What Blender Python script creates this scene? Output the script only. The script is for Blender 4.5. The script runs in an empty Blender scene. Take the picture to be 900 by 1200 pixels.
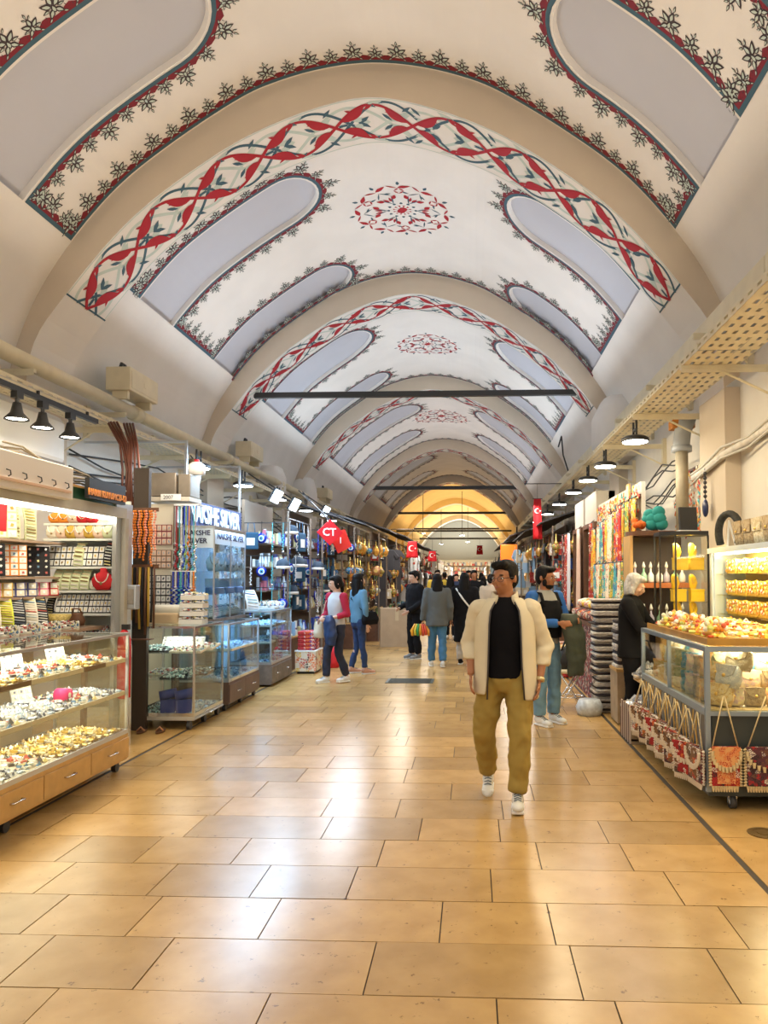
import bpy, bmesh, math, random
from math import sin, cos, pi, radians, sqrt, hypot
from mathutils import Vector, Matrix
random.seed(7)
sc = bpy.context.scene
COL = sc.collection

# ---------------------------------------------------------------- camera
F = 870.0                                   # focal length in pixels of the 900 x 1200 frame
YAW, PITCH = math.atan(36 / F), math.atan(35 / F)
cam = bpy.data.cameras.new('camera')
cam.sensor_fit = 'HORIZONTAL'; cam.sensor_width = 36.0; cam.lens = F / 900 * 36
cam.shift_x = -67 / 900; cam.shift_y = 41 / 900
cam.clip_end = 300
camo = bpy.data.objects.new('camera', cam); COL.objects.link(camo)
camo.location = (0, 0, 1.6)
camo.rotation_euler = (pi / 2 + PITCH, 0, YAW)
sc.camera = camo

# ---------------------------------------------------------------- colour management, world, large lights
sc.view_settings.view_transform = 'Standard'
sc.view_settings.look = 'None'
sc.view_settings.exposure = 0.62
sc.view_settings.gamma = 1.0
sc.view_settings.use_curve_mapping = False
w = bpy.data.worlds.new('world'); sc.world = w; w.use_nodes = True
w.node_tree.nodes['Background'].inputs[0].default_value = (1.0, 0.93, 0.84, 1)
w.node_tree.nodes['Background'].inputs[1].default_value = .62
sc.cycles.max_bounces = 6
sc.cycles.diffuse_bounces = 3
sc.cycles.glossy_bounces = 3
sc.cycles.transparent_max_bounces = 16
sc.cycles.caustics_reflective = False
sc.cycles.caustics_refractive = False
sc.cycles.sample_clamp_indirect = 6
sc.cycles.use_denoising = True


def area(name, loc, size, power, col=(1, .9, .75), rot=(0, 0, 0), size_y=None, spread=180):
    if name == 'shop_fill_strip': power *= .3
    l = bpy.data.lights.new(name, 'AREA'); l.energy = power; l.color = col
    l.shape = 'RECTANGLE'; l.size = size; l.size_y = size_y or size; l.spread = radians(spread)
    o = bpy.data.objects.new(name, l); COL.objects.link(o); o.location = loc; o.rotation_euler = rot
    return o


WARM, NEUT, COOL, GOLD = (1, .83, .60), (1, .94, .86), (.50, .74, 1), (1, .72, .36)
UP = pi
# floodlights on the ledges of both walls shine up at the vault (rot x = pi points up)
for (y0, y1, p, c) in ((1.0, 7.6, 66, (1, .85, .68)), (8.7, 13.2, 78, (.80, .89, 1)), (14.3, 20.0, 110, (.76, .88, 1)),
                       (21.3, 29.5, 110, (.90, .94, 1)), (31.2, 40.0, 50, (1, .93, .8)), (41.5, 52, 260, GOLD), (53, 66, 380, (1, .85, .55))):
    ym, ln = (y0 + y1) / 2, (y1 - y0)
    area('ledge_floodlight', (-4.05, ym, 3.95), .25, p * .40, c, (UP, radians(38), 0), ln, 140)
    area('ledge_floodlight', (1.85, ym, 4.05), .25, p * .40, c, (UP, radians(-38), 0), ln, 140)
# unseen strips for shop lamps, shifted off the trays to brighten stalls and paving
area('shop_fill_strip', (-3.3, 5.2, 3.2), .25, 150, (1, .84, .58), (0, radians(12), 0), 3.6)
area('shop_fill_strip', (-3.2, 8.2, 3.1), .25, 40, (1, .9, .75), (0, radians(12), 0), 1.0)
area('shop_fill_strip', (-3.0, 10.8, 3.2), .4, 330, COOL, (0, radians(10), 0), 3.6)
area('shop_fill_strip', (-2.6, 15.0, 3.2), .4, 330, (.75, .87, 1), (0, radians(10), 0), 4.0)
area('shop_fill_strip', (-1.9, 20.5, 3.1), .4, 260, (1, .92, .8), (0, radians(10), 0), 5.5)
area('shop_fill_strip', (-1.6, 31, 3.1), .4, 420, (1, .9, .75), (0, radians(10), 0), 12)
area('shop_fill_strip', (1.6, 4.8, 3.3), .25, 165, (1, .80, .50), (0, radians(-12), 0), 4.4)
area('shop_fill_strip', (1.0, 9.6, 3.2), .25, 170, (1, .82, .52), (0, radians(-28), 0), 4.0)
area('shop_fill_strip', (1.3, 15.4, 3.2), .3, 200, (1, .92, .8), (0, radians(-10), 0), 5.5)
area('shop_fill_strip', (1.2, 27, 3.1), .4, 420, (1, .92, .78), (0, radians(-10), 0), 14)
area('shop_fill_strip', (-.8, 46, 3.4), 3, 600, (1, .9, .7), (0, 0, 0), 12)
area('shop_fill_strip', (-.8, 62, 3.4), 3, 1500, (1, .95, .85), (0, 0, 0), 10)

# ---------------------------------------------------------------- materials
_mats = {}


def M(name, col=(.8, .8, .8), rough=.5, metal=0., noise=0., scale=6., bump=0., emit=0., spec=.5, col2=None, rnd=0., tr=None):
    if name in _mats: return _mats[name]
    m = bpy.data.materials.new(name); m.use_nodes = True; _mats[name] = m
    nt = m.node_tree; b = nt.nodes['Principled BSDF']
    b.inputs['Roughness'].default_value = rough; b.inputs['Metallic'].default_value = metal
    b.inputs['Specular IOR Level'].default_value = spec
    c4 = (*col, 1)
    b.inputs['Base Color'].default_value = c4
    m.diffuse_color = c4
    if noise or col2 or bump or rnd:
        tc = nt.nodes.new('ShaderNodeTexCoord'); n = nt.nodes.new('ShaderNodeTexNoise')
        n.inputs['Scale'].default_value = scale; n.inputs['Detail'].default_value = 5
        nt.links.new(tc.outputs['Object'], n.inputs['Vector'])
        mx = nt.nodes.new('ShaderNodeMix'); mx.data_type = 'RGBA'
        k = 1 - noise
        c2 = col2 or tuple(x * k for x in col)
        mx.inputs[6].default_value = c4; mx.inputs[7].default_value = (*c2, 1)
        mr = nt.nodes.new('ShaderNodeMapRange'); mr.inputs[1].default_value = .38; mr.inputs[2].default_value = .62
        nt.links.new(n.outputs['Fac'], mr.inputs[0]); nt.links.new(mr.outputs[0], mx.inputs[0])
        out = mx.outputs[2]
        if rnd:
            oi = nt.nodes.new('ShaderNodeObjectInfo'); hs = nt.nodes.new('ShaderNodeHueSaturation')
            r2 = nt.nodes.new('ShaderNodeMapRange'); r2.inputs[3].default_value = 1 - rnd; r2.inputs[4].default_value = 1 + rnd
            nt.links.new(oi.outputs['Random'], r2.inputs[0]); nt.links.new(r2.outputs[0], hs.inputs['Value'])
            nt.links.new(out, hs.inputs['Color']); out = hs.outputs[0]
        nt.links.new(out, b.inputs['Base Color'])
        if bump:
            bp = nt.nodes.new('ShaderNodeBump'); bp.inputs['Strength'].default_value = bump; bp.inputs['Distance'].default_value = .01
            nt.links.new(n.outputs['Fac'], bp.inputs['Height']); nt.links.new(bp.outputs[0], b.inputs['Normal'])
    if emit:
        b.inputs['Emission Color'].default_value = c4; b.inputs['Emission Strength'].default_value = emit
    return m


def RI(name, cols, rough=.4, metal=0., rnd_obj=False):
    """material whose separate pieces take one of several colours"""
    if name in _mats: return _mats[name]
    m = bpy.data.materials.new(name); m.use_nodes = True; _mats[name] = m
    nt = m.node_tree; b = nt.nodes['Principled BSDF']
    b.inputs['Roughness'].default_value = rough; b.inputs['Metallic'].default_value = metal
    g = nt.nodes.new('ShaderNodeObjectInfo' if rnd_obj else 'ShaderNodeNewGeometry')
    r = nt.nodes.new('ShaderNodeValToRGB'); r.color_ramp.interpolation = 'CONSTANT'
    e = r.color_ramp.elements
    while len(e) < len(cols): e.new(.5)
    for i, c in enumerate(cols): e[i].position = i / len(cols); e[i].color = (*c, 1)
    nt.links.new(g.outputs['Random' if rnd_obj else 'Random Per Island'], r.inputs[0])
    nt.links.new(r.outputs[0], b.inputs['Base Color'])
    return m


def glass(name, tint=(.93, .97, .96), refl=.9):
    if name in _mats: return _mats[name]
    m = bpy.data.materials.new(name); m.use_nodes = True; _mats[name] = m
    nt = m.node_tree; nt.nodes.clear()
    o = nt.nodes.new('ShaderNodeOutputMaterial'); mx = nt.nodes.new('ShaderNodeMixShader')
    t = nt.nodes.new('ShaderNodeBsdfTransparent'); g = nt.nodes.new('ShaderNodeBsdfGlossy'); lw = nt.nodes.new('ShaderNodeLayerWeight'); f = nt.nodes.new('ShaderNodeMath'); f.operation = 'POWER'; f.inputs[1].default_value = 4.0; ad = nt.nodes.new('ShaderNodeMath'); ad.operation = 'MULTIPLY_ADD'; ad.inputs[1].default_value = .7; ad.inputs[2].default_value = .05
    t.inputs[0].default_value = (*tint, 1); g.inputs['Roughness'].default_value = .02; g.inputs[0].default_value = (refl, refl, refl, 1)
    nt.links.new(lw.outputs['Facing'], f.inputs[0]); nt.links.new(f.outputs[0], ad.inputs[0]); f = ad
    nt.links.new(f.outputs[0], mx.inputs[0]); nt.links.new(t.outputs[0], mx.inputs[1]); nt.links.new(g.outputs[0], mx.inputs[2])
    nt.links.new(mx.outputs[0], o.inputs[0])
    return m


# ---------------------------------------------------------------- geometry gatherer
class G:
    def __init__(s): s.v = []; s.f = []; s.m = []

    def add(s, vs, fs, mi=0):
        b = len(s.v); s.v.extend(vs)
        for f in fs: s.f.append(tuple(i + b for i in f)); s.m.append(mi)
        return s

    def box(s, c, d, rz=0, mi=0, rx=0, ry=0):
        x, y, z = d[0] / 2, d[1] / 2, d[2] / 2
        R = Matrix.Rotation(rz, 3, 'Z') @ Matrix.Rotation(ry, 3, 'Y') @ Matrix.Rotation(rx, 3, 'X') if (rz or rx or ry) else None
        p = [(-x, -y, -z), (x, -y, -z), (x, y, -z), (-x, y, -z), (-x, -y, z), (x, -y, z), (x, y, z), (-x, y, z)]
        if R: p = [tuple(R @ Vector(q)) for q in p]
        p = [(q[0] + c[0], q[1] + c[1], q[2] + c[2]) for q in p]
        return s.add(p, [(3, 2, 1, 0), (4, 5, 6, 7), (0, 1, 5, 4), (1, 2, 6, 5), (2, 3, 7, 6), (3, 0, 4, 7)], mi)

    def bb(s, x0, x1, y0, y1, z0, z1, mi=0):
        return s.box(((x0 + x1) / 2, (y0 + y1) / 2, (z0 + z1) / 2), (x1 - x0, y1 - y0, z1 - z0), mi=mi)

    def tube(s, pts, r, n=8, mi=0, cap=True, sq=1.0):
        """swept tube; r a number or a list; sq flattens the second axis"""
        pts = [Vector(p) for p in pts]; k = len(pts)
        rs = r if isinstance(r, (list, tuple)) else [r] * k
        b = len(s.v); ref = None
        for i, p in enumerate(pts):
            t = (pts[min(i + 1, k - 1)] - pts[max(i - 1, 0)])
            if t.length < 1e-9: t = Vector((0, 0, 1))
            t.normalize()
            if ref is None:
                ref = Vector((1, 0, 0)) if abs(t.x) < .9 else Vector((0, 1, 0))
            u = (ref - t * ref.dot(t))
            if u.length < 1e-6: u = t.orthogonal()
            u.normalize(); v = t.cross(u); ref = u
            for j in range(n):
                a = 2 * pi * j / n
                s.v.append(tuple(p + u * (cos(a) * rs[i]) + v * (sin(a) * rs[i] * sq)))
        for i in range(k - 1):
            for j in range(n):
                a, c = b + i * n + j, b + i * n + (j + 1) % n
                s.f.append((a, c, c + n, a + n)); s.m.append(mi)
        if cap:
            s.f.append(tuple(b + j for j in range(n - 1, -1, -1))); s.m.append(mi)
            s.f.append(tuple(b + (k - 1) * n + j for j in range(n))); s.m.append(mi)
        return s

    def lathe(s, prof, c=(0, 0, 0), n=12, mi=0, sx=1, sy=1):
        """prof list of (r, z)"""
        b = len(s.v)
        for r, z in prof:
            for j in range(n):
                a = 2 * pi * j / n
                s.v.append((c[0] + r * cos(a) * sx, c[1] + r * sin(a) * sy, c[2] + z))
        for i in range(len(prof) - 1):
            for j in range(n):
                p, q = b + i * n + j, b + i * n + (j + 1) % n
                s.f.append((p, q, q + n, p + n)); s.m.append(mi)
        s.f.append(tuple(b + j for j in range(n - 1, -1, -1))); s.m.append(mi)
        s.f.append(tuple(b + (len(prof) - 1) * n + j for j in range(n))); s.m.append(mi)
        return s

    def ell(s, c, r, nu=10, nv=7, mi=0, R=None):
        if not isinstance(r, (list, tuple)): r = (r, r, r)
        b = len(s.v)
        def put(x, y, z):
            q = Vector((x * r[0], y * r[1], z * r[2]))
            if R: q = R @ q
            s.v.append((q.x + c[0], q.y + c[1], q.z + c[2]))
        put(0, 0, -1)
        for i in range(1, nv):
            a = -pi / 2 + pi * i / nv
            for j in range(nu):
                t = 2 * pi * j / nu; put(cos(a) * cos(t), cos(a) * sin(t), sin(a))
        put(0, 0, 1)
        for j in range(nu):
            s.f.append((b, b + 1 + (j + 1) % nu, b + 1 + j)); s.m.append(mi)
        for i in range(nv - 2):
            for j in range(nu):
                p, q = b + 1 + i * nu + j, b + 1 + i * nu + (j + 1) % nu
                s.f.append((p, q, q + nu, p + nu)); s.m.append(mi)
        t = b + 1 + (nv - 1) * nu
        for j in range(nu):
            s.f.append((t - nu + j, t - nu + (j + 1) % nu, t)); s.m.append(mi)
        return s

    def loft(s, rings, n=16, mi=0, cap=True, a0=0, a1=2 * pi, closed=True):
        """rings (cx, cy, cz, rx, ry[, tilt_x[, power]])"""
        b = len(s.v); cnt = n if closed else n + 1
        for q in rings:
            cx, cy, cz, rx, ry = q[:5]; tl = q[5] if len(q) > 5 else 0; pw = q[6] if len(q) > 6 else 1
            for j in range(cnt):
                a = a0 + (a1 - a0) * j / n
                ca, sa = cos(a), sin(a)
                x = math.copysign(abs(ca) ** pw, ca) * rx; y = math.copysign(abs(sa) ** pw, sa) * ry
                s.v.append((cx + x, cy + y * cos(tl), cz + y * sin(tl)))
        for i in range(len(rings) - 1):
            for j in range(n):
                p = b + i * cnt + j; q = b + i * cnt + ((j + 1) % n if closed else j + 1)
                s.f.append((p, q, q + cnt, p + cnt)); s.m.append(mi)
        if cap and closed:
            s.f.append(tuple(b + j for j in range(n - 1, -1, -1))); s.m.append(mi)
            s.f.append(tuple(b + (len(rings) - 1) * cnt + j for j in range(n))); s.m.append(mi)
        return s

    def prism(s, poly, h0, h1, axis='z', c=(0, 0, 0), mi=0):
        n = len(poly)
        def P(a, b_, h):
            q = {'z': (a, b_, h), 'y': (a, h, b_), 'x': (h, a, b_)}[axis]
            return (q[0] + c[0], q[1] + c[1], q[2] + c[2])
        vs = [P(a, b_, h0) for a, b_ in poly] + [P(a, b_, h1) for a, b_ in poly]
        fs = [tuple(range(n - 1, -1, -1)), tuple(range(n, 2 * n))] + [(i, (i + 1) % n, n + (i + 1) % n, n + i) for i in range(n)]
        return s.add(vs, fs, mi)

    def quad(s, a, b, c, d, mi=0): return s.add([a, b, c, d], [(0, 1, 2, 3)], mi)

    def mesh(s, name, mats, smooth=False):
        me = bpy.data.meshes.new(name); me.from_pydata(s.v, [], s.f)
        if not isinstance(mats, (list, tuple)): mats = [mats]
        for m in mats: me.materials.append(m)
        if len(mats) > 1: me.polygons.foreach_set('material_index', s.m)
        if smooth: me.polygons.foreach_set('use_smooth', [True] * len(s.f))
        me.update()
        return me

    def build(s, name, mats, parent=None, smooth=False, loc=None, kind=None, bevel=0, fix=False):
        me = s.mesh(name, mats, smooth)
        if fix:
            bm = bmesh.new(); bm.from_mesh(me); bmesh.ops.recalc_face_normals(bm, faces=bm.faces); bm.to_mesh(me); bm.free()
        o = bpy.data.objects.new(name, me); COL.objects.link(o)
        if parent: o.parent = parent
        if loc: o.location = loc
        if kind: o['kind'] = kind
        if bevel:
            md = o.modifiers.new('b', 'BEVEL'); md.width = bevel; md.segments = 2; md.limit_method = 'ANGLE'
        return o


def thing(name, label, cat, loc=(0, 0, 0), rz=0, group=None):
    o = bpy.data.objects.new(name, None); COL.objects.link(o); o.empty_display_size = .05
    o.location = loc; o.rotation_euler = (0, 0, rz); o['label'] = label; o['category'] = cat
    if group: o['group'] = group
    return o


def tag(o, label, cat, group=None, kind=None):
    o['label'] = label; o['category'] = cat
    if group: o['group'] = group
    if kind: o['kind'] = kind
    return o


def dup(root, loc=None, rz=None, label=None, group=None, scale=None):
    r = root.copy(); COL.objects.link(r)
    if loc is not None: r.location = loc
    if rz is not None: r.rotation_euler = (0, 0, rz)
    if scale is not None: r.scale = scale if isinstance(scale, (tuple, list)) else (scale,) * 3
    if label: r['label'] = label
    if group: r['group'] = group
    for ch in list(root.children):
        c = ch.copy(); COL.objects.link(c); c.parent = r
        for g in list(ch.children):
            d = g.copy(); COL.objects.link(d); d.parent = c
    return r


ORD = ['first', 'second', 'third', 'fourth', 'fifth', 'sixth', 'seventh', 'eighth', 'ninth', 'tenth', 'eleventh', 'twelfth',
       'thirteenth', 'fourteenth', 'fifteenth', 'sixteenth', 'seventeenth', 'eighteenth', 'nineteenth', 'twentieth']


def nth(i):
    if i < 20: return ORD[i]
    t = {2: 'twenty', 3: 'thirty', 4: 'forty', 5: 'fifty', 6: 'sixty'}[(i + 1) // 10]
    return t + '-' + ORD[(i + 1) % 10 - 1] if (i + 1) % 10 else {'twenty': 'twentieth', 'thirty': 'thirtieth', 'forty': 'fortieth', 'fifty': 'fiftieth', 'sixty': 'sixtieth'}[t]


plaster = M('plaster', (.80, .765, .72), .85, noise=.05, scale=1.3, bump=.12)
plaster_rib_shade = M('plaster_rib_shade', (.66, .56, .44), .85, noise=.06, scale=1.2, bump=.1)  # browner than the vault: shade on the rib faces put into the colour
plaster_wall = M('plaster_wall', (.80, .76, .69), .85, noise=.10, scale=1.5, bump=.3)
recess_shade_m = M('recess_shade_plaster', (.52, .53, .585), .85, noise=.04, scale=1.1, bump=.1)  # grey-lavender paint, with the shade of the recesses put into the colour
red_p = M('paint_red', (.40, .008, .02), .6)
navy_p = M('paint_navy', (.045, .11, .15), .6)
sage_p = M('paint_sage', (.52, .60, .54), .7)
black_p = M('paint_black', (.05, .035, .04), .7)
mint_p = M('paint_mint', (.62, .72, .69), .7)
cream_metal = M('cream_metal', (.78, .70, .50), .45, noise=.08, scale=5)
black_m = M('black_metal', (.02, .02, .022), .4)
chrome = M('chrome', (.75, .76, .78), .22, 1.0)
alu = M('aluminium', (.62, .66, .70), .35, .9)
white_m = M('white_paint', (.85, .85, .83), .5)
wood_l = M('light_wood', (.62, .38, .14), .5, noise=.12, scale=9)
wood_d = M('dark_wood', (.16, .07, .035), .5, noise=.3, scale=9)
wood_g = M('grey_wood', (.23, .19, .17), .6, noise=.3, scale=9)
glass_c = glass('clear_glass')
glass_b = glass('bluish_glass', (.86, .95, 1.0))
glass_w = glass('warm_glass', (.97, .97, .90))
gold_m = M('gold_metal', (.85, .58, .16), .3, .9)
# ---------------------------------------------------------------- vault, ribs, painted ornament
CX = -1.10


def resample(prof, step=.08):
    pts = [Vector((a, b)) for a, b in prof]
    ext = [Vector((-pts[1].x, pts[1].y))] + pts + [pts[-1] * 2 - pts[-2]]
    out = []
    for i in range(1, len(ext) - 2):
        p0, p1, p2, p3 = ext[i - 1:i + 3]
        for k in range(12):
            t = k / 12
            out.append(.5 * ((2 * p1) + (p2 - p0) * t + (2 * p0 - 5 * p1 + 4 * p2 - p3) * t * t + (3 * p1 - p0 - 3 * p2 + p3) * t ** 3))
    out.append(pts[-1])
    L = [0]
    for a, b in zip(out, out[1:]): L.append(L[-1] + (b - a).length)
    return out, L


OUT = resample([(0, 0), (.5, .05), (1.0, .18), (1.43, .37), (2.14, .83), (2.74, 1.31), (3.26, 1.92), (3.62, 2.5), (3.85, 3.1), (3.9, 3.4)])
INN = resample([(0, 0), (.6, .11), (1.29, .38), (1.86, .72), (2.44, 1.15), (2.88, 1.59), (3.32, 2.14), (3.57, 2.49), (3.68, 2.8), (3.72, 3.2)])
SO, SI = OUT[1][-1], INN[1][-1]


def arc(tab, s):
    pts, L = tab; a = min(abs(s), L[-1] - 1e-6)
    lo, hi = 0, len(L) - 1
    while hi - lo > 1:
        m = (lo + hi) // 2
        if L[m] <= a: lo = m
        else: hi = m
    t = (a - L[lo]) / max(1e-9, L[hi] - L[lo])
    p = pts[lo].lerp(pts[hi], t); d = (pts[hi] - pts[lo]).normalized()
    sg = 1 if s >= 0 else -1
    return sg * p.x, -p.y, sg * d.x * sg, -d.y * sg, sg   # x, z, tangent (per +|s|)


def PV(tab, zc, s, y, off=0.0):
    """point on the intrados; off > 0 moves towards the room"""
    pts, L = tab
    x, z, dx, dz, sg = arc(tab, s)
    e = .02
    x2, z2, *_ = arc(tab, s + e); x1, z1, *_ = arc(tab, s - e)
    tx, tz = x2 - x1, z2 - z1; l = hypot(tx, tz) or 1
    return (CX + x + off * tz / l, y, zc + z - off * tx / l)


ZO, ZI = 7.13, 6.76


class Painter:
    def __init__(s, tab, zc): s.t, s.z, s.g = tab, zc, G()
    def P(s, q, off): return PV(s.t, s.z, q[0], q[1], off)
    def poly(s, pts, mi, off): s.g.add([s.P(p, off) for p in pts], [tuple(range(len(pts)))], mi)
    def strip(s, A, B, mi, off):
        b = len(s.g.v)
        for a, c in zip(A, B): s.g.v.append(s.P(a, off)); s.g.v.append(s.P(c, off))
        for i in range(len(A) - 1): s.g.f.append((b + 2 * i, b + 2 * i + 2, b + 2 * i + 3, b + 2 * i + 1)); s.g.m.append(mi)
    def leaf(s, o, e, f, a0, b0, a1, b1, w, mi, off, k=.45):
        """leaf from (a0,b0) to (a1,b1) in the local frame o + a*e + b*f"""
        dx, dy = a1 - a0, b1 - b0; l = hypot(dx, dy) or 1; nx, ny = -dy / l * w, dx / l * w
        L = [(a0, b0), (a0 + dx * k * .5 + nx * .75, b0 + dy * k * .5 + ny * .75), (a0 + dx * k + nx, b0 + dy * k + ny), (a0 + dx * .8 + nx * .5, b0 + dy * .8 + ny * .5), (a1, b1),
             (a0 + dx * .8 - nx * .5, b0 + dy * .8 - ny * .5), (a0 + dx * k - nx, b0 + dy * k - ny), (a0 + dx * k * .5 - nx * .75, b0 + dy * k * .5 - ny * .75)]
        s.poly([(o[0] + a * e[0] + b * f[0], o[1] + a * e[1] + b * f[1]) for a, b in L], mi, off)


def densify(path, step, closed=True):
    out = []; n = len(path)
    for i in range(n if closed else n - 1):
        a, b = path[i], path[(i + 1) % n]; d = hypot(b[0] - a[0], b[1] - a[1]); k = max(1, int(round(d / step)))
        for j in range(k): out.append((a[0] + (b[0] - a[0]) * j / k, a[1] + (b[1] - a[1]) * j / k))
    if not closed: out.append(path[-1])
    return out


def path_frames(pts):
    n = len(pts); L = [0]; fr = []
    for i in range(n):
        a, b = pts[i - 1], pts[(i + 1) % n]
        dx, dy = b[0] - a[0], b[1] - a[1]; l = hypot(dx, dy) or 1
        fr.append(((dx / l, dy / l), (-dy / l, dx / l)))
        c = pts[(i + 1) % n]; L.append(L[-1] + hypot(c[0] - pts[i][0], c[1] - pts[i][1]))
    return fr, L


SB = 3.87
PMAT = [black_p, red_p, navy_p, sage_p, mint_p, plaster, M('paint_crimson', (.20, .008, .02), .6)]


def cap_half(s, c, w, e):
    """half width of a recess at |s|, rounded end at e"""
    if s <= e: return 0
    if s < e + w: return sqrt(max(0, w * w - (e + w - s) ** 2))
    return w


def motif(p, o, e, f, k, dark):
    """one palmette: black outlined sage leaves"""
    for q in range(7):
        a = pi * q / 6; a2 = pi * (q + .8) / 6
        if q < 6: p.leaf(o, e, f, .085 * k * cos(a), (.075 + .075 * sin(a)) * k, .085 * k * cos(a2), (.075 + .075 * sin(a2)) * k, .0035, 0, .004)
    for (a0, b0, a1, b1, w_) in ((0, .085, 0, .155, .022), (-.004, .13, -.080, .185, .024), (.004, .13, .080, .185, .024), (-.004, .12, -.060, .062, .022), (.004, .12, .060, .062, .022),
                                (-.03, .125, -.088, .120, .013), (.03, .125, .088, .120, .013), (0, .14, 0, .225, .024), (-.012, .205, -.042, .235, .010), (.012, .205, .042, .235, .010), (0, .22, 0, .275, .011), (-.045, .07, -.082, .045, .010), (.045, .07, .082, .045, .010)):
        p.leaf(o, e, f, a0 * k, b0 * k, a1 * k, b1 * k, w_ * k, 0, .004)
        if not dark: p.leaf(o, e, f, (a0 + (a1 - a0) * .16) * k, (b0 + (b1 - b0) * .16) * k, (a0 + (a1 - a0) * .80) * k, (b0 + (b1 - b0) * .80) * k, w_ * k * .50, 3, .007)


def border(p, path, pitch=.235, dark=False):
    pts = densify(path, .045); fr, L = path_frames(pts); n = len(pts); T = L[-1]
    cnt = int(T / pitch); pit = T / cnt
    def off(i, b): return (pts[i % n][0] + fr[i % n][1][0] * b, pts[i % n][1] + fr[i % n][1][1] * b)
    idx = list(range(n)) + [0]
    p.strip([off(i, .0) for i in idx], [off(i, .045) for i in idx], 2, .0035)
    up = []
    for i in idx:
        ph = abs(cos(pi * L[i] / pit)) ** 5
        up.append(.085 + .040 * ph)
    p.strip([off(i, .04) for i in idx], [off(i, b) for i, b in zip(idx, up)], 6, .003)
    j = 0
    for k in range(cnt):
        t = (k + .5) * pit
        while L[j + 1] < t: j += 1
        u = (t - L[j]) / (L[j + 1] - L[j]); a, b = pts[j], pts[(j + 1) % n]
        o = (a[0] + (b[0] - a[0]) * u, a[1] + (b[1] - a[1]) * u)
        e, f = fr[j]
        # pull motifs that stand on a corner a little inwards
        e2, f2 = fr[(j + 2) % n]
        if e[0] * e2[0] + e[1] * e2[1] < .6: continue
        motif(p, o, e, f, 1.22 if k % 2 else .98, dark)


def medallion(p, y, r, dark=False):
    o = (.06, y); R_, T_ = (0 if dark else 1), (0 if dark else 2)
    def pol(rr, a): return (o[0] + rr * cos(a), o[1] + rr * sin(a))
    p.poly([pol(r * .19, 2 * pi * i / 16) for i in range(16)], R_, .003)
    for i in range(12):
        a = 2 * pi * i / 12; e, f = (cos(a + pi / 2), sin(a + pi / 2)), (cos(a), sin(a))
        p.leaf(o, e, f, 0, r * .05, 0, r * .26, r * .030, 5 if not dark else 3, .005)
        p.leaf(o, e, f, 0, r * .24, 0, r * .32, r * .035, T_, .004)
        p.leaf(o, e, f, 0, r * .97, 0, r * 1.10, r * .035, T_, .004)
        p.leaf(o, e, f, -r * .02, r * .88, r * .24, r * .94, r * .050, R_, .004)
        p.leaf(o, e, f, -r * .24, r * .95, -r * .02, r * .86, r * .022, R_, .005)
        p.leaf(o, e, f, r * .05, r * .72, r * .19, r * .66, r * .022, T_, .004)
    for i in range(6):
        a = 2 * pi * i / 6; e, f = (cos(a + pi / 2), sin(a + pi / 2)), (cos(a), sin(a))
        for sg in (-1, 1):
            p.leaf(o, e, f, 0, r * .30, sg * r * .15, r * .60, r * .018, T_, .004)
            p.leaf(o, e, f, sg * r * .10, r * .46, sg * r * .22, r * .58, r * .050, R_, .005)
            p.leaf(o, e, f, sg * r * .15, r * .60, 0, r * .80, r * .016, T_, .004)
            p.leaf(o, e, f, sg * r * .02, r * .40, sg * r * .07, r * .56, r * .03, R_, .005)
        a = 2 * pi * (i + .5) / 6; e, f = (cos(a + pi / 2), sin(a + pi / 2)), (cos(a), sin(a))
        d = r * .10; c = r * .76
        for (x0, y0, x1, y1) in ((0, c - d, d, c), (d, c, 0, c + d), (0, c + d, -d, c), (-d, c, 0, c - d)):
            p.leaf(o, e, f, x0, y0, x1, y1, r * .018, R_, .005)


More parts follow.
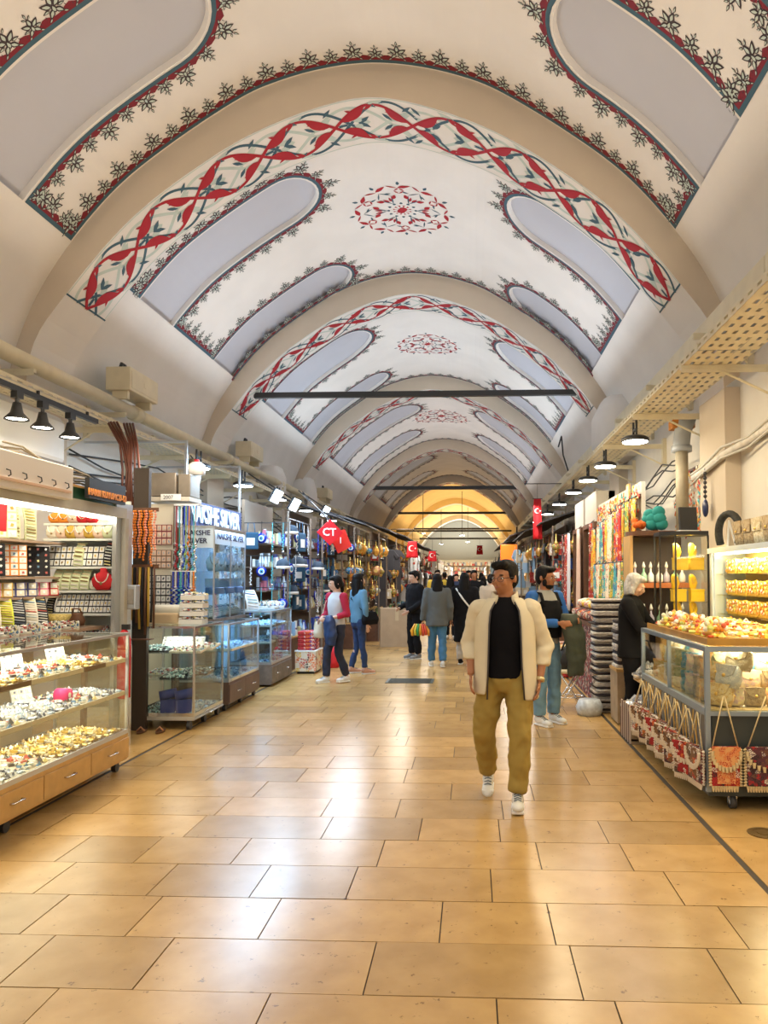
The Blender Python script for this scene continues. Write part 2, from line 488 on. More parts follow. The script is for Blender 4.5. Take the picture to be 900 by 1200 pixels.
def bay(y0, y1, caps, num, med=True, dark=False, paint=True, mat=plaster, rmat=None, narrow=0):
    """caps: list of (centre y, half width, left end s, right end s)"""
    g = G(); d = .065
    ss = set()
    k = 46
    for i in range(-k, k + 1): ss.add(round(SO * i / k, 4))
    for c, w_, el, er in caps:
        for e, sg in ((el, -1), (er, 1)):
            for j in range(9): ss.add(round(sg * (e + w_ * (1 - cos(pi / 2 * j / 8))), 4))
    ss.add(SB); ss.add(-SB); ss = sorted(ss)
    ss = [s for i, s in enumerate(ss) if i == 0 or s - ss[i - 1] > 1e-3]
    P = lambda s, y, o=0: PV(OUT, ZO, s, y, o)
    for a, b in zip(ss, ss[1:]):
        m = (a + b) / 2
        if abs(m) > SB or not caps:
            g.quad(P(a, y0), P(b, y0), P(b, y1), P(a, y1)); continue
        ya, yb = y0, y0
        for c, w_, el, er in caps:
            e = el if m < 0 else er
            ha, hb = cap_half(abs(a), c, w_, e), cap_half(abs(b), c, w_, e)
            g.quad(P(a, ya), P(b, yb), P(b, c - hb), P(a, c - ha))
            if ha or hb:
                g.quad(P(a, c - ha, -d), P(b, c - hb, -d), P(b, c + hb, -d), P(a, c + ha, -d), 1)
                g.quad(P(a, c - ha), P(b, c - hb), P(b, c - hb, -d), P(a, c - ha, -d), 0)
                g.quad(P(a, c + ha, -d), P(b, c + hb, -d), P(b, c + hb), P(a, c + ha), 0)
            ya, yb = c + ha, c + hb
        g.quad(P(a, ya), P(b, yb), P(b, y1), P(a, y1))
    for c, w_, el, er in caps:
        for s in (-SB, SB): g.quad(P(s, c - w_), P(s, c + w_), P(s, c + w_, -d), P(s, c - w_, -d))
    v = g.build('ceiling_' + str(num), [mat, rmat or recess_shade_m], kind='structure')
    if not paint: return v
    p = Painter(OUT, ZO)
    pts = [(-SB, y0 + .03), (SB, y0 + .03)]
    for c, w_, el, er in caps:
        pts += [(SB, c - w_ - .03)] + [(er + w_ - (w_ + .03) * sin(pi * j / 16), c - (w_ + .03) * cos(pi * j / 16)) for j in range(17)] + [(SB, c + w_ + .03)]
    pts += [(SB, y1 - .02), (-SB, y1 - .02)]
    for c, w_, el, er in reversed(caps):
        pts += [(-SB, c + w_ + .03)] + [(-(el + w_ - (w_ + .03) * sin(pi * j / 16)), c + (w_ + .03) * cos(pi * j / 16)) for j in range(17)] + [(-SB, c - w_ - .03)]
    border(p, pts, .235 if y0 < 14 else .27, dark)
    if med: medallion(p, med, .74 if med < 20 else .95, dark)
    o = p.g.build('painted_ornament', PMAT, v); return v


def rib(y0, y1, num, painted=True, mat=plaster_rib_shade, piers=True, back=True):
    g = G(); n = 72
    for i in range(n):
        a, b = -1 + 2 * i / n, -1 + 2 * (i + 1) / n
        A, B = PV(INN, ZI, a * SI, y0), PV(INN, ZI, b * SI, y0)
        C_, D = PV(OUT, ZO, a * SO, y0, -.05), PV(OUT, ZO, b * SO, y0, -.05)
        if abs((a + b) / 2) > .97: pass
        g.quad(C_, D, B, A)
        s2 = lambda q: (q[0], y1, q[2])
        g.quad(A, B, s2(B), s2(A), 1)
        if back: g.quad(s2(A), s2(B), s2(D), s2(C_))
    if piers:
        for sg in (-1, 1): g.bb(*sorted((CX + sg * 3.72, CX + sg * 4.1)), y0, y1, 0, ZI - 3.19)
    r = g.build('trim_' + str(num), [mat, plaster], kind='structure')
    if painted:
        p = Painter(INN, ZI); w_ = y1 - y0; mid = (y0 + y1) / 2; S = 4.02
        N = 9; per = 2 * S / N
        # pale edge lines and cut-off ends
        p.strip([(-S + 2 * S * i / 80, y0 + .005) for i in range(81)], [(-S + 2 * S * i / 80, y1 - .01) for i in range(81)], 4 if False else 5, .002)
        for yy in (y0 + .012, y1 - .03):
            p.strip([(-S + 2 * S * i / 80, yy) for i in range(81)], [(-S + 2 * S * i / 80, yy + .014) for i in range(81)], 3, .003)
        for sg in (-1, 1): p.strip([(sg * S, y0), (sg * S, y1)], [(sg * (S - .02), y0), (sg * (S - .02), y1)], 2, .004)
        def vine(amp, ph, wd, mi, off, side, i0=0, i1=1):
            m = 26 * N; A = []; B = []
            for i in range(int(m * i0), int(m * i1) + 1):
                s = -S + 2 * S * i / m; t = pi * (s + S) / per + ph
                y = mid + side * amp * w_ * sin(t); sl = side * amp * w_ * cos(t) * pi / per; l = hypot(1, sl)
                A.append((s - sl / l * wd, y + wd / l)); B.append((s + sl / l * wd, y - wd / l))
            p.strip(A, B, mi, off)
        for side in (-1, 1):
            vine(.34, pi * .32, .022, 3, .003, side)
            vine(.42, pi * -.20, .019, 2, .0045, side)
            vine(.36, 0, .021, 1, .006, side)
        def crescent(s0, u0, u1, side, wd, mi, off, inward=1):
            A = []; B = []
            for i in range(9):
                q = i / 8; u = u0 + (u1 - u0) * q; s = s0 + u * per; y = .36 * w_ * sin(pi * u); sl = .36 * w_ * cos(pi * u) * pi / per; l = hypot(1, sl)
                ww = wd * sin(pi * q ** .75) ** .8 if 0 < q < 1 else .004
                A.append((s + sl / l * .012, mid + side * (y + .012 / l))); B.append((s + sl / l * ww, mid + side * (y - ww / l)))
            p.strip(A, B, mi, off)
        for k in range(N):
            s0 = -S + per * k
            mir = 1 if k < N / 2 else -1
            for side in (-1, 1):
                c_ = (.08, .42) if (mir > 0) else (.58, .92); crescent(s0, c_[0], c_[1], side, .125, 1, .008)
                c_ = (.95, .66) if (mir > 0) else (.05, .34); crescent(s0, c_[0], c_[1], side, .11, 1, .008)
                # red half leaves riding on the vines, teal sprigs and pale leaves between
                for (u, du, v0, v1, wd, mi, off) in ((.16, .30, .30, .20, .020, 1, .008), (.66, .80, .22, .20, .022, 1, .008), (.03, .18, .02, -.02, .02, 2, .006), (.30, .45, -.02, .12, .030, 2, .006), (.62, .74, .18, .04, .024, 2, .006), (.52, .40, .37, .26, .022, 1, .007),
                                                    (.36, .66, .28, .45, .050, 3, .0045), (.70, .98, .02, .22, .055, 3, .0045), (.18, .46, .12, .0, .050, 3, .0045), (.46, .56, .40, .30, .020, 2, .006), (.88, 1.0, .26, .40, .022, 2, .006)):
                    a, b = (u, du) if mir > 0 else (1 - u, 1 - du)
                    p.leaf((s0, mid), (1, 0), (0, side), a * per, v0 * w_, b * per, v1 * w_, wd, mi, off, .55)
        p.g.build('painted_vine_band', PMAT, r)
    return r


yellow_lit_pl = M('yellow_lit_plaster', (.80, .62, .32), .85, noise=.06, scale=1.2)  # yellow lamplight of the far bays put into the plaster colour
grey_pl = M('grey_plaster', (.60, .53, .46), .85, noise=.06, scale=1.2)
bay(1.5, 7.75, [(2.55, .42, 1.2, 1.9), (4.35, .5, 1.2, 1.9), (6.37, .5, 1.33, 1.95)], 1, med=False)
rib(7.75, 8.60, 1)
bay(8.60, 13.3, [(9.95, .52, 1.06, 1.70), (12.95 - .2, .55, 1.05, 1.9)], 2, med=10.95)
rib(13.3, 14.2, 2)
bay(14.2, 20.2, [(16.05, .75, 1.15, 1.75), (19.3, .55, 1.14, 1.85)], 3, med=17.4)
rib(20.2, 21.1, 3)
bay(21.1, 29.6, [(23.8, .9, .6, 1.3), (27.5, .85, .86, 1.4)], 4, med=25.3)
rib(29.6, 30.6, 4)
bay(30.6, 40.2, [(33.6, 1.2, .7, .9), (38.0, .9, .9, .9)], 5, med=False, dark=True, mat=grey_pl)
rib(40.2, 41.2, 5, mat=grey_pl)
bay(41.2, 52, [], 6, med=False, paint=False, mat=yellow_lit_pl)
rib(52, 53, 6, painted=False, mat=yellow_lit_pl)
bay(53, 66, [], 7, med=False, paint=False, mat=yellow_lit_pl)
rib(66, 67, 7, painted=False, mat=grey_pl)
# end wall far down the street
area('end_fill_light', (CX, 69, 3.4), 3, 260, (.92, 1, .9), (UP, 0, 0), 2)  # unseen lamp added to brighten the end bay and wall
g = G(); g.bb(-7, 6, 74, 74.2, 0, 8); g.build('wall_end', M('far_plaster', (.62, .60, .55), .85), kind='structure')
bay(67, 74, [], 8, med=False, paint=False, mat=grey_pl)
# side walls, a small rest of wall between vault springing and paving
for nm, x0, x1 in (('wall_left', -5.15, -4.98), ('wall_right', 2.78, 2.95)):
    g = G(); g.bb(x0, x1, -3, 74, 0, 3.78); g.build(nm, plaster_wall, kind='structure')
# ---------------------------------------------------------------- paving
tile_m = M('travertine', (.56, .355, .135), .17, noise=.0, scale=5, col2=(.40, .235, .08), rnd=.20, spec=.6)
nt = tile_m.node_tree; B = nt.nodes['Principled BSDF']
# fine dark pits and stains on the stone, and a gently uneven polish
tc = nt.nodes.new('ShaderNodeTexCoord')
n2 = nt.nodes.new('ShaderNodeTexNoise'); n2.inputs['Scale'].default_value = 18; n2.inputs['Detail'].default_value = 8; n2.inputs['Roughness'].default_value = .72
n3 = nt.nodes.new('ShaderNodeTexNoise'); n3.inputs['Scale'].default_value = 3.0
mr = nt.nodes.new('ShaderNodeMapRange'); mr.inputs[1].default_value = .615; mr.inputs[2].default_value = .66
mx = nt.nodes.new('ShaderNodeMix'); mx.data_type = 'RGBA'; mx.inputs[7].default_value = (.20, .11, .045, 1)
src = B.inputs['Base Color'].links[0].from_socket
oi = nt.nodes.new('ShaderNodeObjectInfo'); va = nt.nodes.new('ShaderNodeVectorMath'); va.operation = 'ADD'
nt.links.new(tc.outputs['Object'], va.inputs[0]); nt.links.new(oi.outputs['Location'], va.inputs[1])
nt.links.new(va.outputs[0], n2.inputs['Vector']); nt.links.new(va.outputs[0], n3.inputs['Vector'])
nt.links.new(n2.outputs['Fac'], mr.inputs[0]); nt.links.new(mr.outputs[0], mx.inputs[0]); nt.links.new(src, mx.inputs[6]); nt.links.new(mx.outputs[2], B.inputs['Base Color'])
r3 = nt.nodes.new('ShaderNodeMapRange'); r3.inputs[1].default_value = .3; r3.inputs[2].default_value = .7; r3.inputs[3].default_value = .20; r3.inputs[4].default_value = .28
B.inputs['Roughness'].default_value = .25
grout_m = M('dark_joint', (.06, .045, .03), .8)
g = G(); g.bb(-5.2, 3.0, -3, 74, -.06, -.006)
for nd in nt.nodes:
    if nd.type == 'MAP_RANGE' and abs(nd.inputs[1].default_value - .38) < 1e-4: nd.inputs[1].default_value = .2; nd.inputs[2].default_value = .8
floor = g.build('floor', grout_m, kind='structure')
known = {0: [-2.9, -2.25, -1.607, -.775, .09, .535, 1.36], 1: [-2.75, -1.86, -1.32, -.42, .42, 1.007, 1.8], 2: [-2.9, -2.03, -1.55, -.95, -.146, .363, 1.19],
         3: [-2.22, -1.64, -1.116, -.63, .098, 1.035, 1.55], 4: [-2.35, -1.9, -1.35, -.53, .38, .88, 1.6], 5: [-2.7, -1.78, -.926, -.33, .17, .82, 1.5]}
random.seed(11)
stuff = G(); cnt = 0; GAP = .006
XL, XR = -2.97, 1.49
def tile(x0, x1, y0, y1):
    global cnt
    if x1 - x0 < .05: return
    if cnt < 296 and y1 > 2.3:
        g = G(); g.bb((x0 - x1) / 2 + GAP / 2, (x1 - x0) / 2 - GAP / 2, (y0 - y1) / 2 + GAP / 2, (y1 - y0) / 2 - GAP / 2, -.03, 0)
        g.build('floor_tile', tile_m, floor, loc=((x0 + x1) / 2, (y0 + y1) / 2, random.uniform(-.0012, .0008)), bevel=0); cnt += 1
    else: stuff.bb(x0 + GAP / 2, x1 - GAP / 2, y0 + GAP / 2, y1 - GAP / 2, -.03, 0)
r = -7
while True:
    y0 = 2.476 + .418 * r; y1 = y0 + .418
    if y0 > 73: break
    js = known.get(r)
    if js is None:
        js = []; x = -5.0 + random.uniform(0, .7)
        while x < 2.8: js.append(x); x += random.choice((.60, .84, .84, .72, .5))
    js = [x for x in js if XL + .12 < x < XR - .12]
    xs = [XL] + js + [XR]
    for a, b in zip(xs, xs[1:]): tile(a, b, y0, y1)
    r += 1
# border slabs under the stalls on either side, laid lengthwise
for a, b in ((-3.62, XL - .035), (-4.25, -3.62), (-4.98, -4.25), (XR + .035, 2.12), (2.12, 2.78)):
    y = -.4
    while y < 73:
        l = random.choice((.8, 1.0, .9)); (stuff.bb(a + .003, b - .003, y + .003, y + l - .003, -.03, -.001)) ; y += l
stuff.build('distant_paving', tile_m, floor, kind='stuff')
# drain grate in the paving
t = thing('drain_cover', 'grey metal drain cover set in the paving mid-street', 'drain cover', (-.95, 11.45, .001))
g = G(); g.bb(-.36, .36, -.24, .24, 0, .006); g.build('frame', M('drain_iron', (.10, .11, .10), .5, .6, noise=.3, scale=20), t)
g = G()
for i in range(9): g.bb(-.32, .32, -.21 + i * .05, -.19 + i * .05, .006, .012)
g.build('ribbed_plate', M('drain_iron'), t)
t = thing('round_floor_valve', 'round ringed metal cover sunk in the floor by the right stall', 'floor cover', (1.82, 4.78, .0))
g = G(); g.lathe([(.10, 0), (.10, .006), (.07, .006), (.07, .004), (.0, .004)], n=24); g.build('ring', M('brass_dull', (.25, .17, .07), .4, .7), t)
g = G(); g.lathe([(.045, .004), (.045, .008), (.0, .008)], n=16); g.build('cap', M('brass_dull'), t)
# ---------------------------------------------------------------- pipes, cable trays, lamps on the ledges
def at(px, py, Y):
    """world point on the ray of picture pixel (px, py) at depth Y"""
    fw = Vector((-sin(YAW) * cos(PITCH), cos(YAW) * cos(PITCH), sin(PITCH))); rt = Vector((cos(YAW), sin(YAW), 0)); up = rt.cross(fw)
    d = fw + rt * ((px - 517) / F) + up * ((641 - py) / F)
    return Vector((0, 0, 1.6)) + d * (Y / d.y)


def tray_mesh(y0, y1, x0, x1, z, h=.07):
    """perforated cable tray: floor and lips punched with slots"""
    g = G(); n = int((y1 - y0) / .16)
    rows = 6; w_ = (x1 - x0) / rows
    for i in range(n):
        ya = y0 + (y1 - y0) * i / n; yb = y0 + (y1 - y0) * (i + 1) / n; ym = ya + (yb - ya) * .45
        g.quad((x0, ym, z), (x0, yb, z), (x1, yb, z), (x1, ym, z))
        for k in range(rows):
            a = x0 + w_ * k
            g.quad((a, ya, z), (a, ym, z), (a + w_ * .62, ym, z), (a + w_ * .62, ya, z))
    for x in (x0, x1):
        g.bb(x - .003, x + .003, y0, y1, z, z + h * .35); g.bb(x - .003, x + .003, y0, y1, z + h * .65, z + h)
        for i in range(n):
            ya = y0 + (y1 - y0) * i / n; g.bb(x - .003, x + .003, ya, ya + .08, z + h * .35, z + h * .65)
    return g


def cable_tray(name, label, y0, y1, x0, x1, z, segs):
    t = thing(name, label, 'cable tray', (0, 0, 0), 0, None)
    L = (y1 - y0) / segs
    for i in range(segs): tray_mesh(y0 + L * i + .01, y0 + L * (i + 1) - .01, x0, x1, z).build('tray_section', cream_metal, t)
    return t


tl = cable_tray('cable_tray', 'long cream perforated cable tray above the left stalls', 2.5, 40, -4.45, -4.12, 3.34, 10)
tr = cable_tray('cable_tray', 'long cream perforated cable tray above the right stalls', 2.5, 40, 1.9, 2.39, 3.50, 10)
g = G()
for i in range(7): g.tube([(-4.4 + .045 * i, y, 3.365 + .012 * sin(y * 2 + i)) for y in [2.6 + k * 1.2 for k in range(31)]], .016, 5)
tag(g.build('cable_bundle', M('grey_cable', (.55, .53, .48), .6)), 'grey cables lying along the left perforated tray', 'cables')
g = G()
for i in range(8): g.tube([(1.95 + .055 * i, y, 3.525 + .012 * sin(y * 2 + i)) for y in [2.6 + k * 1.2 for k in range(31)]], .018, 5)
tag(g.build('cable_bundle', M('grey_cable')), 'grey cables lying along the right perforated tray', 'cables')
# left: round pipe with its brackets; right: square duct
t = thing('ledge_pipe', 'fat cream pipe running along the left wall ledge', 'pipe', (0, 0, 0))
for i in range(10): g = G(); g.tube([(-4.55, 2.2 + 3.8 * i, 3.80), (-4.55, 2.2 + 3.8 * (i + 1) - .02, 3.80)], .085, 14); g.build('pipe_length', cream_metal, t, True)
for i in range(10): g = G(); g.tube([(-4.55, 2.2 + 3.8 * i - .08, 3.80), (-4.55, 2.2 + 3.8 * i + .08, 3.80)], .105, 14); g.build('collar', cream_metal, t, True)
t = thing('wall_duct', 'square cream trunking running along the top of the right wall', 'duct', (0, 0, 0))
for i in range(10): g = G(); g.bb(2.36, 2.56, 2.2 + 3.8 * i, 2.2 + 3.8 * (i + 1) - .015, 4.02, 4.2); g.build('duct_length', cream_metal, t, bevel=.01)


def bracket(side, y, x_wall, x_tip, z, label):
    t = thing('wall_bracket', label, 'bracket', (x_wall, y, z), 0, 'cream wall brackets under the trays')
    d = x_tip - x_wall
    g = G(); g.bb(min(0, d), max(0, d), -.025, .025, -.04, -.002); g.bb(min(0, d), max(0, d), -.025, -.018, -.07, -.041); g.build('arm', cream_metal, t)
    s = 1 if d > 0 else -1
    g = G(); g.bb(*sorted((0, s * .05)), -.045, .045, -.32, .08); g.build('wall_plate', cream_metal, t)
    g = G(); g.tube([(s * .04, 0, -.30), (d * .6, 0, -.05)], .012, 6); g.build('strut', cream_metal, t)


for i in range(14):
    y = 4.4 + 2.0 * i
    bracket(-1, y, -4.98 if not any(a < y < b for a, b in ((7.7, 8.65), (13.2, 14.3), (20.1, 21.2), (29.5, 30.7))) else -4.82, -4.1, 3.34, f'{nth(i)} cream bracket from the near end under the left cable tray')
    bracket(1, y + .3, 2.78 if not any(a < y + .3 < b for a, b in ((7.7, 8.65), (13.2, 14.3), (20.1, 21.2), (29.5, 30.7))) else 2.62, 1.88, 3.50, f'{nth(i)} cream bracket from the near end under the right cable tray')
    bracket(-1, y + .9, -4.98 if not any(a < y + .9 < b for a, b in ((7.7, 8.65), (13.2, 14.3), (20.1, 21.2), (29.5, 30.7))) else -4.82, -4.44, 3.715, f'{nth(i)} short cream bracket carrying the fat left pipe')
    bracket(1, y + 1.0, 2.78 if not any(a < y + 1.0 < b for a, b in ((7.7, 8.65), (13.2, 14.3), (20.1, 21.2), (29.5, 30.7))) else 2.62, 2.2, 4.02, f'{nth(i)} short cream bracket carrying the right trunking')

# floodlight boxes with black handles on the left ledge and on the right one
def ledge_box(x, y, z, label):
    t = thing('ledge_cabinet', label, 'metal box', (x, y, z))
    g = G(); g.bb(-.16, .16, -.42, .42, 0, .30); g.build('box_body', cream_metal, t, bevel=.01)
    for s in (-.28, .28):
        g = G(); g.tube([(0, s - .08, .30), (0, s - .05, .36), (0, s + .05, .36), (0, s + .08, .30)], .022, 6); g.build('handle', black_m, t, True)
    g = G(); g.bb(.16, .165, -.38, .38, .04, .26); g.bb(.165, .17, -.03, .03, .12, .18); g.build('cover_plate', cream_metal, t)
    g = G(); g.bb(-.1, .1, -.36, -.3, -.1, 0); g.bb(-.1, .1, .3, .36, -.1, 0); g.build('foot', cream_metal, t)
ledge_box(-4.5, 9.6, 3.98, 'cream metal box with two black handles nearest on the left pipe ledge')
ledge_box(-4.5, 14.8, 3.98, 'cream metal box with black handles past the second painted arch, left ledge')
ledge_box(-4.5, 22.5, 3.98, 'small far cream box on the left ledge by the third painted arch')
# rounded plaster lumps at the springing (old corbels)
for (x, y, z, rx, ry, rz, lb, n) in ((-4.78, 17.4, 3.75, .32, .5, .45, 'left', 20), (-4.74, 20.65, 3.55, .35, .55, .8, 'left', 21), (2.62, 13.0, 4.15, .48, .75, .50, 'right', 22)):
    g = G(); g.loft([(0, 0, -rz, rx * .7, ry * .8, 0, .6), (0, 0, -rz * .5, rx, ry, 0, .6), (0, 0, rz * .5, rx, ry, 0, .6), (0, 0, rz, rx * .75, ry * .8, 0, .6)], 20)
    g.build('trim_' + str(n), plaster, None, True, loc=(x, y, z), kind='structure')

# iron tie bars across the vault
iron = M('tie_iron', (.025, .025, .025), .5)
for i, (y, z, xa, xb, r_, w1) in enumerate(((13.75, 5.02, -4.1, 2.0, .05, 'nearest and thickest'), (29.9, 5.2, -4.2, 2.05, .07, 'second'), (40.6, 5.1, -4.2, 2.05, .06, 'third'), (52.4, 5.0, -4.1, 2.0, .06, 'fourth'), (58, 4.6, -4.1, 2.0, .06, 'fifth and farthest'))):
    g = G(); g.bb(xa, xb, y - r_, y + r_, z - r_, z + r_)
    o = g.build('tie_bar', iron); tag(o, f'{w1} black iron tie bar crossing under the vault', 'tie bar')
# thin rod with a hook on the right haunch
g = G(); g.tube([(2.2, 18.2, 5.05), (2.25, 18.3, 4.6), (2.45, 18.4, 4.0)], .02, 5); g.tube([(2.2, 18.2, 5.05), (2.1, 18.0, 4.75)], .02, 5)
tag(g.build('vault_hook', iron), 'bent black iron hook on the right side of the vault', 'hook')

# black track spotlights under the left tray
t = thing('light_track', 'black lighting track under the left tray holding bell spotlights', 'light track', (-4.1, 6.9, 3.30))
g = G(); g.bb(-.02, .02, -1.2, 1.0, -.03, .02); g.build('rail', black_m, t)
g = G()
for y in (-1.0, -.1, .8): g.bb(-.012, .012, y - .01, y + .01, 0, .06)
g.build('clip', black_m, t)
glow = M('lamp_glow', (1, .93, .78), emit=14)
def bell(loc, label):
    t = thing('spotlight', label, 'spotlight', loc, 0, 'black bell spotlights on the left track')
    g = G(); g.bb(-.03, .03, -.05, .05, -.06, 0); g.tube([(0, 0, -.05), (0, 0, -.12)], .018, 8); g.build('stem', black_m, t)
    g = G(); g.lathe([(.035, 0), (.045, -.05), (.055, -.09), (.10, -.14), (.105, -.155), (.095, -.15), (.04, -.09)], (0, 0, -.10), 18); g.build('bell_shade', black_m, t, True)
    g = G(); g.lathe([(.085, -.243), (.085, -.236), (.0, -.236)], (0, 0, 0), 16); g.build('lens', glow, t)
    return t
for i, y in enumerate((6.05, 6.48, 6.88, 7.37)): bell((-4.1, y, 3.27), f'black bell spotlight, {nth(i)} from the near end of the left track')

# oval LED lamps under the right tray, and under the left one
def led_lamp(loc, rz, label, col, grp, em=22, rod=.22):
    t = thing('led_lamp', label, 'lamp', loc, rz, grp)
    g = G()
    for s in (-.08, .08): g.tube([(0, s, rod), (0, s, .03)], .014, 6)
    g.bb(-.014, .014, -.08, .08, .10, .125); g.build('hanger', black_m, t)
    g = G(); g.lathe([(.0, .035), (.12, .035), (.16, .01), (.165, -.02), (.15, -.03)], n=20, sy=1.15); g.build('housing', black_m, t, True)
    g = G(); g.lathe([(.146, -.034), (.146, -.031), (.0, -.031)], n=20, sy=1.15); g.build('diffuser', M('led_' + str(round(col[2] * 100)), col, emit=em), t)
    return t
for i, (px, py, y) in enumerate(((743, 519, 8.9), (708, 542, 10.9), (690, 560, 12.5), (675, 573, 14.3), (664, 583, 16.6), (655, 592, 19.2), (648, 599, 22))):
    led_lamp((1.95, y, 3.24), 0, f'round black LED lamp under the right tray, {nth(i)} from the near end', (1, .96, .85), 'round lamps under the right tray')
for i, y in enumerate((10.0, 12.0, 14.2, 16.6, 19.6)):
    led_lamp((-3.75, y, 3.12), 0, f'round black LED lamp on the left side, {nth(i)} from the near end', (.80, .92, 1), 'cool lamps over the left stalls')
for i, (x, y) in enumerate(((-.6, 46), (-2.9, 44), (-.3, 55), (-2.4, 58))):
    led_lamp((x, y, 4.2), 0, f'{nth(i)} bright far lamp hung over the end of the street', (1, .96, .85), 'lamps at the far end of the street', rod=2.7)
# far ceiling lamps hang from bars
g = G(); g.bb(-4.7, 2.45, 45.9, 46.1, 4.4, 4.5); tag(g.build('tie_bar', iron), 'thin black bar carrying lamps in the yellow-lit vault', 'tie bar')
# light of the far lamps is given by the unseen fill strips
# conduits and cables on the right wall
t = thing('wall_conduit', 'sagging cream cable conduit across the right wall above the shop', 'cable', (0, 0, 0))
g = G(); pts = [(2.74, 5.0, 2.95), (2.72, 5.8, 2.98), (2.73, 6.6, 2.99), (2.72, 7.3, 2.94), (2.60, 7.72, 2.86), (2.58, 8.3, 2.78), (2.58, 8.7, 2.75)]
g.tube(pts, .04, 8); g.build('conduit', M('old_white', (.72, .68, .62), .7, noise=.2, scale=12), t, True)
g = G(); g.tube([(p[0] - .03, p[1], p[2] + .05 + .03 * sin(p[1] * 5)) for p in pts], .015, 6); g.tube([(p[0] - .03, p[1], p[2] - .05 + .03 * sin(p[1] * 4 + 1)) for p in pts], .012, 6); g.build('loose_cable', M('grey_cable'), t, True)
t = thing('drain_pipe', 'thick dusty grey-brown pipe running down the right wall corner', 'pipe', (2.52, 8.98, 0))
g = G(); g.tube([(0, 0, 2.1), (0, 0, 3.12)], .075, 14); g.build('pipe', M('dusty_pipe', (.45, .38, .26), .6, noise=.2), t, True)
g = G(); g.tube([(0, 0, 3.12), (0, 0, 3.22), (0, -.06, 3.34), (.05, -.12, 3.5)], .10, 14); g.lathe([(.12, 3.1), (.12, 3.17)], n=16); g.build('grey_elbow', M('pvc_grey', (.38, .40, .42), .5), t, True)
g = G(); g.box((0, -.02, 3.42), (.26, .2, .1)); g.build('orange_tape', M('orange_foam', (.65, .25, .05), .8, noise=.4, scale=20), t)
t = thing('pendant_charm', 'dark blue beaded charm hanging on the cream right wall', 'wall hanging', (2.55, 8.2, 2.35))
g = G(); g.ell((0, 0, .0), (.03, .06, .10)); g.build('pendant', M('dark_blue', (.02, .03, .10), .3), t, True)
g = G()
for i in range(6): g.ell((0, 0, .13 + i * .05), .022, 8, 6)
g.tube([(0, 0, .1), (0, 0, .45)], .006, 5); g.build('bead_string', M('black_bead', (.05, .05, .06), .3), t, True)
# tangle of cables on the walls
def cables(name, label, n, f, r, mat, seed):
    random.seed(seed); t = thing(name, label, 'cables', (0, 0, 0))
    for i in range(n):
        g = G(); g.tube(f(i), r, 5, cap=True); g.build('cable', mat, t, True)
blk = M('black_cable', (.03, .03, .03), .6)
def w1(i):
    y = 8.9; P = []
    z = random.uniform(2.7, 3.2); ph = random.uniform(0, 6); x = -4.9
    for k in range(15): P.append((x, 8.8 + k * .85, z + .12 * sin(k * 1.1 + ph) + random.uniform(-.04, .04)))
    return P
cables('wall_cables', 'loose dark cables strung along the blue-lit left wall', 7, w1, .012, blk, 3)
def w2(i):
    z = 2.75 + random.uniform(-.05, .3); ph = random.uniform(0, 6)
    return [(2.55, 9.0 + k * .5, z - .02 * k + .09 * sin(k * 1.3 + ph) + random.uniform(-.03, .03)) for k in range(14)]
cables('wall_cables', 'loose dark cables strung along the lamp-lit right wall', 7, w2, .010, blk, 4)
def w3(i):
    z = 2.50 + .012 * i; ph = random.uniform(0, 6)
    return [(-3.46 + .012 * i, 5.2 + k * .24, z - (.02 * k) + .03 * sin(k * 1.7 + ph)) for k in range(9)]
cables('sign_cables', 'tangled beige cables above the dark green shop fascia', 7, w3, .008, M('beige_cable', (.22, .18, .12), .7), 5)
def w4(i):
    a = .035 * i; P = [(-4.13 + a, 8.2 + .1 * (i // 4), 3.36), (-3.98 + a * .8, 8.2, 3.1), (-3.92 + a * .7 + .03 * sin(i), 8.15, 2.8), (-3.90 + a * .7, 8.1, 2.35)]
    return P
cables('hanging_cables', 'red-brown and black cables dropping from tray beside the first shop', 8, w4, .014, M('redbrown_cable', (.22, .07, .04), .5, noise=.5, scale=3), 6)
# ---------------------------------------------------------------- stock: small display pieces
SIL = RI('silver_jewellery', [(.75, .78, .82), (.55, .58, .62), (.9, .9, .88), (.35, .45, .55), (.82, .80, .74), (.12, .14, .2)], .25, .3)
GOLDJ = RI('gold_jewellery', [(.85, .66, .22), (.95, .85, .55), (.70, .48, .12), (.9, .88, .8), (.75, .62, .35), (.3, .2, .08)], .28, .35)
MIXJ = RI('mixed_jewellery', [(.9, .88, .82), (.75, .70, .6), (.55, .12, .1), (.12, .25, .4), (.85, .75, .35), (.1, .1, .1), (.65, .72, .7), (.9, .9, .9)], .3, .1)
BLUEJ = RI('blue_jewellery', [(.55, .72, .85), (.75, .88, .95), (.25, .42, .6), (.85, .93, 1), (.12, .2, .35), (.45, .65, .7)], .25, .2)
TURQ = RI('turquoise_jewellery', [(.35, .6, .58), (.2, .35, .35), (.7, .8, .75), (.12, .16, .18), (.5, .7, .65), (.8, .82, .78)], .3, .1)
velvet = M('black_velvet', (.02, .02, .025), .9)
creamv = M('cream_velvet', (.78, .74, .62), .9)
greenv = M('pale_green_velvet', (.66, .72, .45), .85)
pinkv = M('blush_velvet', (.80, .58, .45), .85)
redv = M('red_velvet', (.62, .02, .03), .8)
orangev = M('orange_velvet', (.85, .28, .03), .8)
goldv = M('mustard_velvet', (.60, .38, .06), .7)
bluev = M('navy_velvet', (.05, .06, .25), .7)
lbluev = M('light_blue_satin', (.40, .58, .80), .6)


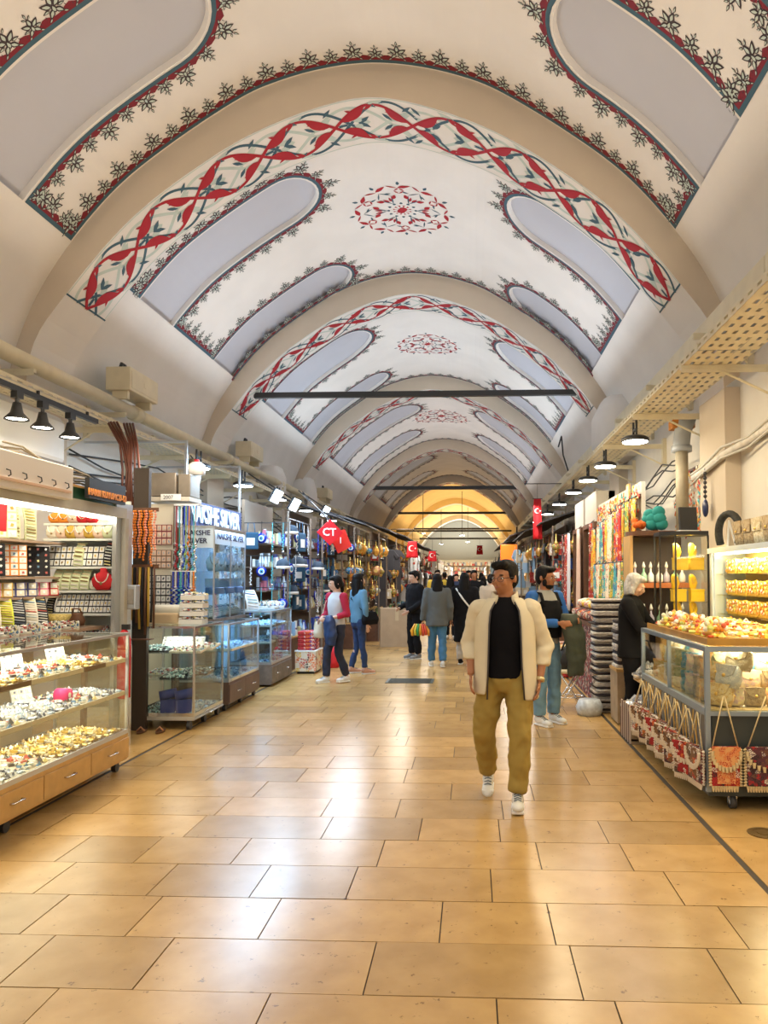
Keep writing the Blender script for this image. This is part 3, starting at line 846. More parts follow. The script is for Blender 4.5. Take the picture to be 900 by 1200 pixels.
def bits(w, d, n, s=.016, z=.012, seed=0, hump=0):
    """loose small jewellery pieces: bent bars, drops and little boxes"""
    rr = random.Random(seed); g = G()
    for i in range(n):
        x, y = rr.uniform(-w / 2, w / 2), rr.uniform(-d / 2, d / 2); a = rr.uniform(0, pi); k = rr.uniform(.6, 1.4) * s
        zz = z + rr.uniform(0, .01) + hump * max(0, 1 - (2 * x / w) ** 2) * max(0, 1 - (2 * y / d) ** 2)
        if i % 3: g.box((x, y, zz), (k * 1.6, k * .6, k * .5), a, rx=rr.uniform(-.5, .5))
        else: g.add([(x + k * .7, y, zz), (x, y + k * .7, zz), (x - k * .7, y, zz), (x, y - k * .7, zz), (x, y, zz + k * .8), (x, y, zz - k * .4)],
                    [(0, 1, 4), (1, 2, 4), (2, 3, 4), (3, 0, 4), (1, 0, 5), (2, 1, 5), (3, 2, 5), (0, 3, 5)])
    return g


def proto_tray(w, d, n, jm, tm, seed, s=.016, divs=3):
    t = thing('jewellery_tray', 'x', 'jewellery tray', (0, 0, -50))
    g = G(); g.bb(-w / 2, w / 2, -d / 2, d / 2, 0, .008)
    for x in (-w / 2, w / 2): g.bb(x - .004, x + .004, -d / 2, d / 2, 0, .022)
    for y in (-d / 2, d / 2): g.bb(-w / 2, w / 2, y - .004, y + .004, 0, .022)
    for i in range(1, divs): g.bb(-w / 2 + w * i / divs - .002, -w / 2 + w * i / divs + .002, -d / 2, d / 2, 0, .016)
    g.build('tray', tm, t)
    bits(w * .95, d * .93, n, s, .014, seed, .02).build('jewellery', jm, t, kind='stuff')
    return t


def card_grid(w, h, nx, ny, tm, cm, th=.012, jm=None, seed=0):
    """upright pad with a grid of small cards, lying in local xz, facing -y, base at origin"""
    g = G(); g.bb(-w / 2, w / 2, 0, th, 0, h)
    c = G(); rr = random.Random(seed); dx, dz = w / nx, h / ny
    j = G()
    for i in range(nx):
        for k in range(ny):
            x, z = -w / 2 + dx * (i + .5), dz * (k + .5)
            c.bb(x - dx * .40, x + dx * .40, -.004, 0, z - dz * .40, z + dz * .40)
            j.box((x, -.007, z), (dx * .25, .005, dz * .35), ry=rr.uniform(-.6, .6))
    return g, c, j


protos = {}
def P_(key, f):
    if key not in protos: protos[key] = (f(), [0])
    return protos[key]


def place(key, f, loc, rz, label, group=None, rx=0, scale=None):
    root, used = P_(key, f)
    if not used[0]:
        used[0] = 1; r = root; r.location = loc; r.rotation_euler = (rx, 0, rz)
        r['label'] = label
        if group: r['group'] = group
        if scale: r.scale = scale if isinstance(scale, (tuple, list)) else (scale,) * 3
    else:
        r = dup(root, loc, rz, label, group, scale); r.rotation_euler = (rx, 0, rz)
        if scale is None: r.scale = (1, 1, 1)
        if not group and 'group' in r: del r['group']
    return r


def mk_board(w, h, nx, ny, tm, cm, jm=None):
    def f():
        t = thing('earring_board', 'x', 'jewellery board'); g, c, j = card_grid(w, h, nx, ny, tm, cm)
        g.build('board', tm, t); c.build('cards', cm, t, kind='stuff'); j.build('earrings', jm or GOLDJ, t, kind='stuff'); return t
    return f


def mk_strip(w, h, tm, jm, n=14, curve=.04):
    """tall bowed bracelet strip facing -y"""
    def f():
        t = thing('bracelet_strip', 'x', 'jewellery stand'); g = G(); m = 8
        P = [(0, curve * sin(pi * i / m) * -1 + .10 * i / m, h * i / m) for i in range(m + 1)]
        for i in range(m):
            a, b = P[i], P[i + 1]
            g.add([(-w / 2, a[1], a[2]), (w / 2, a[1], a[2]), (w / 2, b[1], b[2]), (-w / 2, b[1], b[2]), (-w / 2, a[1] + .02, a[2]), (w / 2, a[1] + .02, a[2]), (w / 2, b[1] + .02, b[2]), (-w / 2, b[1] + .02, b[2])],
                  [(0, 1, 2, 3), (5, 4, 7, 6), (4, 0, 3, 7), (1, 5, 6, 2)])
        g.bb(-w / 2, w / 2, .0, .10, 0, .012)
        g.build('pad', tm, t)
        j = G()
        for i in range(n):
            k = (i + .5) / n * m; q = int(k); fr = k - q; y = P[q][1] * (1 - fr) + P[q + 1][1] * fr; z = P[q][2] * (1 - fr) + P[q + 1][2] * fr
            j.box((0, y - .006, z), (w * .8, .008, h / n * .35), ry=.15)
        j.build('bracelets', jm, t, kind='stuff'); return t
    return f


def mk_bust(mat, jm):
    def f():
        t = thing('necklace_bust', 'x', 'necklace stand'); g = G()
        g.loft([(0, 0, 0, .05, .03), (0, -.01, .04, .075, .032), (0, -.01, .10, .085, .035), (0, 0, .14, .06, .032), (0, .01, .165, .028, .024), (0, .01, .20, .025, .022)], 14)
        g.build('bust', mat, t, True)
        g = G(); g.tube([(.05 * cos(a), -.038 - .006 * sin(-a), .15 + .085 * sin(a)) for a in [pi + pi * i / 12 for i in range(13)]], .005, 5)
        g.ell((0, -.046, .06), (.012, .008, .016), 8, 6); g.build('necklace', jm, t, True); return t
    return f


def showcase(name, label, x0, x1, y0, y1, zb0, zb1, z1, shelves, bm, fm, gm, drawers='x', nd=3, wheels=True, mull=2, cat='display case', post=.022, taper=.0, face=1):
    """glass counter: base with drawers, metal frame, panes, glass shelves, castors.  face +1: customers stand on the +x side"""
    cx, cy = (x0 + x1) / 2, (y0 + y1) / 2; t = thing(name, label, cat, (cx, cy, 0))
    hx, hy = (x1 - x0) / 2, (y1 - y0) / 2
    g = G(); g.bb(-hx, hx, -hy, hy, zb0, zb1); g.build('base_cabinet', bm, t)
    ln = 2 * hy / nd
    for i in range(nd):
        ya = -hy + ln * i + .006; yb = -hy + ln * (i + 1) - .006; f = face * hx
        g = G(); g.bb(*sorted((f, f + face * .014)), ya, yb, zb0 + .02, zb1 - .03); d = g.build('drawer', bm, t, bevel=.003)
        ym = (ya + yb) / 2; zm = (zb0 + zb1) / 2
        h = G(); q = f + face * .014; h.tube([(q, ym - .06, zm), (q + face * .025, ym - .055, zm), (q + face * .025, ym + .055, zm), (q, ym + .06, zm)], .006, 6); h.build('handle', chrome, d, True)
    g = G(); p = post
    for sx in (-1, 1):
        for sy in (-1, 1):
            xx, yy = sx * (hx - p / 2), sy * (hy - p / 2)
            g.bb(xx - p * .47, xx + p * .47, yy - p * .47, yy + p * .47, zb1, z1 - .001)
        g.bb(sx * hx - (p if sx > 0 else 0), sx * hx + (0 if sx > 0 else p), -hy, hy, z1 - p, z1); g.bb(sx * hx - (p if sx > 0 else 0), sx * hx + (0 if sx > 0 else p), -hy, hy, zb1, zb1 + p * 1.6)
    for sy in (-1, 1):
        a, b = (sy * hy - p, sy * hy) if sy > 0 else (sy * hy, sy * hy + p)
        g.bb(-hx + p, hx - p, a, b, z1 - p, z1); g.bb(-hx + p, hx - p, a, b, zb1, zb1 + p * 1.6)
    g.build('frame', fm, t)
    for i in range(mull):
        ya = -hy + 2 * hy * i / mull + (p if i == 0 else .003); yb = -hy + 2 * hy * (i + 1) / mull - (p if i == mull - 1 else .003)
        g = G(); f = face * (hx - .006); g.bb(f - .002, f + .002, ya, yb, zb1 + p * 1.6, z1 - p); g.build('glass_pane', gm, t)
    for sy in (-1, 1):
        g = G(); f = sy * (hy - .006); g.bb(-hx + p, hx - p, f - .002, f + .002, zb1 + p * 1.6, z1 - p); g.build('glass_pane', gm, t)
    g = G(); g.bb(-hx + p, hx - p, -hy + p, hy - p, z1 - .008, z1 - .002); g.build('glass_top', gm, t)
    for z in shelves:
        g = G(); g.bb(-hx + .02, hx - .03, -hy + .02, hy - .02, z - .007, z); g.build('glass_shelf', gm, t)
    if wheels:
        for sx in (-1, 1):
            for sy in (-.94, .0, .94):
                g = G(); xx, yy = sx * (hx - .06), sy * hy
                r = max(.02, zb0 * .42); g.bb(xx - .018, xx + .018, yy - .025, yy + .025, zb0 - .02, zb0)
                g.tube([(xx - .018, yy, r), (xx + .018, yy, r)], r, 12); g.build('castor', black_m, t)
    return t


# ---------------------------------------------------------------- first counter, near left
showcase('glass_counter', 'long glass jewellery counter on light wood drawers, nearest on the left', -3.50, -2.87, 3.05, 6.14, .09, .30, 1.135, [.62, .89], wood_l, alu, glass_w, nd=5, mull=3)
def J1(): return proto_tray(.42, .28, 260, SIL, creamv, 1, .020)
def J2(): return proto_tray(.42, .28, 240, GOLDJ, M('dark_tray', (.14, .08, .05), .6), 2, .018)
def J3(): return proto_tray(.42, .28, 150, MIXJ, creamv, 3, .020, 4)
def J4(): return proto_tray(.42, .28, 170, BLUEJ, creamv, 4, .020)
def J5(): return proto_tray(.42, .28, 150, TURQ, velvet, 5, .020, 4)
ROWN = {0: 'bottom', 1: 'middle', 2: 'top'}
kinds = {0: [('j1', J1, 'white'), ('j3', J3, 'mixed'), ('j1', J1, 'silver'), ('j2', J2, 'gold')], 1: [('j1', J1, 'silver'), ('j3', J3, 'pale mixed'), ('j1', J1, 'silver')], 2: [('j3', J3, 'mixed'), ('j2', J2, 'gilt'), ('j3', J3, 'assorted')]}
for lv, z in enumerate((.305, .622, .892)):
    for i in range(9):
        k, f, c = kinds[lv][i % len(kinds[lv])] if not (lv == 0 and i > 5) else ('j2', J2, 'gold')
        y = 3.3 + i * .33
        place(k, f, (-3.17, y, z), 0, scale=(1.34, 1.12, 1.5), group='jewellery trays in the near left counter', label=f'{c} jewellery tray, {ROWN[lv]} level of the near left counter, {nth(8 - i)} from far end')
# white ring cards and one pink roll standing inside the counter
for i, (y, z, x, a) in enumerate(((4.7, .925, -3.25, .9), (5.25, .925, -3.3, 1.1), (5.65, .925, -3.2, 1.2), (4.95, .655, -3.3, 1.0), (5.35, .655, -3.28, 1.15), (4.4, .655, -3.3, 1.0))):
    place('cardW', mk_board(.16, .17, 3, 4, white_m, creamv, SIL), (x, y, z), a, f'white ring card standing in the near left counter, {("top", "middle")[i > 2]} level, {nth(i % 3)} one', 'ring cards inside the near left counter', -.35)
t = thing('display_roll', 'bright pink display roll on the middle shelf of the near left counter', 'jewellery stand', (-3.1, 5.55, .665))
g = G(); g.tube([(-.05, 0, .04), (.05, 0, .04)], .05, 14); g.build('roll', M('hot_pink', (.75, .02, .18), .6), t, True)
g = G(); g.tube([(-.052, 0, .04), (.052, 0, .04)], .02, 10); g.build('core', creamv, t)
# ---------------------------------------------------------------- first shop, left: shelving and header
t = thing('shelf_unit', 'white lit wall shelving of the first left shop facing down the street', 'shelving', (-3.78, 7.2, 0))
g = G(); g.bb(-.36, .34, .12, .15, .3, 2.36); g.build('back_panel', M('shop_back', (.80, .78, .68), .6), t)
g = G(); g.bb(.33, .37, -.22, .12, 0, 2.32); g.build('side_post', alu, t)
for z in (1.06, 1.25, 1.47, 1.70, 1.97, 2.12):
    g = G(); g.bb(-.36, .33, -.20, .12, z - .022, z); g.build('shelf', M('lit_shelf', (.80, .84, .80), .4), t)
t = thing('shelf_unit', 'long shelving along the first left shop wall, stepped and crowded', 'shelving', (-4.1, 5.4, 0))
g = G(); g.bb(-.22, -.18, -1.9, 1.72, 0, 2.4); g.build('back_panel', M('shop_back'), t)
for z in (1.10, 1.42, 1.60, 1.93):
    g = G(); g.bb(-.18, .12, -1.9, 1.72, z - .02, z); g.build('shelf', M('brown_shelf', (.42, .30, .22), .5), t)
# stock on the frontal shelving: rows from the top down
Yf = 7.02
def xs(a, b, n): return [a + (b - a) * (i + .5) / n for i in range(n)]
for i, (x, c, nm) in enumerate(zip(xs(-4.10, -3.46, 7), (creamv, pinkv, goldv, pinkv, goldv, pinkv, greenv), ('cream', 'blush', 'mustard', 'blush', 'mustard', 'blush', 'pale green'))):
    place('bust_' + c.name, mk_bust(c, GOLDJ), (x, Yf, 1.972), .1, f'{nm} necklace bust, {nth(i)} from left, upper shelf, first shop', 'busts on the upper shelf', scale=.78)
for i, (x, c, nm) in enumerate(zip(xs(-4.08, -3.62, 5), (orangev, orangev, pinkv, redv, redv), ('orange', 'orange', 'blush', 'red', 'red'))):
    place('bust_' + c.name, mk_bust(c, GOLDJ), (x, Yf, 2.122), .1, f'{nm} velvet bust, topmost shelf of the first shop, {nth(i)} from left', 'busts on the topmost shelf', scale=(.8, .8, .6))
place('b1', mk_board(.27, .20, 5, 3, velvet, white_m), (-3.96, Yf, 1.705), .08, 'earring board with white cards at the left of the third shelf', None, -.25)
place('b1', mk_board(.27, .20, 5, 3, velvet, white_m), (-3.64, Yf, 1.705), .08, 'earring board with white cards at the right of the third shelf', None, -.25)
place('s_green', mk_strip(.085, .23, greenv, GOLDJ, 6), (-3.79, Yf - .02, 1.705), .1, 'pale green bracelet strip between the two earring boards', 'pale green bracelet strips')
place('s_dark', mk_strip(.07, .23, velvet, MIXJ, 8), (-3.50, Yf - .02, 1.705), .1, 'dark bracelet strip at the right end of the third shelf')
for i, x in enumerate(xs(-4.05, -3.68, 4)):
    place('s_green', mk_strip(.085, .23, greenv, GOLDJ, 6), (x, Yf - .02, 1.475), .1, f'pale green bracelet strip on the middle shelf, {nth(i)} from left', 'pale green bracelet strips', scale=(.95, 1, .88))
place('bust_red_velvet', mk_bust(redv, SIL), (-3.54, Yf - .02, 1.475), .1, 'large red velvet bust with a silver necklace on the middle shelf', None, scale=(1.25, 1.2, 1.05))
place('bust_cream_velvet', mk_bust(creamv, SIL), (-3.65, Yf + .03, 1.475), .1, 'small cream bust tucked beside the large red bust', None, scale=.6)
for i, (x, w_) in enumerate(((-3.86, .9), (-3.57, .72))):
    place('b2', mk_board(.34, .19, 7, 3, velvet, white_m), (x, Yf, 1.255), .08, f'black ring board with rows of white cards on the lower shelf, {("left", "right")[i]} one', 'black ring boards', -.35, scale=(w_, 1, 1))
place('s_dark', mk_strip(.07, .23, velvet, MIXJ, 8), (-4.06, Yf - .02, 1.255), .1, 'black strip with two round pieces at the left of the lower shelf', None, scale=(1, 1, .8))
t = thing('jewellery_box', 'gold brocade round-ended box on the bottom shelf of the first shop', 'box', (-3.92, 6.86, 1.142))
g = G(); g.tube([(-.14, 0, .055), (.14, 0, .055)], .055, 14); g.build('box_body', M('gold_brocade', (.62, .47, .14), .6, noise=.4, scale=60), t, True)
g = G(); g.bb(-.15, .15, -.06, .06, 0, .02); g.build('plinth', M('gold_brocade'), t)
t = thing('leather_pouch', 'dark brown leather pouch beside the gold box', 'pouch', (-3.70, 6.84, 1.142))
g = G(); g.loft([(0, 0, 0, .06, .05), (0, 0, .05, .075, .06), (0, 0, .10, .05, .04), (0, 0, .12, .055, .045)], 12); g.build('pouch_body', wood_d, t, True)
g = G(); g.tube([(-.05, 0, .11), (-.03, -.03, .16), (.03, -.03, .16), (.05, 0, .11)], .008, 6); g.build('strap', wood_d, t, True)
for i, x in enumerate(xs(-4.05, -3.5, 4)):
    place('j3', J3, (x, 7.05, 1.065), 0, f'shallow trinket tray, lowest shelf of the first shop, {nth(i)} from left', 'trays on the lowest shelf', .3, scale=(.32, .8, 1))
# stock on the shelving along the wall (seen at the left edge)
for i, y in enumerate((4.6, 5.05, 5.5, 5.95)):
    place('b3', mk_board(.34, .30, 4, 4, greenv, white_m), (-4.12, y, 1.94), pi / 2 - .35, f'green earring board on the highest wall shelf, {nth(3 - i)} from the corner', 'green boards on the highest wall shelf', -.12)
g0 = mk_strip(.10, .34, greenv, GOLDJ, 12)
for i, y in enumerate((6.55, 6.80)): place('s_green2', g0, (-4.08, y - .1, 1.94), .9, f'tall pale green bracelet strip, {("left", "right")[i]} of the pair', 'tall pale green strips')
place('b3', mk_board(.34, .30, 4, 4, greenv, white_m), (-4.08, 6.20, 1.94), .9, 'pale green and white earring board left of the tall green strips', None, -.12)
for i, (y, m_, n_) in enumerate(((6.05, velvet, 'black'), (6.36, orangev, 'orange edged white'), (6.72, velvet, 'black chain covered'))):
    place('b4_' + m_.name, mk_board(.27, .28, 4, 5, m_, white_m if i == 1 else velvet, MIXJ), (-4.05, y, 1.61), .75, f'{n_} board of chains on the second wall shelf', None, -.2)
for i, (y, m_, n_) in enumerate(((6.05, M('pink_card', (.80, .20, .35), .7), 'pink'), (6.22, goldv, 'yellow'), (6.40, bluev, 'purple'), (6.58, bluev, 'dark purple'), (6.76, M('pink_card'), 'rose'), (6.93, redv, 'red'))):
    place('b5_' + m_.name, mk_board(.15, .13, 2, 2, m_, creamv, MIXJ), (-4.02, y, 1.425), .7, f'small {n_} jewellery card on the third wall shelf', None, -.3)
for i, (y, m_, jm, n_) in enumerate(((5.75, bluev, SIL, 'purple banded'), (5.92, velvet, SIL, 'black'), (6.08, creamv, GOLDJ, 'cream'), (6.25, M('lime_velvet', (.62, .68, .05), .7), GOLDJ, 'lime yellow'), (6.42, velvet, SIL, 'black and white'), (6.60, creamv, MIXJ, 'brown and cream'), (6.76, velvet, MIXJ, 'dark'))):
    place(f's6_{m_.name}_{jm.name}', mk_strip(.11, .34, m_, jm, 14, .05), (-3.90, y - .15, 1.115), .75, f'{n_} sloping bracelet strip, {nth(i)} in the fan above the counter', 'fan of sloping bracelet strips', -.25)
for i, y in enumerate((5.2, 5.5, 5.8, 6.1, 6.4, 6.7)):
    place('j3', J3, (-3.72, y - .1, 1.145), .5, f'cream charm tray behind the near left counter top, {nth(5 - i)} from far end', 'cream charm trays behind the counter', .25, scale=(.7, .7, 1))
t = thing('charm_shelf', 'low sloped shelf for charm trays behind the near left counter', 'shelf', (-3.72, 5.6, 0))
g = G(); g.bb(-.16, .16, -2.2, 1.5, 1.10, 1.13); g.build('board', M('brown_shelf'), t)
g = G(); g.bb(-.02, .02, -2.1, -2.05, 0, 1.1); g.bb(-.02, .02, 1.4, 1.45, 0, 1.1); g.build('leg', M('brown_shelf'), t)
# header, fascia, sign
t = thing('shop_header', 'grey aluminium header over the first left shop front', 'shop header', (-3.42, 5.15, 2.17))
g = G(); g.bb(-.06, .03, -2.1, 2.0, 0, .10); g.build('header_beam', M('grey_alu', (.52, .50, .44), .5, noise=.1), t)
g = G(); g.bb(-.03, .05, 1.93, 2.0, -2.17, 0); g.build('post', M('grey_alu'), t)
g = G(); g.bb(-.055, -.01, -2.0, 1.9, -.03, 0); g.build('light_strip', M('strip_glow', (1, .95, .8), emit=6), t)
t = thing('shop_fascia', 'dark green wooden fascia board above the grey header, first left shop', 'fascia', (-3.42, 5.15, 2.275))
g = G(); g.bb(-.03, .0, -2.1, 2.0, 0, .10); g.build('green_board', M('dark_green', (.02, .09, .05), .5), t)
g = G(); g.bb(-.03, .015, -2.1, 2.0, .10, .12); g.build('cap', wood_l, t)


def text(body, size, loc, rot, mat, parent, name='lettering', ext=.004, align='CENTER', bold=0, sx=1):
    c = bpy.data.curves.new(name, 'FONT'); c.body = body; c.size = size; c.extrude = ext; c.align_x = align; c.align_y = 'CENTER'; c.offset = bold
    c.resolution_u = 2
    o = bpy.data.objects.new(name, c); COL.objects.link(o); o.location = loc; o.rotation_euler = rot; o.scale = (sx, 1, 1)
    c.materials.append(mat)
    bpy.context.view_layer.update()
    me = bpy.data.meshes.new_from_object(o.evaluated_get(bpy.context.evaluated_depsgraph_get())); m = bpy.data.objects.new(name, me); COL.objects.link(m)
    m.location = loc; m.rotation_euler = rot; m.scale = (sx, 1, 1); bpy.data.objects.remove(o); bpy.data.curves.remove(c)
    if parent: m.parent = parent
    return m


t = thing('shop_sign', 'black shop sign with orange lettering on the green fascia', 'sign', (-3.36, 6.67, 2.29), 0)
g = G(); g.bb(-.02, .02, -.34, .34, 0, .18); g.build('sign_board', black_m, t)
text('HARBI KUYUMCU-13', .076, (.022, 0, .055), (pi / 2, 0, pi / 2), M('orange_letters', (.9, .33, .04), .5), t, bold=.004)
# air conditioner, white sign box, red strip
t = thing('air_conditioner', 'white wall air conditioner above the first left shop', 'air conditioner', (-4.75, 6.9, 2.80))
g = G(); g.loft([(0, 0, 0, .20, 1.15, 0, .25), (0, 0, .1, .24, 1.2, 0, .25), (0, 0, .5, .24, 1.2, 0, .25), (0, 0, .56, .2, 1.18, 0, .25)], 24); g.build('housing', white_m, t)
g = G(); g.bb(.15, .245, -1.1, 1.1, .02, .06); g.build('air_vent', M('dirty_grey', (.32, .29, .26), .7, noise=.3), t)
t = thing('hook_board', 'white box board with a row of small black hooks over the left shelves', 'display board', (-3.34, 5.15, 2.235))
g = G(); g.bb(-.04, .04, -.95, .85, 0, .27); g.build('white_box', M('offwhite', (.82, .78, .74), .6), t, bevel=.01)
g = G()
for i in range(9):
    y = -.8 + i * .19; g.tube([(.04, y, .13), (.07, y, .12), (.075, y, .09), (.055, y, .08)], .005, 5)
g.build('hooks', black_m, t)
g = G(); g.bb(.04, .055, -.9, .8, .05, .07); g.build('ledge_strip', pinkv, t)
t = thing('red_banner', 'narrow red banner edge hanging at the far left of the first shop', 'banner', (-3.60, 5.52, 1.95))
g = G(); g.bb(-.01, .01, -.06, .06, 0, .55); g.build('cloth', redv, t); g = G(); g.bb(-.012, .012, -.07, .07, .54, .56); g.build('rod', black_m, t)
# things at the right end of the first shop
t = thing('amber_strands', 'bunch of orange amber bead strands hanging on the shop corner', 'bead strands', (-3.42, 7.58, 1.5))
random.seed(3)
for i in range(9):
    x = -.10 + .028 * i; g = G(); L = random.uniform(.35, .65); top = .78
    for k in range(int(L / .028)): g.ell((x + .008 * sin(k), -.02 * (i % 2), top - .028 * k), .014, 6, 4)
    g.build('bead_strand', [orangev, M('amber', (.75, .22, .02), .3), M('coral', (.85, .35, .25), .4)][i % 3], t, True)
g = G(); g.bb(-.16, .16, 0, .015, .78, .82); g.build('rail', wood_d, t)
t = thing('dark_strands', 'dark brown cords and mustard tassels hanging below the amber beads', 'hanging cords', (-3.44, 7.62, .95))
for i in range(10):
    g = G(); x = -.14 + .03 * i; g.tube([(x, 0, .75), (x + .01 * sin(i), -.01, .4), (x, 0, random.uniform(.02, .2))], .012, 5); g.build('cord', [wood_d, goldv, velvet][i % 3], t, True)
g = G(); g.bb(-.17, .17, 0, .02, .74, .78); g.build('rail', wood_d, t)
g = G(); g.bb(-.12, .14, -.10, .0, 0, .0 + .01); g.build('shelf', wood_d, t)
g = G(); g.bb(-3.56, -3.40, 7.66, 7.72, 0, 2.75); o = g.build('shop_pillar', M('pillar_dark', (.045, .03, .02), .6)); tag(o, 'narrow dark brown shop pillar behind the bead strands', 'pillar')
t = thing('fire_extinguisher', 'slim red fire extinguisher between the first two glass counters', 'fire extinguisher', (-3.30, 6.95, .45))
g = G(); g.lathe([(.045, 0), (.06, .02), (.06, .55), (.04, .62), (.02, .65)], n=14); g.build('cylinder', redv, t, True)
g = G(); g.bb(-.02, .05, -.02, .02, .65, .70); g.build('valve', black_m, t); g = G(); g.bb(-.05, .05, .04, .06, -.45, .5); g.build('bracket', chrome, t)
t = thing('hand_dryer', 'grey metal terminal box fixed on the header post', 'metal box', (-3.36, 7.2, 1.28)); t.name = 'terminal_box'
g = G(); g.bb(-.05, .07, -.05, .05, 0, .24); g.build('housing', alu, t, bevel=.01); g = G(); g.bb(-.03, .05, -.055, -.05, .05, .2); g.build('cover', M('dirty_grey'), t)

# ---------------------------------------------------------------- second counter: chrome framed, faces the camera
t = showcase('glass_counter', 'chrome framed glass counter on legs with silver and blue heaps, second on the left', -3.62, -2.90, 7.70, 8.60, .10, .14, 1.08, [.52, .80], M('steel_base', (.5, .48, .44), .5, .5), chrome, glass_c, nd=1, mull=1)
for i, (x, y, z, k, f, c) in enumerate(((-3.40, 7.95, .145, 'j5', J5, 'grey'), (-3.08, 8.0, .145, 'j1', J1, 'silver chain'), (-3.08, 8.33, .145, 'j4', J4, 'bluish silver'), (-3.40, 8.33, .145, 'j5', J5, 'dark'),
                                      (-3.15, 7.95, .525, 'j5', J5, 'turquoise'), (-3.1, 8.3, .525, 'j5', J5, 'turquoise and white'), (-3.42, 8.2, .525, 'j3', J3, 'amber'), (-3.42, 8.0, .805, 'j5', J5, 'green glass'), (-3.05, 7.95, .805, 'j3', J3, 'white card'), (-3.05, 8.3, .805, 'j3', J3, 'pale card'))):
    place(k, f, (x, y, z), .0, f'tray of {c} jewellery in the chrome framed counter, {("bottom", "middle", "top")[0 if z < .3 else 1 if z < .7 else 2]} level, {("left", "right")[x > -3.2]}', 'trays in the chrome framed counter', .12, scale=(.8, 1, 1))
for i, (x, m_) in enumerate(((-3.25, bluev), (-3.08, bluev))):
    t = thing('velvet_roll', f'navy blue velvet bracelet roll in the second counter, {("left", "right")[i]} one', 'jewellery stand', (x, 7.88, .33), .4)
    g = G(); g.tube([(-.09, 0, 0), (.09, 0, .03)], .05, 12); g.build('roll', m_, t, True)
    g = G(); g.bb(-.08, .08, -.03, .03, -.19, -.04); g.build('stand', m_, t)
for i, x in enumerate((-3.32, -3.18, -3.02)):
    place('cardW', mk_board(.16, .17, 3, 4, white_m, creamv, SIL), (x, 8.05, .83), .2, f'cream pendant card high in the second counter, {nth(i)} from left', 'pendant cards in the second counter', -.9)
for i, y in enumerate((7.58, 7.60)):
    t = thing('sandal', f'{("left", "right")[i]} brown sandal of the pair left under the second counter', 'sandal', (-3.40 + .19 * i, y, 0), .1)
    g = G(); g.loft([(0, 0, .004, .038, .11), (0, 0, .018, .04, .115)], 14); g.build('sole', wood_d, t)
    g = G(); g.tube([(-.038, -.03, .02), (0, -.03, .06), (.038, -.03, .02)], .010, 6); g.build('strap', M('tan', (.45, .22, .12), .6), t, True)
# goods on the second counter
t = thing('gift_box', 'round-ended cream and tan display box standing on the second counter', 'box', (-3.40, 8.15, 1.082))
g = G(); g.bb(-.17, .17, -.09, .09, 0, .12); g.build('box_body', M('tan_card', (.70, .52, .32), .7), t, bevel=.02)
g = G(); g.tube([(-.17, 0, .14), (.17, 0, .14)], .07, 12); g.build('roll_lid', creamv, t, True)
for i in range(4):
    t = place('bag_silver', lambda: mk_heap(), (-3.10 + .02 * i, 8.1 + .02 * i, 1.085 + .085 * i), .2 * i, f'{("bottom", "second", "third", "top")[i]} clear bag of silver and amber pieces in the pile on the second counter', 'pile of clear bags') if False else None
def mk_heap():
    t = thing('trinket_box', 'x', 'box'); g = G(); g.bb(-.13, .13, -.09, .09, 0, .05); g.build('box_base', white_m, t)
    b = bits(.24, .16, 70, .022, .055, 9, .02); b.build('trinkets', MIXJ, t, kind='stuff'); return t
for i in range(4): place('trinket', mk_heap, (-3.08, 8.12 + .01 * i, 1.082 + .088 * i), .1 * (i % 2), f'{("bottom", "second", "third", "top")[i]} white trinket box of the stack on the second counter', 'trinket boxes on the second counter')
# frontal board with card trays, hanging beads, steel duct box
t = thing('display_board', 'tall cream backboard behind the second counter holding grid trays', 'display board', (-3.69, 8.68, 0))
g = G(); g.bb(-.17, .15, 0, .03, 0, 2.47); g.build('board', M('cream_board', (.80, .74, .60), .6), t)
g = G(); g.bb(.15, .17, -.02, .03, 0, 2.47); g.build('edge', wood_d, t)
for i, (z, h, m_, nm, ny) in enumerate(((1.98, .24, M('maroon', (.25, .03, .05), .6), 'maroon framed', 3), (1.70, .22, M('tray_brown', (.22, .12, .08), .6), 'brown framed', 3), (1.22, .40, velvet, 'black framed tall', 5))):
    place(f'gt{i}', mk_board(.30, h, 5, ny, m_, pinkv if i < 2 else white_m, SIL), (-3.71, 8.66, z), 0, f'{nm} grid tray of rings on the cream backboard', None)
t = thing('steel_box', 'dull steel ventilation box on top of the cream backboard', 'metal box', (-3.62, 8.82, 2.50))
g = G(); g.bb(-.22, .10, -.16, .2, .06, .34); g.bb(.11, .26, -.12, .2, .06, .33); g.build('housing', M('dull_steel', (.36, .31, .25), .4, .7, noise=.3, scale=3), t, bevel=.01)
g = G(); g.bb(-.25, .28, -.18, .2, .0, .05); g.build('ledge_board', M('old_board', (.55, .5, .42), .7), t)
t = thing('plastic_canister', 'translucent white canister with red cap on the steel box', 'canister', (-3.38, 8.95, 2.85))
g = G(); g.loft([(0, 0, 0, .10, .06, 0, .5), (0, 0, .12, .10, .06, 0, .5), (0, 0, .16, .05, .04, 0, .7)], 16); g.build('canister_body', M('milky', (.75, .72, .68), .4), t, True); g = G(); g.lathe([(.03, .16), (.03, .19)], n=12); g.build('cap', redv, t)
t = thing('number_card', 'small white card reading numbers on the edge of the steel box ledge', 'card', (-3.56, 8.62, 2.505))
g = G(); g.bb(-.12, .12, -.005, .005, 0, .075); g.build('card', white_m, t)
text('2007', .06, (-.03, -.007, .035), (pi / 2, 0, 0), black_m, t, ext=.001)
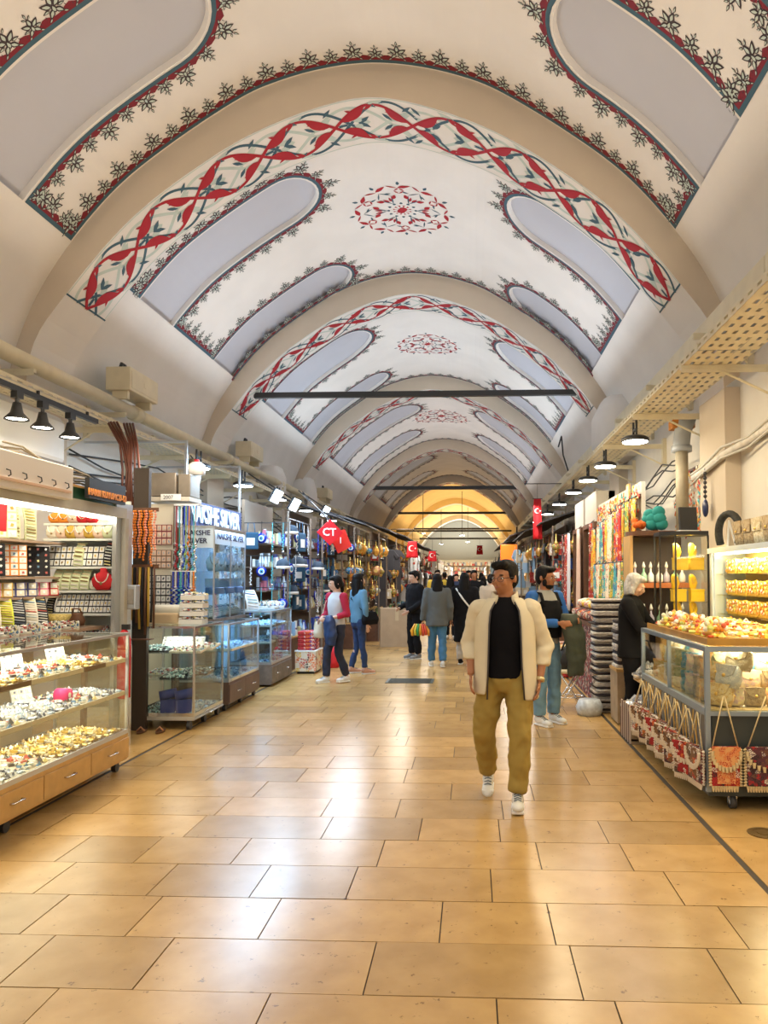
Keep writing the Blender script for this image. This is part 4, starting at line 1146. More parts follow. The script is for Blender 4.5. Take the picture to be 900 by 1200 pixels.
# long thin necklaces and bead curtain at the right of the board
random.seed(5)
NC = [('grey', M('grey_bead', (.4, .42, .42), .4)), ('red', M('red_bead', (.4, .03, .05), .3)), ('teal', M('teal_bead', (.05, .35, .35), .3)), ('white', M('white_bead', (.8, .8, .8), .3)), ('blue', M('blue_bead', (.03, .07, .55), .25)),
      ('green', M('green_bead', (.25, .4, .1), .3)), ('amber', M('amber')), ('black', M('black_bead')), ('turquoise', M('turq_bead', (.1, .5, .55), .3)), ('silver', chrome)]
def mk_strand(mat, L, r, charm):
    def f():
        t = thing('bead_strand', 'x', 'bead strand'); g = G(); g.tube([(0, 0, 0), (0, 0, -L * .45)], r * .5, 5); n = int(L * .55 / (r * 2.1))
        g.build('cord', mat, t); g = G()
        for k in range(n): g.ell((r * .8 * sin(k * 1.3), r * .5 * cos(k), -L * .45 - r * 2.1 * k), r * (1.0 + .5 * (k % 3 == 0)), 6, 4)
        g.build('beads', mat, t, True)
        g = G(); g.ell((0, 0, -L - r), (r * 2.2, r, r * 2.8), 8, 6); g.build('pendant', charm, t, True); return t
    return f
t = thing('necklace_rail', 'white rail with hooks carrying long bead necklaces right of the backboard', 'rail', (-3.37, 8.60, 2.44))
g = G(); g.bb(-.14, .16, -.012, .012, 0, .02); g.build('rod', white_m, t); g = G(); g.bb(.13, .16, 0, .2, 0, .02); g.bb(-.14, -.11, 0, .2, 0, .02); g.build('arm', white_m, t)
for i in range(10):
    c, m_ = NC[i]
    place('st_' + c, mk_strand(m_, .95, .012, chrome), (-3.49 + .028 * i, 8.58 - .02 * (i % 2), 2.43), 0, f'long {c} bead necklace hanging on the white rail', 'long necklaces on the white rail', scale=(1, 1, random.uniform(.85, 1.15)))
for i in range(9):
    c, m_ = [NC[k] for k in (4, 3, 4, 8, 4, 9, 4, 3, 6)][i]
    place('st_' + c, mk_strand(m_, .95, .012, chrome), (-3.47 + .03 * i, 8.50, 1.66), 0, f'{c} beads in the lower bundle, {nth(i)} from left', 'lower bundle of beads', scale=(1.6, 1.6, .42))
t = thing('necklace_rail', 'lower thin rail carrying the bundle of blue and white beads', 'rail', (-3.37, 8.52, 1.66)); g = G(); g.bb(-.14, .16, -.008, .008, 0, .012); g.build('rod', white_m, t); g = G(); g.bb(-.14, -.12, 0, .18, 0, .012); g.build('arm', white_m, t)
# wall clock under the tray
t = thing('wall_clock', 'round brown rimmed clock hanging under the left cable tray', 'clock', (-4.05, 10.6, 3.12), .0)
g = G(); g.tube([(-.02, 0, 0), (.05, 0, 0)], .20, 28); g.build('rim', M('clock_rim', (.25, .15, .06), .4), t, True)
g = G(); g.tube([(.051, 0, 0), (.055, 0, 0)], .165, 28); g.build('dial', white_m, t)
g = G(); g.box((.058, 0, .05), (.004, .012, .11)); g.box((.058, .04, 0), (.004, .09, .012)); g.build('hand', black_m, t)
g = G(); g.tube([(0, 0, .19), (-.05, 0, .25)], .01, 5); g.build('hook', black_m, t)

# ---------------------------------------------------------------- third stand: tall silver cabinet with lettering
BL = M('pale_blue_board', (.62, .76, .90), .5)
t = showcase('display_cabinet', 'silver shop lower showcase on dark wood drawers with blue lit trays', -3.50, -2.90, 8.80, 10.05, .08, .34, 1.04, [.70], M('brown_drawer', (.16, .10, .08), .5, noise=.2), alu, glass_b, nd=2, mull=2)
place('j4', J4, (-3.13, 9.05, .345), .0, 'pale blue tray of rings at near end, lower level of silver shop case', None, scale=(1.1, 1, 1.2))
for i, (y, z) in enumerate(((9.4, .345), (9.75, .345), (9.05, .705), (9.4, .705), (9.75, .705))):
    place('j4', J4, (-3.13, y, z), .0, f'pale blue ring tray, silver shop case, {("lower", "upper")[z > .5]} level, {("near", "middle", "far")[int((y - 8.9) / .35)]}', 'pale blue ring trays', scale=(1.1, 1.1, 1.2))
t = thing('display_cabinet', 'tall blue lit glass cabinet lettered with the silver shop name', 'display case', (-3.2, 9.45, 0))
g = G(); g.bb(-.32, .10, -.62, .62, 1.05, 1.09); g.build('base_board', wood_g, t)
g = G(); g.bb(-.36, -.34, -.62, .62, 1.05, 2.2); g.build('back_panel', BL, t)
g = G(); g.bb(-.36, -.32, -.66, -.60, .0, 2.2); g.build('wood_side', wood_d, t)
for x, y in ((-.31, -.61), (.09, -.61), (.09, 0), (.09, .61)): g = G(); g.bb(x - .008, x + .008, y - .008, y + .008, 1.09, 2.2); g.build('corner_post', alu, t)
for z in (1.10, 1.38, 1.66): g = G(); g.bb(-.33, .08, -.60, .60, z, z + .008); g.build('glass_shelf', glass_b, t)
for a in ((-.30, .08, -.612, -.608, 1.09, 1.95), (.088, .092, -.60, -.01, 1.09, 2.0), (.088, .092, .01, .60, 1.09, 2.0)): g = G(); g.bb(*a); g.build('glass_door', glass_b, t)
g = G(); g.bb(-.32, .08, -.612, -.600, 1.95, 2.2); g.bb(.08, .092, -.60, .61, 2.0, 2.2); g.build('letter_panel', BL, t)
dk = M('sign_navy', (.02, .03, .10), .5)
text('NAKSHE', .085, (-.12, -.615, 2.13), (pi / 2, 0, 0), dk, t, bold=.002, ext=.002)
text('SILVER', .085, (-.12, -.615, 2.035), (pi / 2, 0, 0), dk, t, bold=.002, ext=.002)
text('NAKSHE SILVER', .11, (.094, 0, 2.10), (pi / 2, 0, pi / 2), dk, t, bold=.002, ext=.002, sx=1.35)
g = G(); g.bb(-.36, .10, -.62, .62, 2.2, 2.22); g.build('top', alu, t)
area('cabinet_led', (-3.1, 9.45, 2.17), .1, 4, COOL, (0, 0, 0), 1.1)
for i in range(5):
    place('bust_lb', mk_bust(lbluev, SIL), (-3.18, 8.98 + i * .24, 1.67), .9, f'pale blue bust in the tall silver cabinet, {nth(i)} from near end', 'pale blue busts', scale=1.15)
for i in range(3):
    place('boxB', lambda: mk_navybox(), (-3.16, 9.02 + i * .38, 1.39), .8, f'navy and white jewellery box on the middle shelf of the silver cabinet, {nth(i)} from near end', 'navy jewellery boxes') if False else None
def mk_navybox():
    t = thing('jewellery_box', 'x', 'box'); g = G(); g.bb(-.1, .1, -.06, .06, 0, .08); g.build('box_body', M('mid_blue', (.10, .20, .45), .5), t, bevel=.01)
    g = G(); g.bb(-.1, .1, .05, .065, .08, .19); g.build('open_lid', lbluev, t); return t
for i in range(3): place('boxB', mk_navybox, (-3.16, 9.02 + i * .38, 1.39), .8, f'open blue box in the tall silver cabinet, {nth(i)} from near end', 'blue jewellery boxes')
for i in range(6): place('s_lb', mk_strip(.09, .17, white_m, BLUEJ, 7), (-3.16, 8.95 + i * .19, 1.11), .9, f'white bangle strip low in the silver cabinet, {nth(i)} from near end', 'white bangle strips', -.3)
t = thing('shop_sign', 'dark blue sign with large white letters above the silver shop', 'sign', (-3.62, 10.35, 2.26))
g = G(); g.bb(-.03, 0, -1.15, 1.15, 0, .34); g.build('sign_board', M('sign_navy'), t)
text('NAKSHE SILVER', .34, (.004, 0, .17), (pi / 2, 0, pi / 2), M('white_letters', (.85, .92, 1), .5), t, ext=.012, bold=.006, sx=.86)
g = G(); g.bb(-.03, .0, -1.1, -1.07, .34, 1.08); g.bb(-.03, .0, 1.07, 1.1, .34, 1.08); g.bb(-1.34, -.03, -1.1, -1.07, 1.05, 1.079); g.bb(-1.34, -.03, 1.07, 1.1, 1.05, 1.079); g.build('hanger', alu, t)
# ---------------------------------------------------------------- fourth stand
t = showcase('glass_counter', 'lower grey wood glass counter of the silver shop, fourth on the left', -3.55, -2.92, 10.75, 11.95, .03, .32, 1.10, [.62, .86], wood_g, alu, glass_b, nd=2, mull=2, wheels=False)
for i, (y, z) in enumerate(((11.0, .325), (11.35, .325), (11.7, .325), (11.0, .625), (11.35, .625), (11.7, .625), (11.0, .865), (11.35, .865), (11.7, .865))):
    place(('j4', 'j5', 'j4')[i % 3], (J4, J5, J4)[i % 3], (-3.2, y, z), 0, f'silver tray in the grey wood counter, {("lower", "middle", "upper")[i // 3]} level, {nth(i % 3)} along', 'trays in the grey wood counter', scale=(1.1, 1.1, 1.2))
place('s_lb', mk_strip(.09, .17, white_m, BLUEJ, 7), (-3.25, 10.95, 1.105), .8, 'pale blue slanted stand on top of the grey wood counter', None, -.2, scale=(2.2, 1, 1.9))
def mk_bits(mat, seed):
    def f():
        t = thing('trinket_heap', 'x', 'trinkets'); g = G(); g.bb(-.2, .2, -.14, .14, 0, .03); g.build('tray', white_m, t)
        bits(.38, .26, 110, .03, .05, seed, .05).build('trinkets', mat, t, kind='stuff'); return t
    return f
place('h1', mk_bits(MIXJ, 21), (-3.2, 11.35, 1.105), 0, 'tray heaped with white and gold trinkets on the grey wood counter')
place('h1', mk_bits(MIXJ, 21), (-3.2, 11.75, 1.105), .2, 'farther tray of trinkets on the grey wood counter')
# ---------------------------------------------------------------- right side
def patt(name, cols, scale=14, dist=0., rough=.85):
    """printed or woven textile: voronoi cells coloured from a small palette"""
    if name in _mats: return _mats[name]
    m = bpy.data.materials.new(name); m.use_nodes = True; _mats[name] = m
    nt = m.node_tree; b = nt.nodes['Principled BSDF']; b.inputs['Roughness'].default_value = rough
    tc = nt.nodes.new('ShaderNodeTexCoord'); v = nt.nodes.new('ShaderNodeTexVoronoi'); v.inputs['Scale'].default_value = scale
    v2 = nt.nodes.new('ShaderNodeTexVoronoi'); v2.inputs['Scale'].default_value = scale * 2.3; v2.feature = 'DISTANCE_TO_EDGE'
    nt.links.new(tc.outputs['Object'], v.inputs['Vector']); nt.links.new(tc.outputs['Object'], v2.inputs['Vector'])
    r = nt.nodes.new('ShaderNodeValToRGB'); r.color_ramp.interpolation = 'CONSTANT'; e = r.color_ramp.elements
    while len(e) < len(cols): e.new(.5)
    for i, c in enumerate(cols): e[i].position = i / len(cols); e[i].color = (*c, 1)
    sx = nt.nodes.new('ShaderNodeSeparateColor'); nt.links.new(v.outputs['Color'], sx.inputs[0])
    nt.links.new(sx.outputs[0], r.inputs[0])
    mx = nt.nodes.new('ShaderNodeMix'); mx.data_type = 'RGBA'; mx.inputs[7].default_value = (*cols[-1], 1)
    mt = nt.nodes.new('ShaderNodeMath'); mt.operation = 'LESS_THAN'; mt.inputs[1].default_value = .10
    nt.links.new(v2.outputs['Distance'], mt.inputs[0]); nt.links.new(mt.outputs[0], mx.inputs[0]); nt.links.new(r.outputs[0], mx.inputs[6])
    nt.links.new(mx.outputs[2], b.inputs['Base Color'])
    return m


R_, O_, Y_, W_, K_, B_, T_, Br, G_ = (.50, .03, .03), (.75, .18, .04), (.80, .52, .06), (.80, .74, .62), (.04, .03, .03), (.06, .12, .40), (.08, .42, .45), (.22, .11, .05), (.15, .28, .10)
kilim_r = patt('kilim_red', [R_, O_, K_, R_, W_, (.35, .02, .02)], 30)
kilim_k = patt('kilim_dark', [K_, Br, W_, R_, K_, (.12, .04, .05)], 34)
kilim_m = patt('kilim_mixed', [R_, W_, K_, O_, W_, Br], 26)
scarf = [patt('scarf_orange', [O_, R_, W_, T_, O_, Y_], 16), patt('scarf_yellow', [Y_, Y_, O_, W_, Y_, G_], 18), patt('scarf_red', [R_, O_, W_, B_, R_, R_], 20), patt('scarf_white', [W_, W_, R_, T_, O_, W_], 20),
         patt('scarf_teal', [T_, W_, O_, B_, Y_, R_], 20), patt('scarf_blue', [B_, W_, R_, Y_, B_, T_], 18)]
SNM = ['orange', 'yellow', 'red', 'white', 'teal', 'blue']
fringe_m = M('cream_fringe', (.78, .62, .34), .9, noise=.2, scale=60)
pouch_m = [patt('brocade_gold', [(.70, .45, .10), (.80, .60, .22), (.55, .30, .06), (.82, .68, .40)], 45), patt('brocade_pink', [(.75, .45, .5), (.8, .7, .6), (.5, .35, .6), (.85, .75, .5)], 45),
           patt('brocade_cream', [(.85, .8, .65), (.8, .7, .5), (.9, .85, .75), (.6, .5, .3)], 45), patt('brocade_orange', [(.8, .35, .05), (.85, .5, .15), (.75, .25, .05), (.85, .65, .35)], 45),
           patt('brocade_blue', [(.15, .45, .7), (.3, .6, .8), (.7, .8, .85), (.1, .3, .5)], 45), patt('brocade_white', [(.9, .9, .88), (.8, .82, .85), (.85, .85, .8), (.6, .65, .7)], 45), patt('brocade_brown', [(.3, .2, .1), (.45, .33, .18), (.2, .13, .08), (.5, .4, .25)], 45),
           patt('brocade_green', [(.35, .4, .2), (.5, .52, .3), (.25, .3, .15), (.6, .6, .4)], 45)]
PNM = ['gold', 'pink', 'cream', 'orange', 'blue', 'white', 'brown', 'green']
XR0, XR1, YR0, YR1 = 1.63, 2.52, 5.26, 7.18
cx, cy = (XR0 + XR1) / 2, (YR0 + YR1) / 2; hx, hy = (XR1 - XR0) / 2, (YR1 - YR0) / 2
steel = M('steel_blue_frame', (.34, .42, .50), .35, .7); darkp = M('dark_panel', (.05, .06, .055), .45, noise=.2, scale=3); greyp = M('grey_panel', (.10, .11, .12), .4, .2)
t = thing('glass_counter', 'big glass counter of woven pouches on castors, nearest on the right', 'display case', (cx, cy, 0))
g = G(); g.bb(-hx + .02, hx, -hy + .02, hy - .02, .12, .66); g.build('dark_cabinet', greyp, t)
g = G(); g.bb(-hx + .03, hx, -hy, -hy + .02, .17, .64); g.build('end_panel', darkp, t)
g = G(); g.bb(-hx, hx, -hy - .005, hy, .09, .16); g.build('plinth', darkp, t)
for i in range(3):
    g = G(); ya = -hy + .03 + 2 * (hy - .03) / 3 * i; g.bb(-hx - .005, -hx + .02, ya + .01, ya + 2 * (hy - .03) / 3 - .01, .17, .64); g.build('front_panel', M('front_grey_panel', (.20, .21, .21), .35, .4), t)
g = G()
for sx in (-1, 1):
    for sy in (-1, 1): g.bb(sx * hx - .0165, sx * hx + .0165, sy * hy - .0165, sy * hy + .0165, .12, 1.113)
    g.bb(sx * hx - .018, sx * hx + .018, -hy, hy, 1.08, 1.115); g.bb(sx * hx - .02, sx * hx + .018, -hy, hy, .64, .69)
for sy in (-1, 1): g.bb(-hx, hx, sy * hy - .018, sy * hy + .018, 1.08, 1.115); g.bb(-hx, hx, sy * hy - .018, sy * hy + .018, .64, .67)
g.bb(-hx - .018, -hx + .01, .02 - .012, .02 + .012, .68, 1.1); g.build('frame', steel, t)
for a in ((-hx - .004, -hx, -hy + .02, .0, .69, 1.08), (-hx - .004, -hx, .04, hy - .02, .69, 1.08), (-hx + .02, hx - .02, -hy - .004, -hy, .67, 1.08)):
    g = G(); g.bb(*a); g.build('glass_pane', glass_w, t)
g = G(); g.bb(-hx + .02, hx - .02, -hy + .02, hy - .02, 1.10, 1.106); g.build('glass_top', glass_w, t)
g = G(); g.bb(-hx + .02, hx - .02, -hy + .02, hy - .02, .66, .675); g.build('inner_floor', M('gold_floor', (.55, .42, .2), .5), t)
for sx in (-.62, .62):
    for sy in (-.97, 0, .95):
        x, y = sx * hx, sy * hy
        g = G(); g.tube([(x - .02, y, .045), (x + .02, y, .045)], .044, 18); c = g.build('castor', M('rubber_grey', (.06, .06, .06), .6), t, True)
        g = G(); g.tube([(x - .023, y, .045), (x + .023, y, .045)], .022, 12); g.bb(x - .03, x + .03, y - .01, y + .01, .045, .09); g.build('hub', chrome, c)
area('counter_light', (cx, cy, 1.07), .5, 34, (1, .86, .58), (0, 0, 0), 1.7)
area('counter_light', (-3.2, 4.8, 1.12), .3, 12, (1, .95, .85), (0, 0, 0), 2.6)
area('counter_light', (-3.1, 4.8, .875), .3, 9, (1, .95, .85), (0, 0, 0), 2.6)  # this and the next: unseen lamps added under shelves to brighten lower trays
area('counter_light', (-3.1, 4.8, .605), .3, 9, (1, .92, .75), (0, 0, 0), 2.6)
area('counter_light', (-3.2, 8.15, 1.06), .4, 3, (1, .95, .85), (0, 0, 0), .6)
area('counter_light', (-3.2, 9.45, 1.02), .3, 6, COOL, (0, 0, 0), 1.1)
area('counter_light', (-3.25, 11.35, 1.08), .3, 7, COOL, (0, 0, 0), 1.1)
# hanging carpet bags on the counter
def mk_bag(body, flap, W, H, mat_f=fringe_m, strap_h=.34):
    def f():
        t = thing('carpet_bag', 'x', 'bag'); g = G(); g.box((0, 0, -H / 2), (W, .035, H)); g.build('bag_body', body, t, bevel=.012)
        g = G(); n = 12; pts = [(-W / 2, 0), (W / 2, 0)] + [(W / 2 * cos(pi * i / n), -H * .12 - H * .40 * sin(pi * i / n)) for i in range(n + 1)]
        g.prism(pts, -.028, -.018, 'y'); g.build('flap', flap, t)
        g = G()
        for i in range(n + 1):
            a = pi * i / n; x, z = W / 2 * cos(a), -H * .12 - H * .40 * sin(a); g.tube([(x, -.03, z + .006), (x * 1.02, -.036, z - .03)], [.015, .009], 5)
        for i in range(int(W / .018)): x = -W / 2 + .018 * i + .009; g.tube([(x, -.01, -H + .005), (x, -.012, -H - .035)], [.012, .006], 4)
        for i in range(int(H / .02)):
            z = -H + .02 * i + .01
            for s in (-1, 1): g.tube([(s * W / 2, 0, z), (s * (W / 2 + .018), -.005, z - .004)], [.012, .006], 4)
        g.build('fringe', mat_f, t, kind='stuff')
        g = G(); g.bb(-W * .32, W * .32, -.022, -.0178, -H * .92, -H * .60); g.build('panel', flap, t)
        for s in (-1, 1):
            g = G(); g.tube([(s * W * .46, 0, -.01), (s * W * .02, .01, strap_h)], .005, 5); g.build('strap', fringe_m, t, True)
        return t
    return f
lst = [('bagR', mk_bag(kilim_r, patt('flap_red', [(.55, .05, .03), (.75, .2, .06), (.5, .03, .02), (.8, .4, .15)], 40), .19, .27), 1.73, 'red and orange fringed carpet bag hanging on the end of the right counter'),
       ('bagK', mk_bag(kilim_k, kilim_k, .30, .27), 2.02, 'dark flowered carpet bag with cream fringe hanging on the end of the right counter'),
       ('bagM', mk_bag(kilim_m, kilim_m, .28, .27), 2.34, 'mixed pattern carpet bag, rightmost on the end of the right counter')]
for k, f, x, lb in lst: place(k, f, (x, YR0 - .05, .44), 0, lb)
for i in range(13):
    y = YR0 + .12 + i * .145
    k, f = (('bagK2', mk_bag(kilim_k, kilim_m, .24, .24, M('pale_fringe', (.72, .62, .48), .9), .24)), ('bagM2', mk_bag(kilim_m, kilim_r, .24, .24, M('pale_fringe'), .24)), ('bagW2', mk_bag(patt('kilim_white', [W_, (.6, .5, .4), R_, W_, K_, W_], 30), kilim_m, .24, .24, M('pale_fringe'), .24)))[i % 3]
    place(k, f, (XR0 - .045 - .02 * (i % 2), y, .40), -pi / 2 + (.25 if i % 2 else -.2) + .3, f'{("dark", "red and white", "pale")[i % 3]} fringed bag hanging along the right counter front, {nth(i)} from near end', 'bags along the right counter front')
# cords of extra bags, hanging straight on the grey panels
t = thing('hanging_chains', 'row of thin chains and tassels hanging on the grey right counter front', 'chains', (XR0 - .03, YR0, .64))
for i in range(22):
    g = G(); y = .06 + i * .085; g.tube([(0, y, 0), (-.004, y + .01, -.12), (0, y + .005, -.24)], .004, 4); g.build('chain', gold_m if i % 3 else M('grey_bead'), t)
# pouches inside the glass
random.seed(9)
def mk_pouch(mat):
    def f():
        t = thing('brocade_pouch', 'x', 'pouch'); g = G()
        g.loft([(0, 0, 0, .075, .03, 0, .6), (0, 0, .05, .088, .042, 0, .6), (0, 0, .11, .085, .03, 0, .6), (0, 0, .14, .06, .014, 0, .6)], 14); g.build('pouch_body', mat, t, True)
        g = G(); g.prism([(-.08, .135), (.08, .135), (.06, .08), (0, .055), (-.06, .08)], -.045, -.034, 'y'); g.build('flap', mat, t); g = G(); g.ell((0, -.048, .07), .012, 8, 6); g.build('button', gold_m, t, True); return t
    return f
k = 0
for row, (x, z) in enumerate(((1.76, .68), (1.82, .81), (1.90, .93))):
    for i in range(10):
        c = (i * 3 + row * 5) % 8; y = YR0 + .16 + i * .175
        if row == 2 and i % 3 == 1: continue
        place('pouch%d' % c, mk_pouch(pouch_m[c]), (x, y, z), -pi / 2 + .7 + random.uniform(-.2, .2), f'{PNM[c]} brocade pouch in the right counter, {("lowest", "middle", "highest")[row]} row, {nth(i)} from near end', 'brocade pouches in the right counter', -.25, 1.15)
for row, z in enumerate((.68, .79, .90)):
    for i in range(4):
        c = (i * 5 + row * 3 + 1) % 8
        if row == 0 and i == 3: continue
        place('pouch%d' % c, mk_pouch(pouch_m[c]), (1.86 + i * .155, YR0 + .16 + .10 * row, z), .1 * (i - 1), f'{PNM[c]} pouch seen through the end glass, {("lowest", "middle", "highest")[row]} row, {nth(i)} from left', 'pouches behind the end glass', -.2, .95)
for c, nm, loc, i in ((6, 'brown', (1.95, 5.42, 1.0), 0),):
    pass
def mk_roll(mat):
    def f():
        t = thing('shawl_roll', 'x', 'rolled shawl'); g = G(); g.tube([(-.17, 0, .03), (-.15, 0, .03), (.15, 0, .03), (.17, 0, .03)], [.02, .034, .034, .02], 12, sq=.8); g.build('roll', mat, t, True)
        g = G(); g.tube([(-.02, 0, .03), (.02, 0, .03)], .037, 12, sq=.8); g.build('band', gold_m, t, True); return t
    return f
for i in range(6):
    m_, nm = ((M('cream_wool', (.8, .75, .6), .9), 'cream'), (M('dark_red_wool', (.3, .02, .02), .9), 'dark red'), (M('red_wool', (.6, .05, .04), .9), 'red'), (M('green_wool', (.45, .5, .35), .9), 'sage'), (M('brown_wool', (.3, .2, .1), .9), 'brown'), (M('olive_wool', (.4, .36, .15), .9), 'olive'))[i]
    place('roll' + nm, mk_roll(m_), (2.33, 5.45, .677 + .062 * i), 0, f'{nm} rolled shawl stacked at the right in the end glass, {nth(i)} from the bottom', 'rolled shawls behind the end glass')
# goods on the counter top
t = thing('goods_tray', 'long golden wooden tray of bright trinkets on the right counter top', 'tray', (2.06, 6.2, 1.118))
g = G(); g.bb(-.40, .42, -.88, .9, 0, .02); g.bb(-.41, -.40, -.88, .9, 0, .05); g.bb(-.41, .42, -.89, -.88, 0, .05); g.build('tray', M('golden_wood', (.60, .30, .05), .4, noise=.2), t)
YELJ = RI('bright_trinkets', [(.85, .60, .05), (.9, .75, .2), (.8, .3, .05), (.85, .8, .6), (.6, .7, .2), (.85, .5, .1), (.9, .9, .85), (.6, .1, .05)], .4)
bits(.74, 1.7, 650, .032, .05, 31, .07).build('trinkets', YELJ, t, kind='stuff')
def mk_figbox():
    t = thing('bead_bundle', 'x', 'bead bundle'); g = G(); rr = random.Random(4)
    for i in range(26): g.ell((rr.uniform(-.07, .07), rr.uniform(-.05, .05), .02 + rr.uniform(0, .09)), .02, 6, 4)
    g.build('beads', YELJ, t, kind='stuff'); g = G(); g.lathe([(.08, 0), (.095, .03), (.085, .03), (.07, .01)], n=14); g.build('dish', M('golden_wood'), t, True); return t
for i in range(8): place('figbox', mk_figbox, (1.78 + .1 * (i % 2), 5.55 + i * .2, 1.17), i, f'small dish of yellow and orange beads on the right counter, {nth(i)} from near end', 'bead dishes on the right counter')
# tall wall cabinet of yellow jewellery, along the wall
white_f = M('white_frame', (.60, .70, .78), .35, .3)
t = thing('display_cabinet', 'silver framed wall cabinet full of yellow gilt jewellery, far right', 'display case', (2.60, 6.3, 0))
g = G(); g.bb(.08, .10, -1.7, 1.15, 1.0, 1.86); g.build('back_panel', M('gold_lit_back', (.70, .52, .18), .5), t)
g = G(); g.bb(-.22, .1, -1.7, 1.15, 0, 1.02); g.build('lower_cupboard', greyp, t)
g = G(); g.bb(-.22, .1, 1.10, 1.17, 1.0, 1.84); g.bb(-.24, -.20, 1.12, 1.17, 1.0, 1.86); g.build('frame_post', white_f, t)
g = G(); g.bb(-.26, .1, -1.7, 1.19, 1.83, 1.88); g.build('frame_top', white_f, t)
g = G(); g.bb(-.20, -.17, -1.7, 1.1, 1.81, 1.83); g.build('light_strip', M('strip_warm', (1, .9, .6), emit=8), t)
area('cabinet_led', (2.42, 6.0, 1.80), .08, 20, (1, .82, .42), (0, radians(-20), 0), 2.2)
for z in (1.02, 1.24, 1.42, 1.62): g = G(); g.bb(-.20, .08, -1.7, 1.1, z, z + .01); g.build('glass_shelf', glass_w, t)
def mk_goldrow():
    t = thing('gilt_jewellery_stand', 'x', 'jewellery stand'); g = G(); g.bb(-.12, .12, -.05, .05, 0, .012); g.prism([(-.05, .012), (.05, .012), (.04, .13), (-.04, .13)], -.12, .12, 'x'); g.build('stand', M('yellow_velvet', (.72, .48, .05), .7), t)
    g = G(); rr = random.Random(6)
    for i in range(60): g.box((rr.uniform(-.115, .115), -.052 - rr.uniform(0, .01), rr.uniform(.02, .13)), (.022, .008, .016), rz=0, ry=rr.uniform(0, 3))
    g.build('jewellery', YELJ, t, kind='stuff'); return t
for r_, z in enumerate((1.032, 1.252, 1.432, 1.632)):
    for i in range(9): place('goldrow', mk_goldrow, (2.52, 5.15 + i * .255, z), -pi / 2, f'gilt jewellery stand in the yellow wall cabinet, {("bottom", "second", "third", "top")[r_]} shelf, {nth(8 - i)} from far end', 'gilt stands in the wall cabinet')
# rolled textiles and a horseshoe shaped ornament on top of the cabinet
for i in range(8):
    m_ = pouch_m[(6, 6, 7, 6, 6, 2, 6, 7)[i]]
    place('troll%d' % ((6, 6, 7, 6, 6, 2, 6, 7)[i]), (lambda m_=m_: mk_clutch(m_)()), (2.50, 5.3 + i * .24, 1.885), -pi / 2, f'{("brown", "dark brown", "olive", "brown", "tan brown", "cream", "brown", "green")[i]} woven clutch bag standing on the wall cabinet, {nth(7 - i)} from far end', 'woven clutches on the wall cabinet') if False else None
def mk_clutch(mat):
    def f():
        t = thing('woven_clutch', 'x', 'bag'); g = G(); g.loft([(0, 0, 0, .10, .04, 0, .5), (0, 0, .10, .105, .05, 0, .5), (0, .02, .2, .10, .035, 0, .5), (0, .03, .23, .09, .02, 0, .5)], 16); g.build('bag_body', mat, t, True)
        g = G(); g.prism([(-.10, .225), (.10, .225), (.085, .11), (-.085, .11)], -.056, -.046, 'y'); g.build('flap', mat, t); g = G(); g.ell((0, -.06, .13), .012, 8, 6); g.build('button', gold_m, t, True); return t
    return f
for i, c in enumerate((6, 2, 6, 7, 6, 2, 6, 6)):
    place('clutch%d' % c, mk_clutch(pouch_m[c]), (2.48, 5.3 + i * .23, 1.885), -pi / 2, f'{PNM[c]} woven clutch standing on the wall cabinet, {nth(7 - i)} from far end', 'woven clutches on the wall cabinet')
t = thing('horseshoe_ornament', 'black horseshoe shaped woven ornament on the wall cabinet end', 'ornament', (2.50, 7.32, 1.885), -pi / 2 + .5)
g = G(); g.tube([(.13 * cos(a) * (1 + .1 * sin(a)), 0, .13 + .20 * sin(a)) for a in [-.5 + (pi + 1.0) * i / 16 for i in range(17)]], .035, 10, sq=1.2); g.build('hoop', M('black_woven', (.04, .04, .035), .7, noise=.5, scale=40), t, True)
g = G(); g.tube([(-.02, 0, 0), (0, 0, .26), (.08, 0, .02)], .012, 6); g.build('prop', white_m, t)
# corner vitrine and bottle shelf
t = thing('corner_vitrine', 'tall hexagonal glass vitrine of yellow boxes behind the right counter', 'display case', (2.16, 7.75, 0))
hexp = [(-.24, .14), (-.24, -.08), (-.12, -.22), (.20, -.22), (.24, -.1), (.24, .14)]
g = G(); g.prism(hexp, 0, 1.06); g.build('base_cabinet', wood_l, t)
g = G(); g.prism([(a * 1.03, b * 1.03) for a, b in hexp], 2.02, 2.06); g.build('top_plate', black_m, t)
for z in (1.07, 1.34, 1.66): g = G(); g.prism([(a * .95, b * .95) for a, b in hexp], z, z + .008); g.build('glass_shelf', glass_w, t)
for a, b in hexp[:5]: g = G(); g.bb(a - .008, a + .008, b - .008, b + .008, 1.06, 2.02); g.build('edge_post', black_m, t)
for i in range(5):
    (a, b), (c, d) = hexp[i], hexp[(i + 1) % 6]
    g = G(); g.quad((a, b, 1.06), (c, d, 1.06), (c, d, 2.02), (a, b, 2.02)); g.build('glass_pane', glass_w, t)
area('vitrine_led', (2.16, 7.73, 2.0), .2, 7, (1, .85, .5), (0, 0, 0))
yb = M('yellow_box', (.85, .58, .03), .5)
def mk_ybox():
    t = thing('gift_box', 'x', 'box'); g = G(); g.bb(-.07, .07, -.04, .04, 0, .11); g.build('box_body', yb, t, bevel=.004); g = G(); g.bb(-.073, .073, -.043, .043, .11, .125); g.build('lid', yb, t); return t
def mk_ycase():
    t = thing('necklace_case', 'x', 'jewellery case'); g = G(); g.loft([(0, 0, 0, .045, .03), (.01, 0, .08, .06, .03), (0, .01, .16, .05, .025), (-.01, .02, .2, .02, .015)], 10); g.build('form', yb, t, True); g = G(); g.tube([(-.03, -.035, .15), (0, -.04, .06), (.035, -.035, .15)], .006, 5); g.build('necklace', gold_m, t); return t
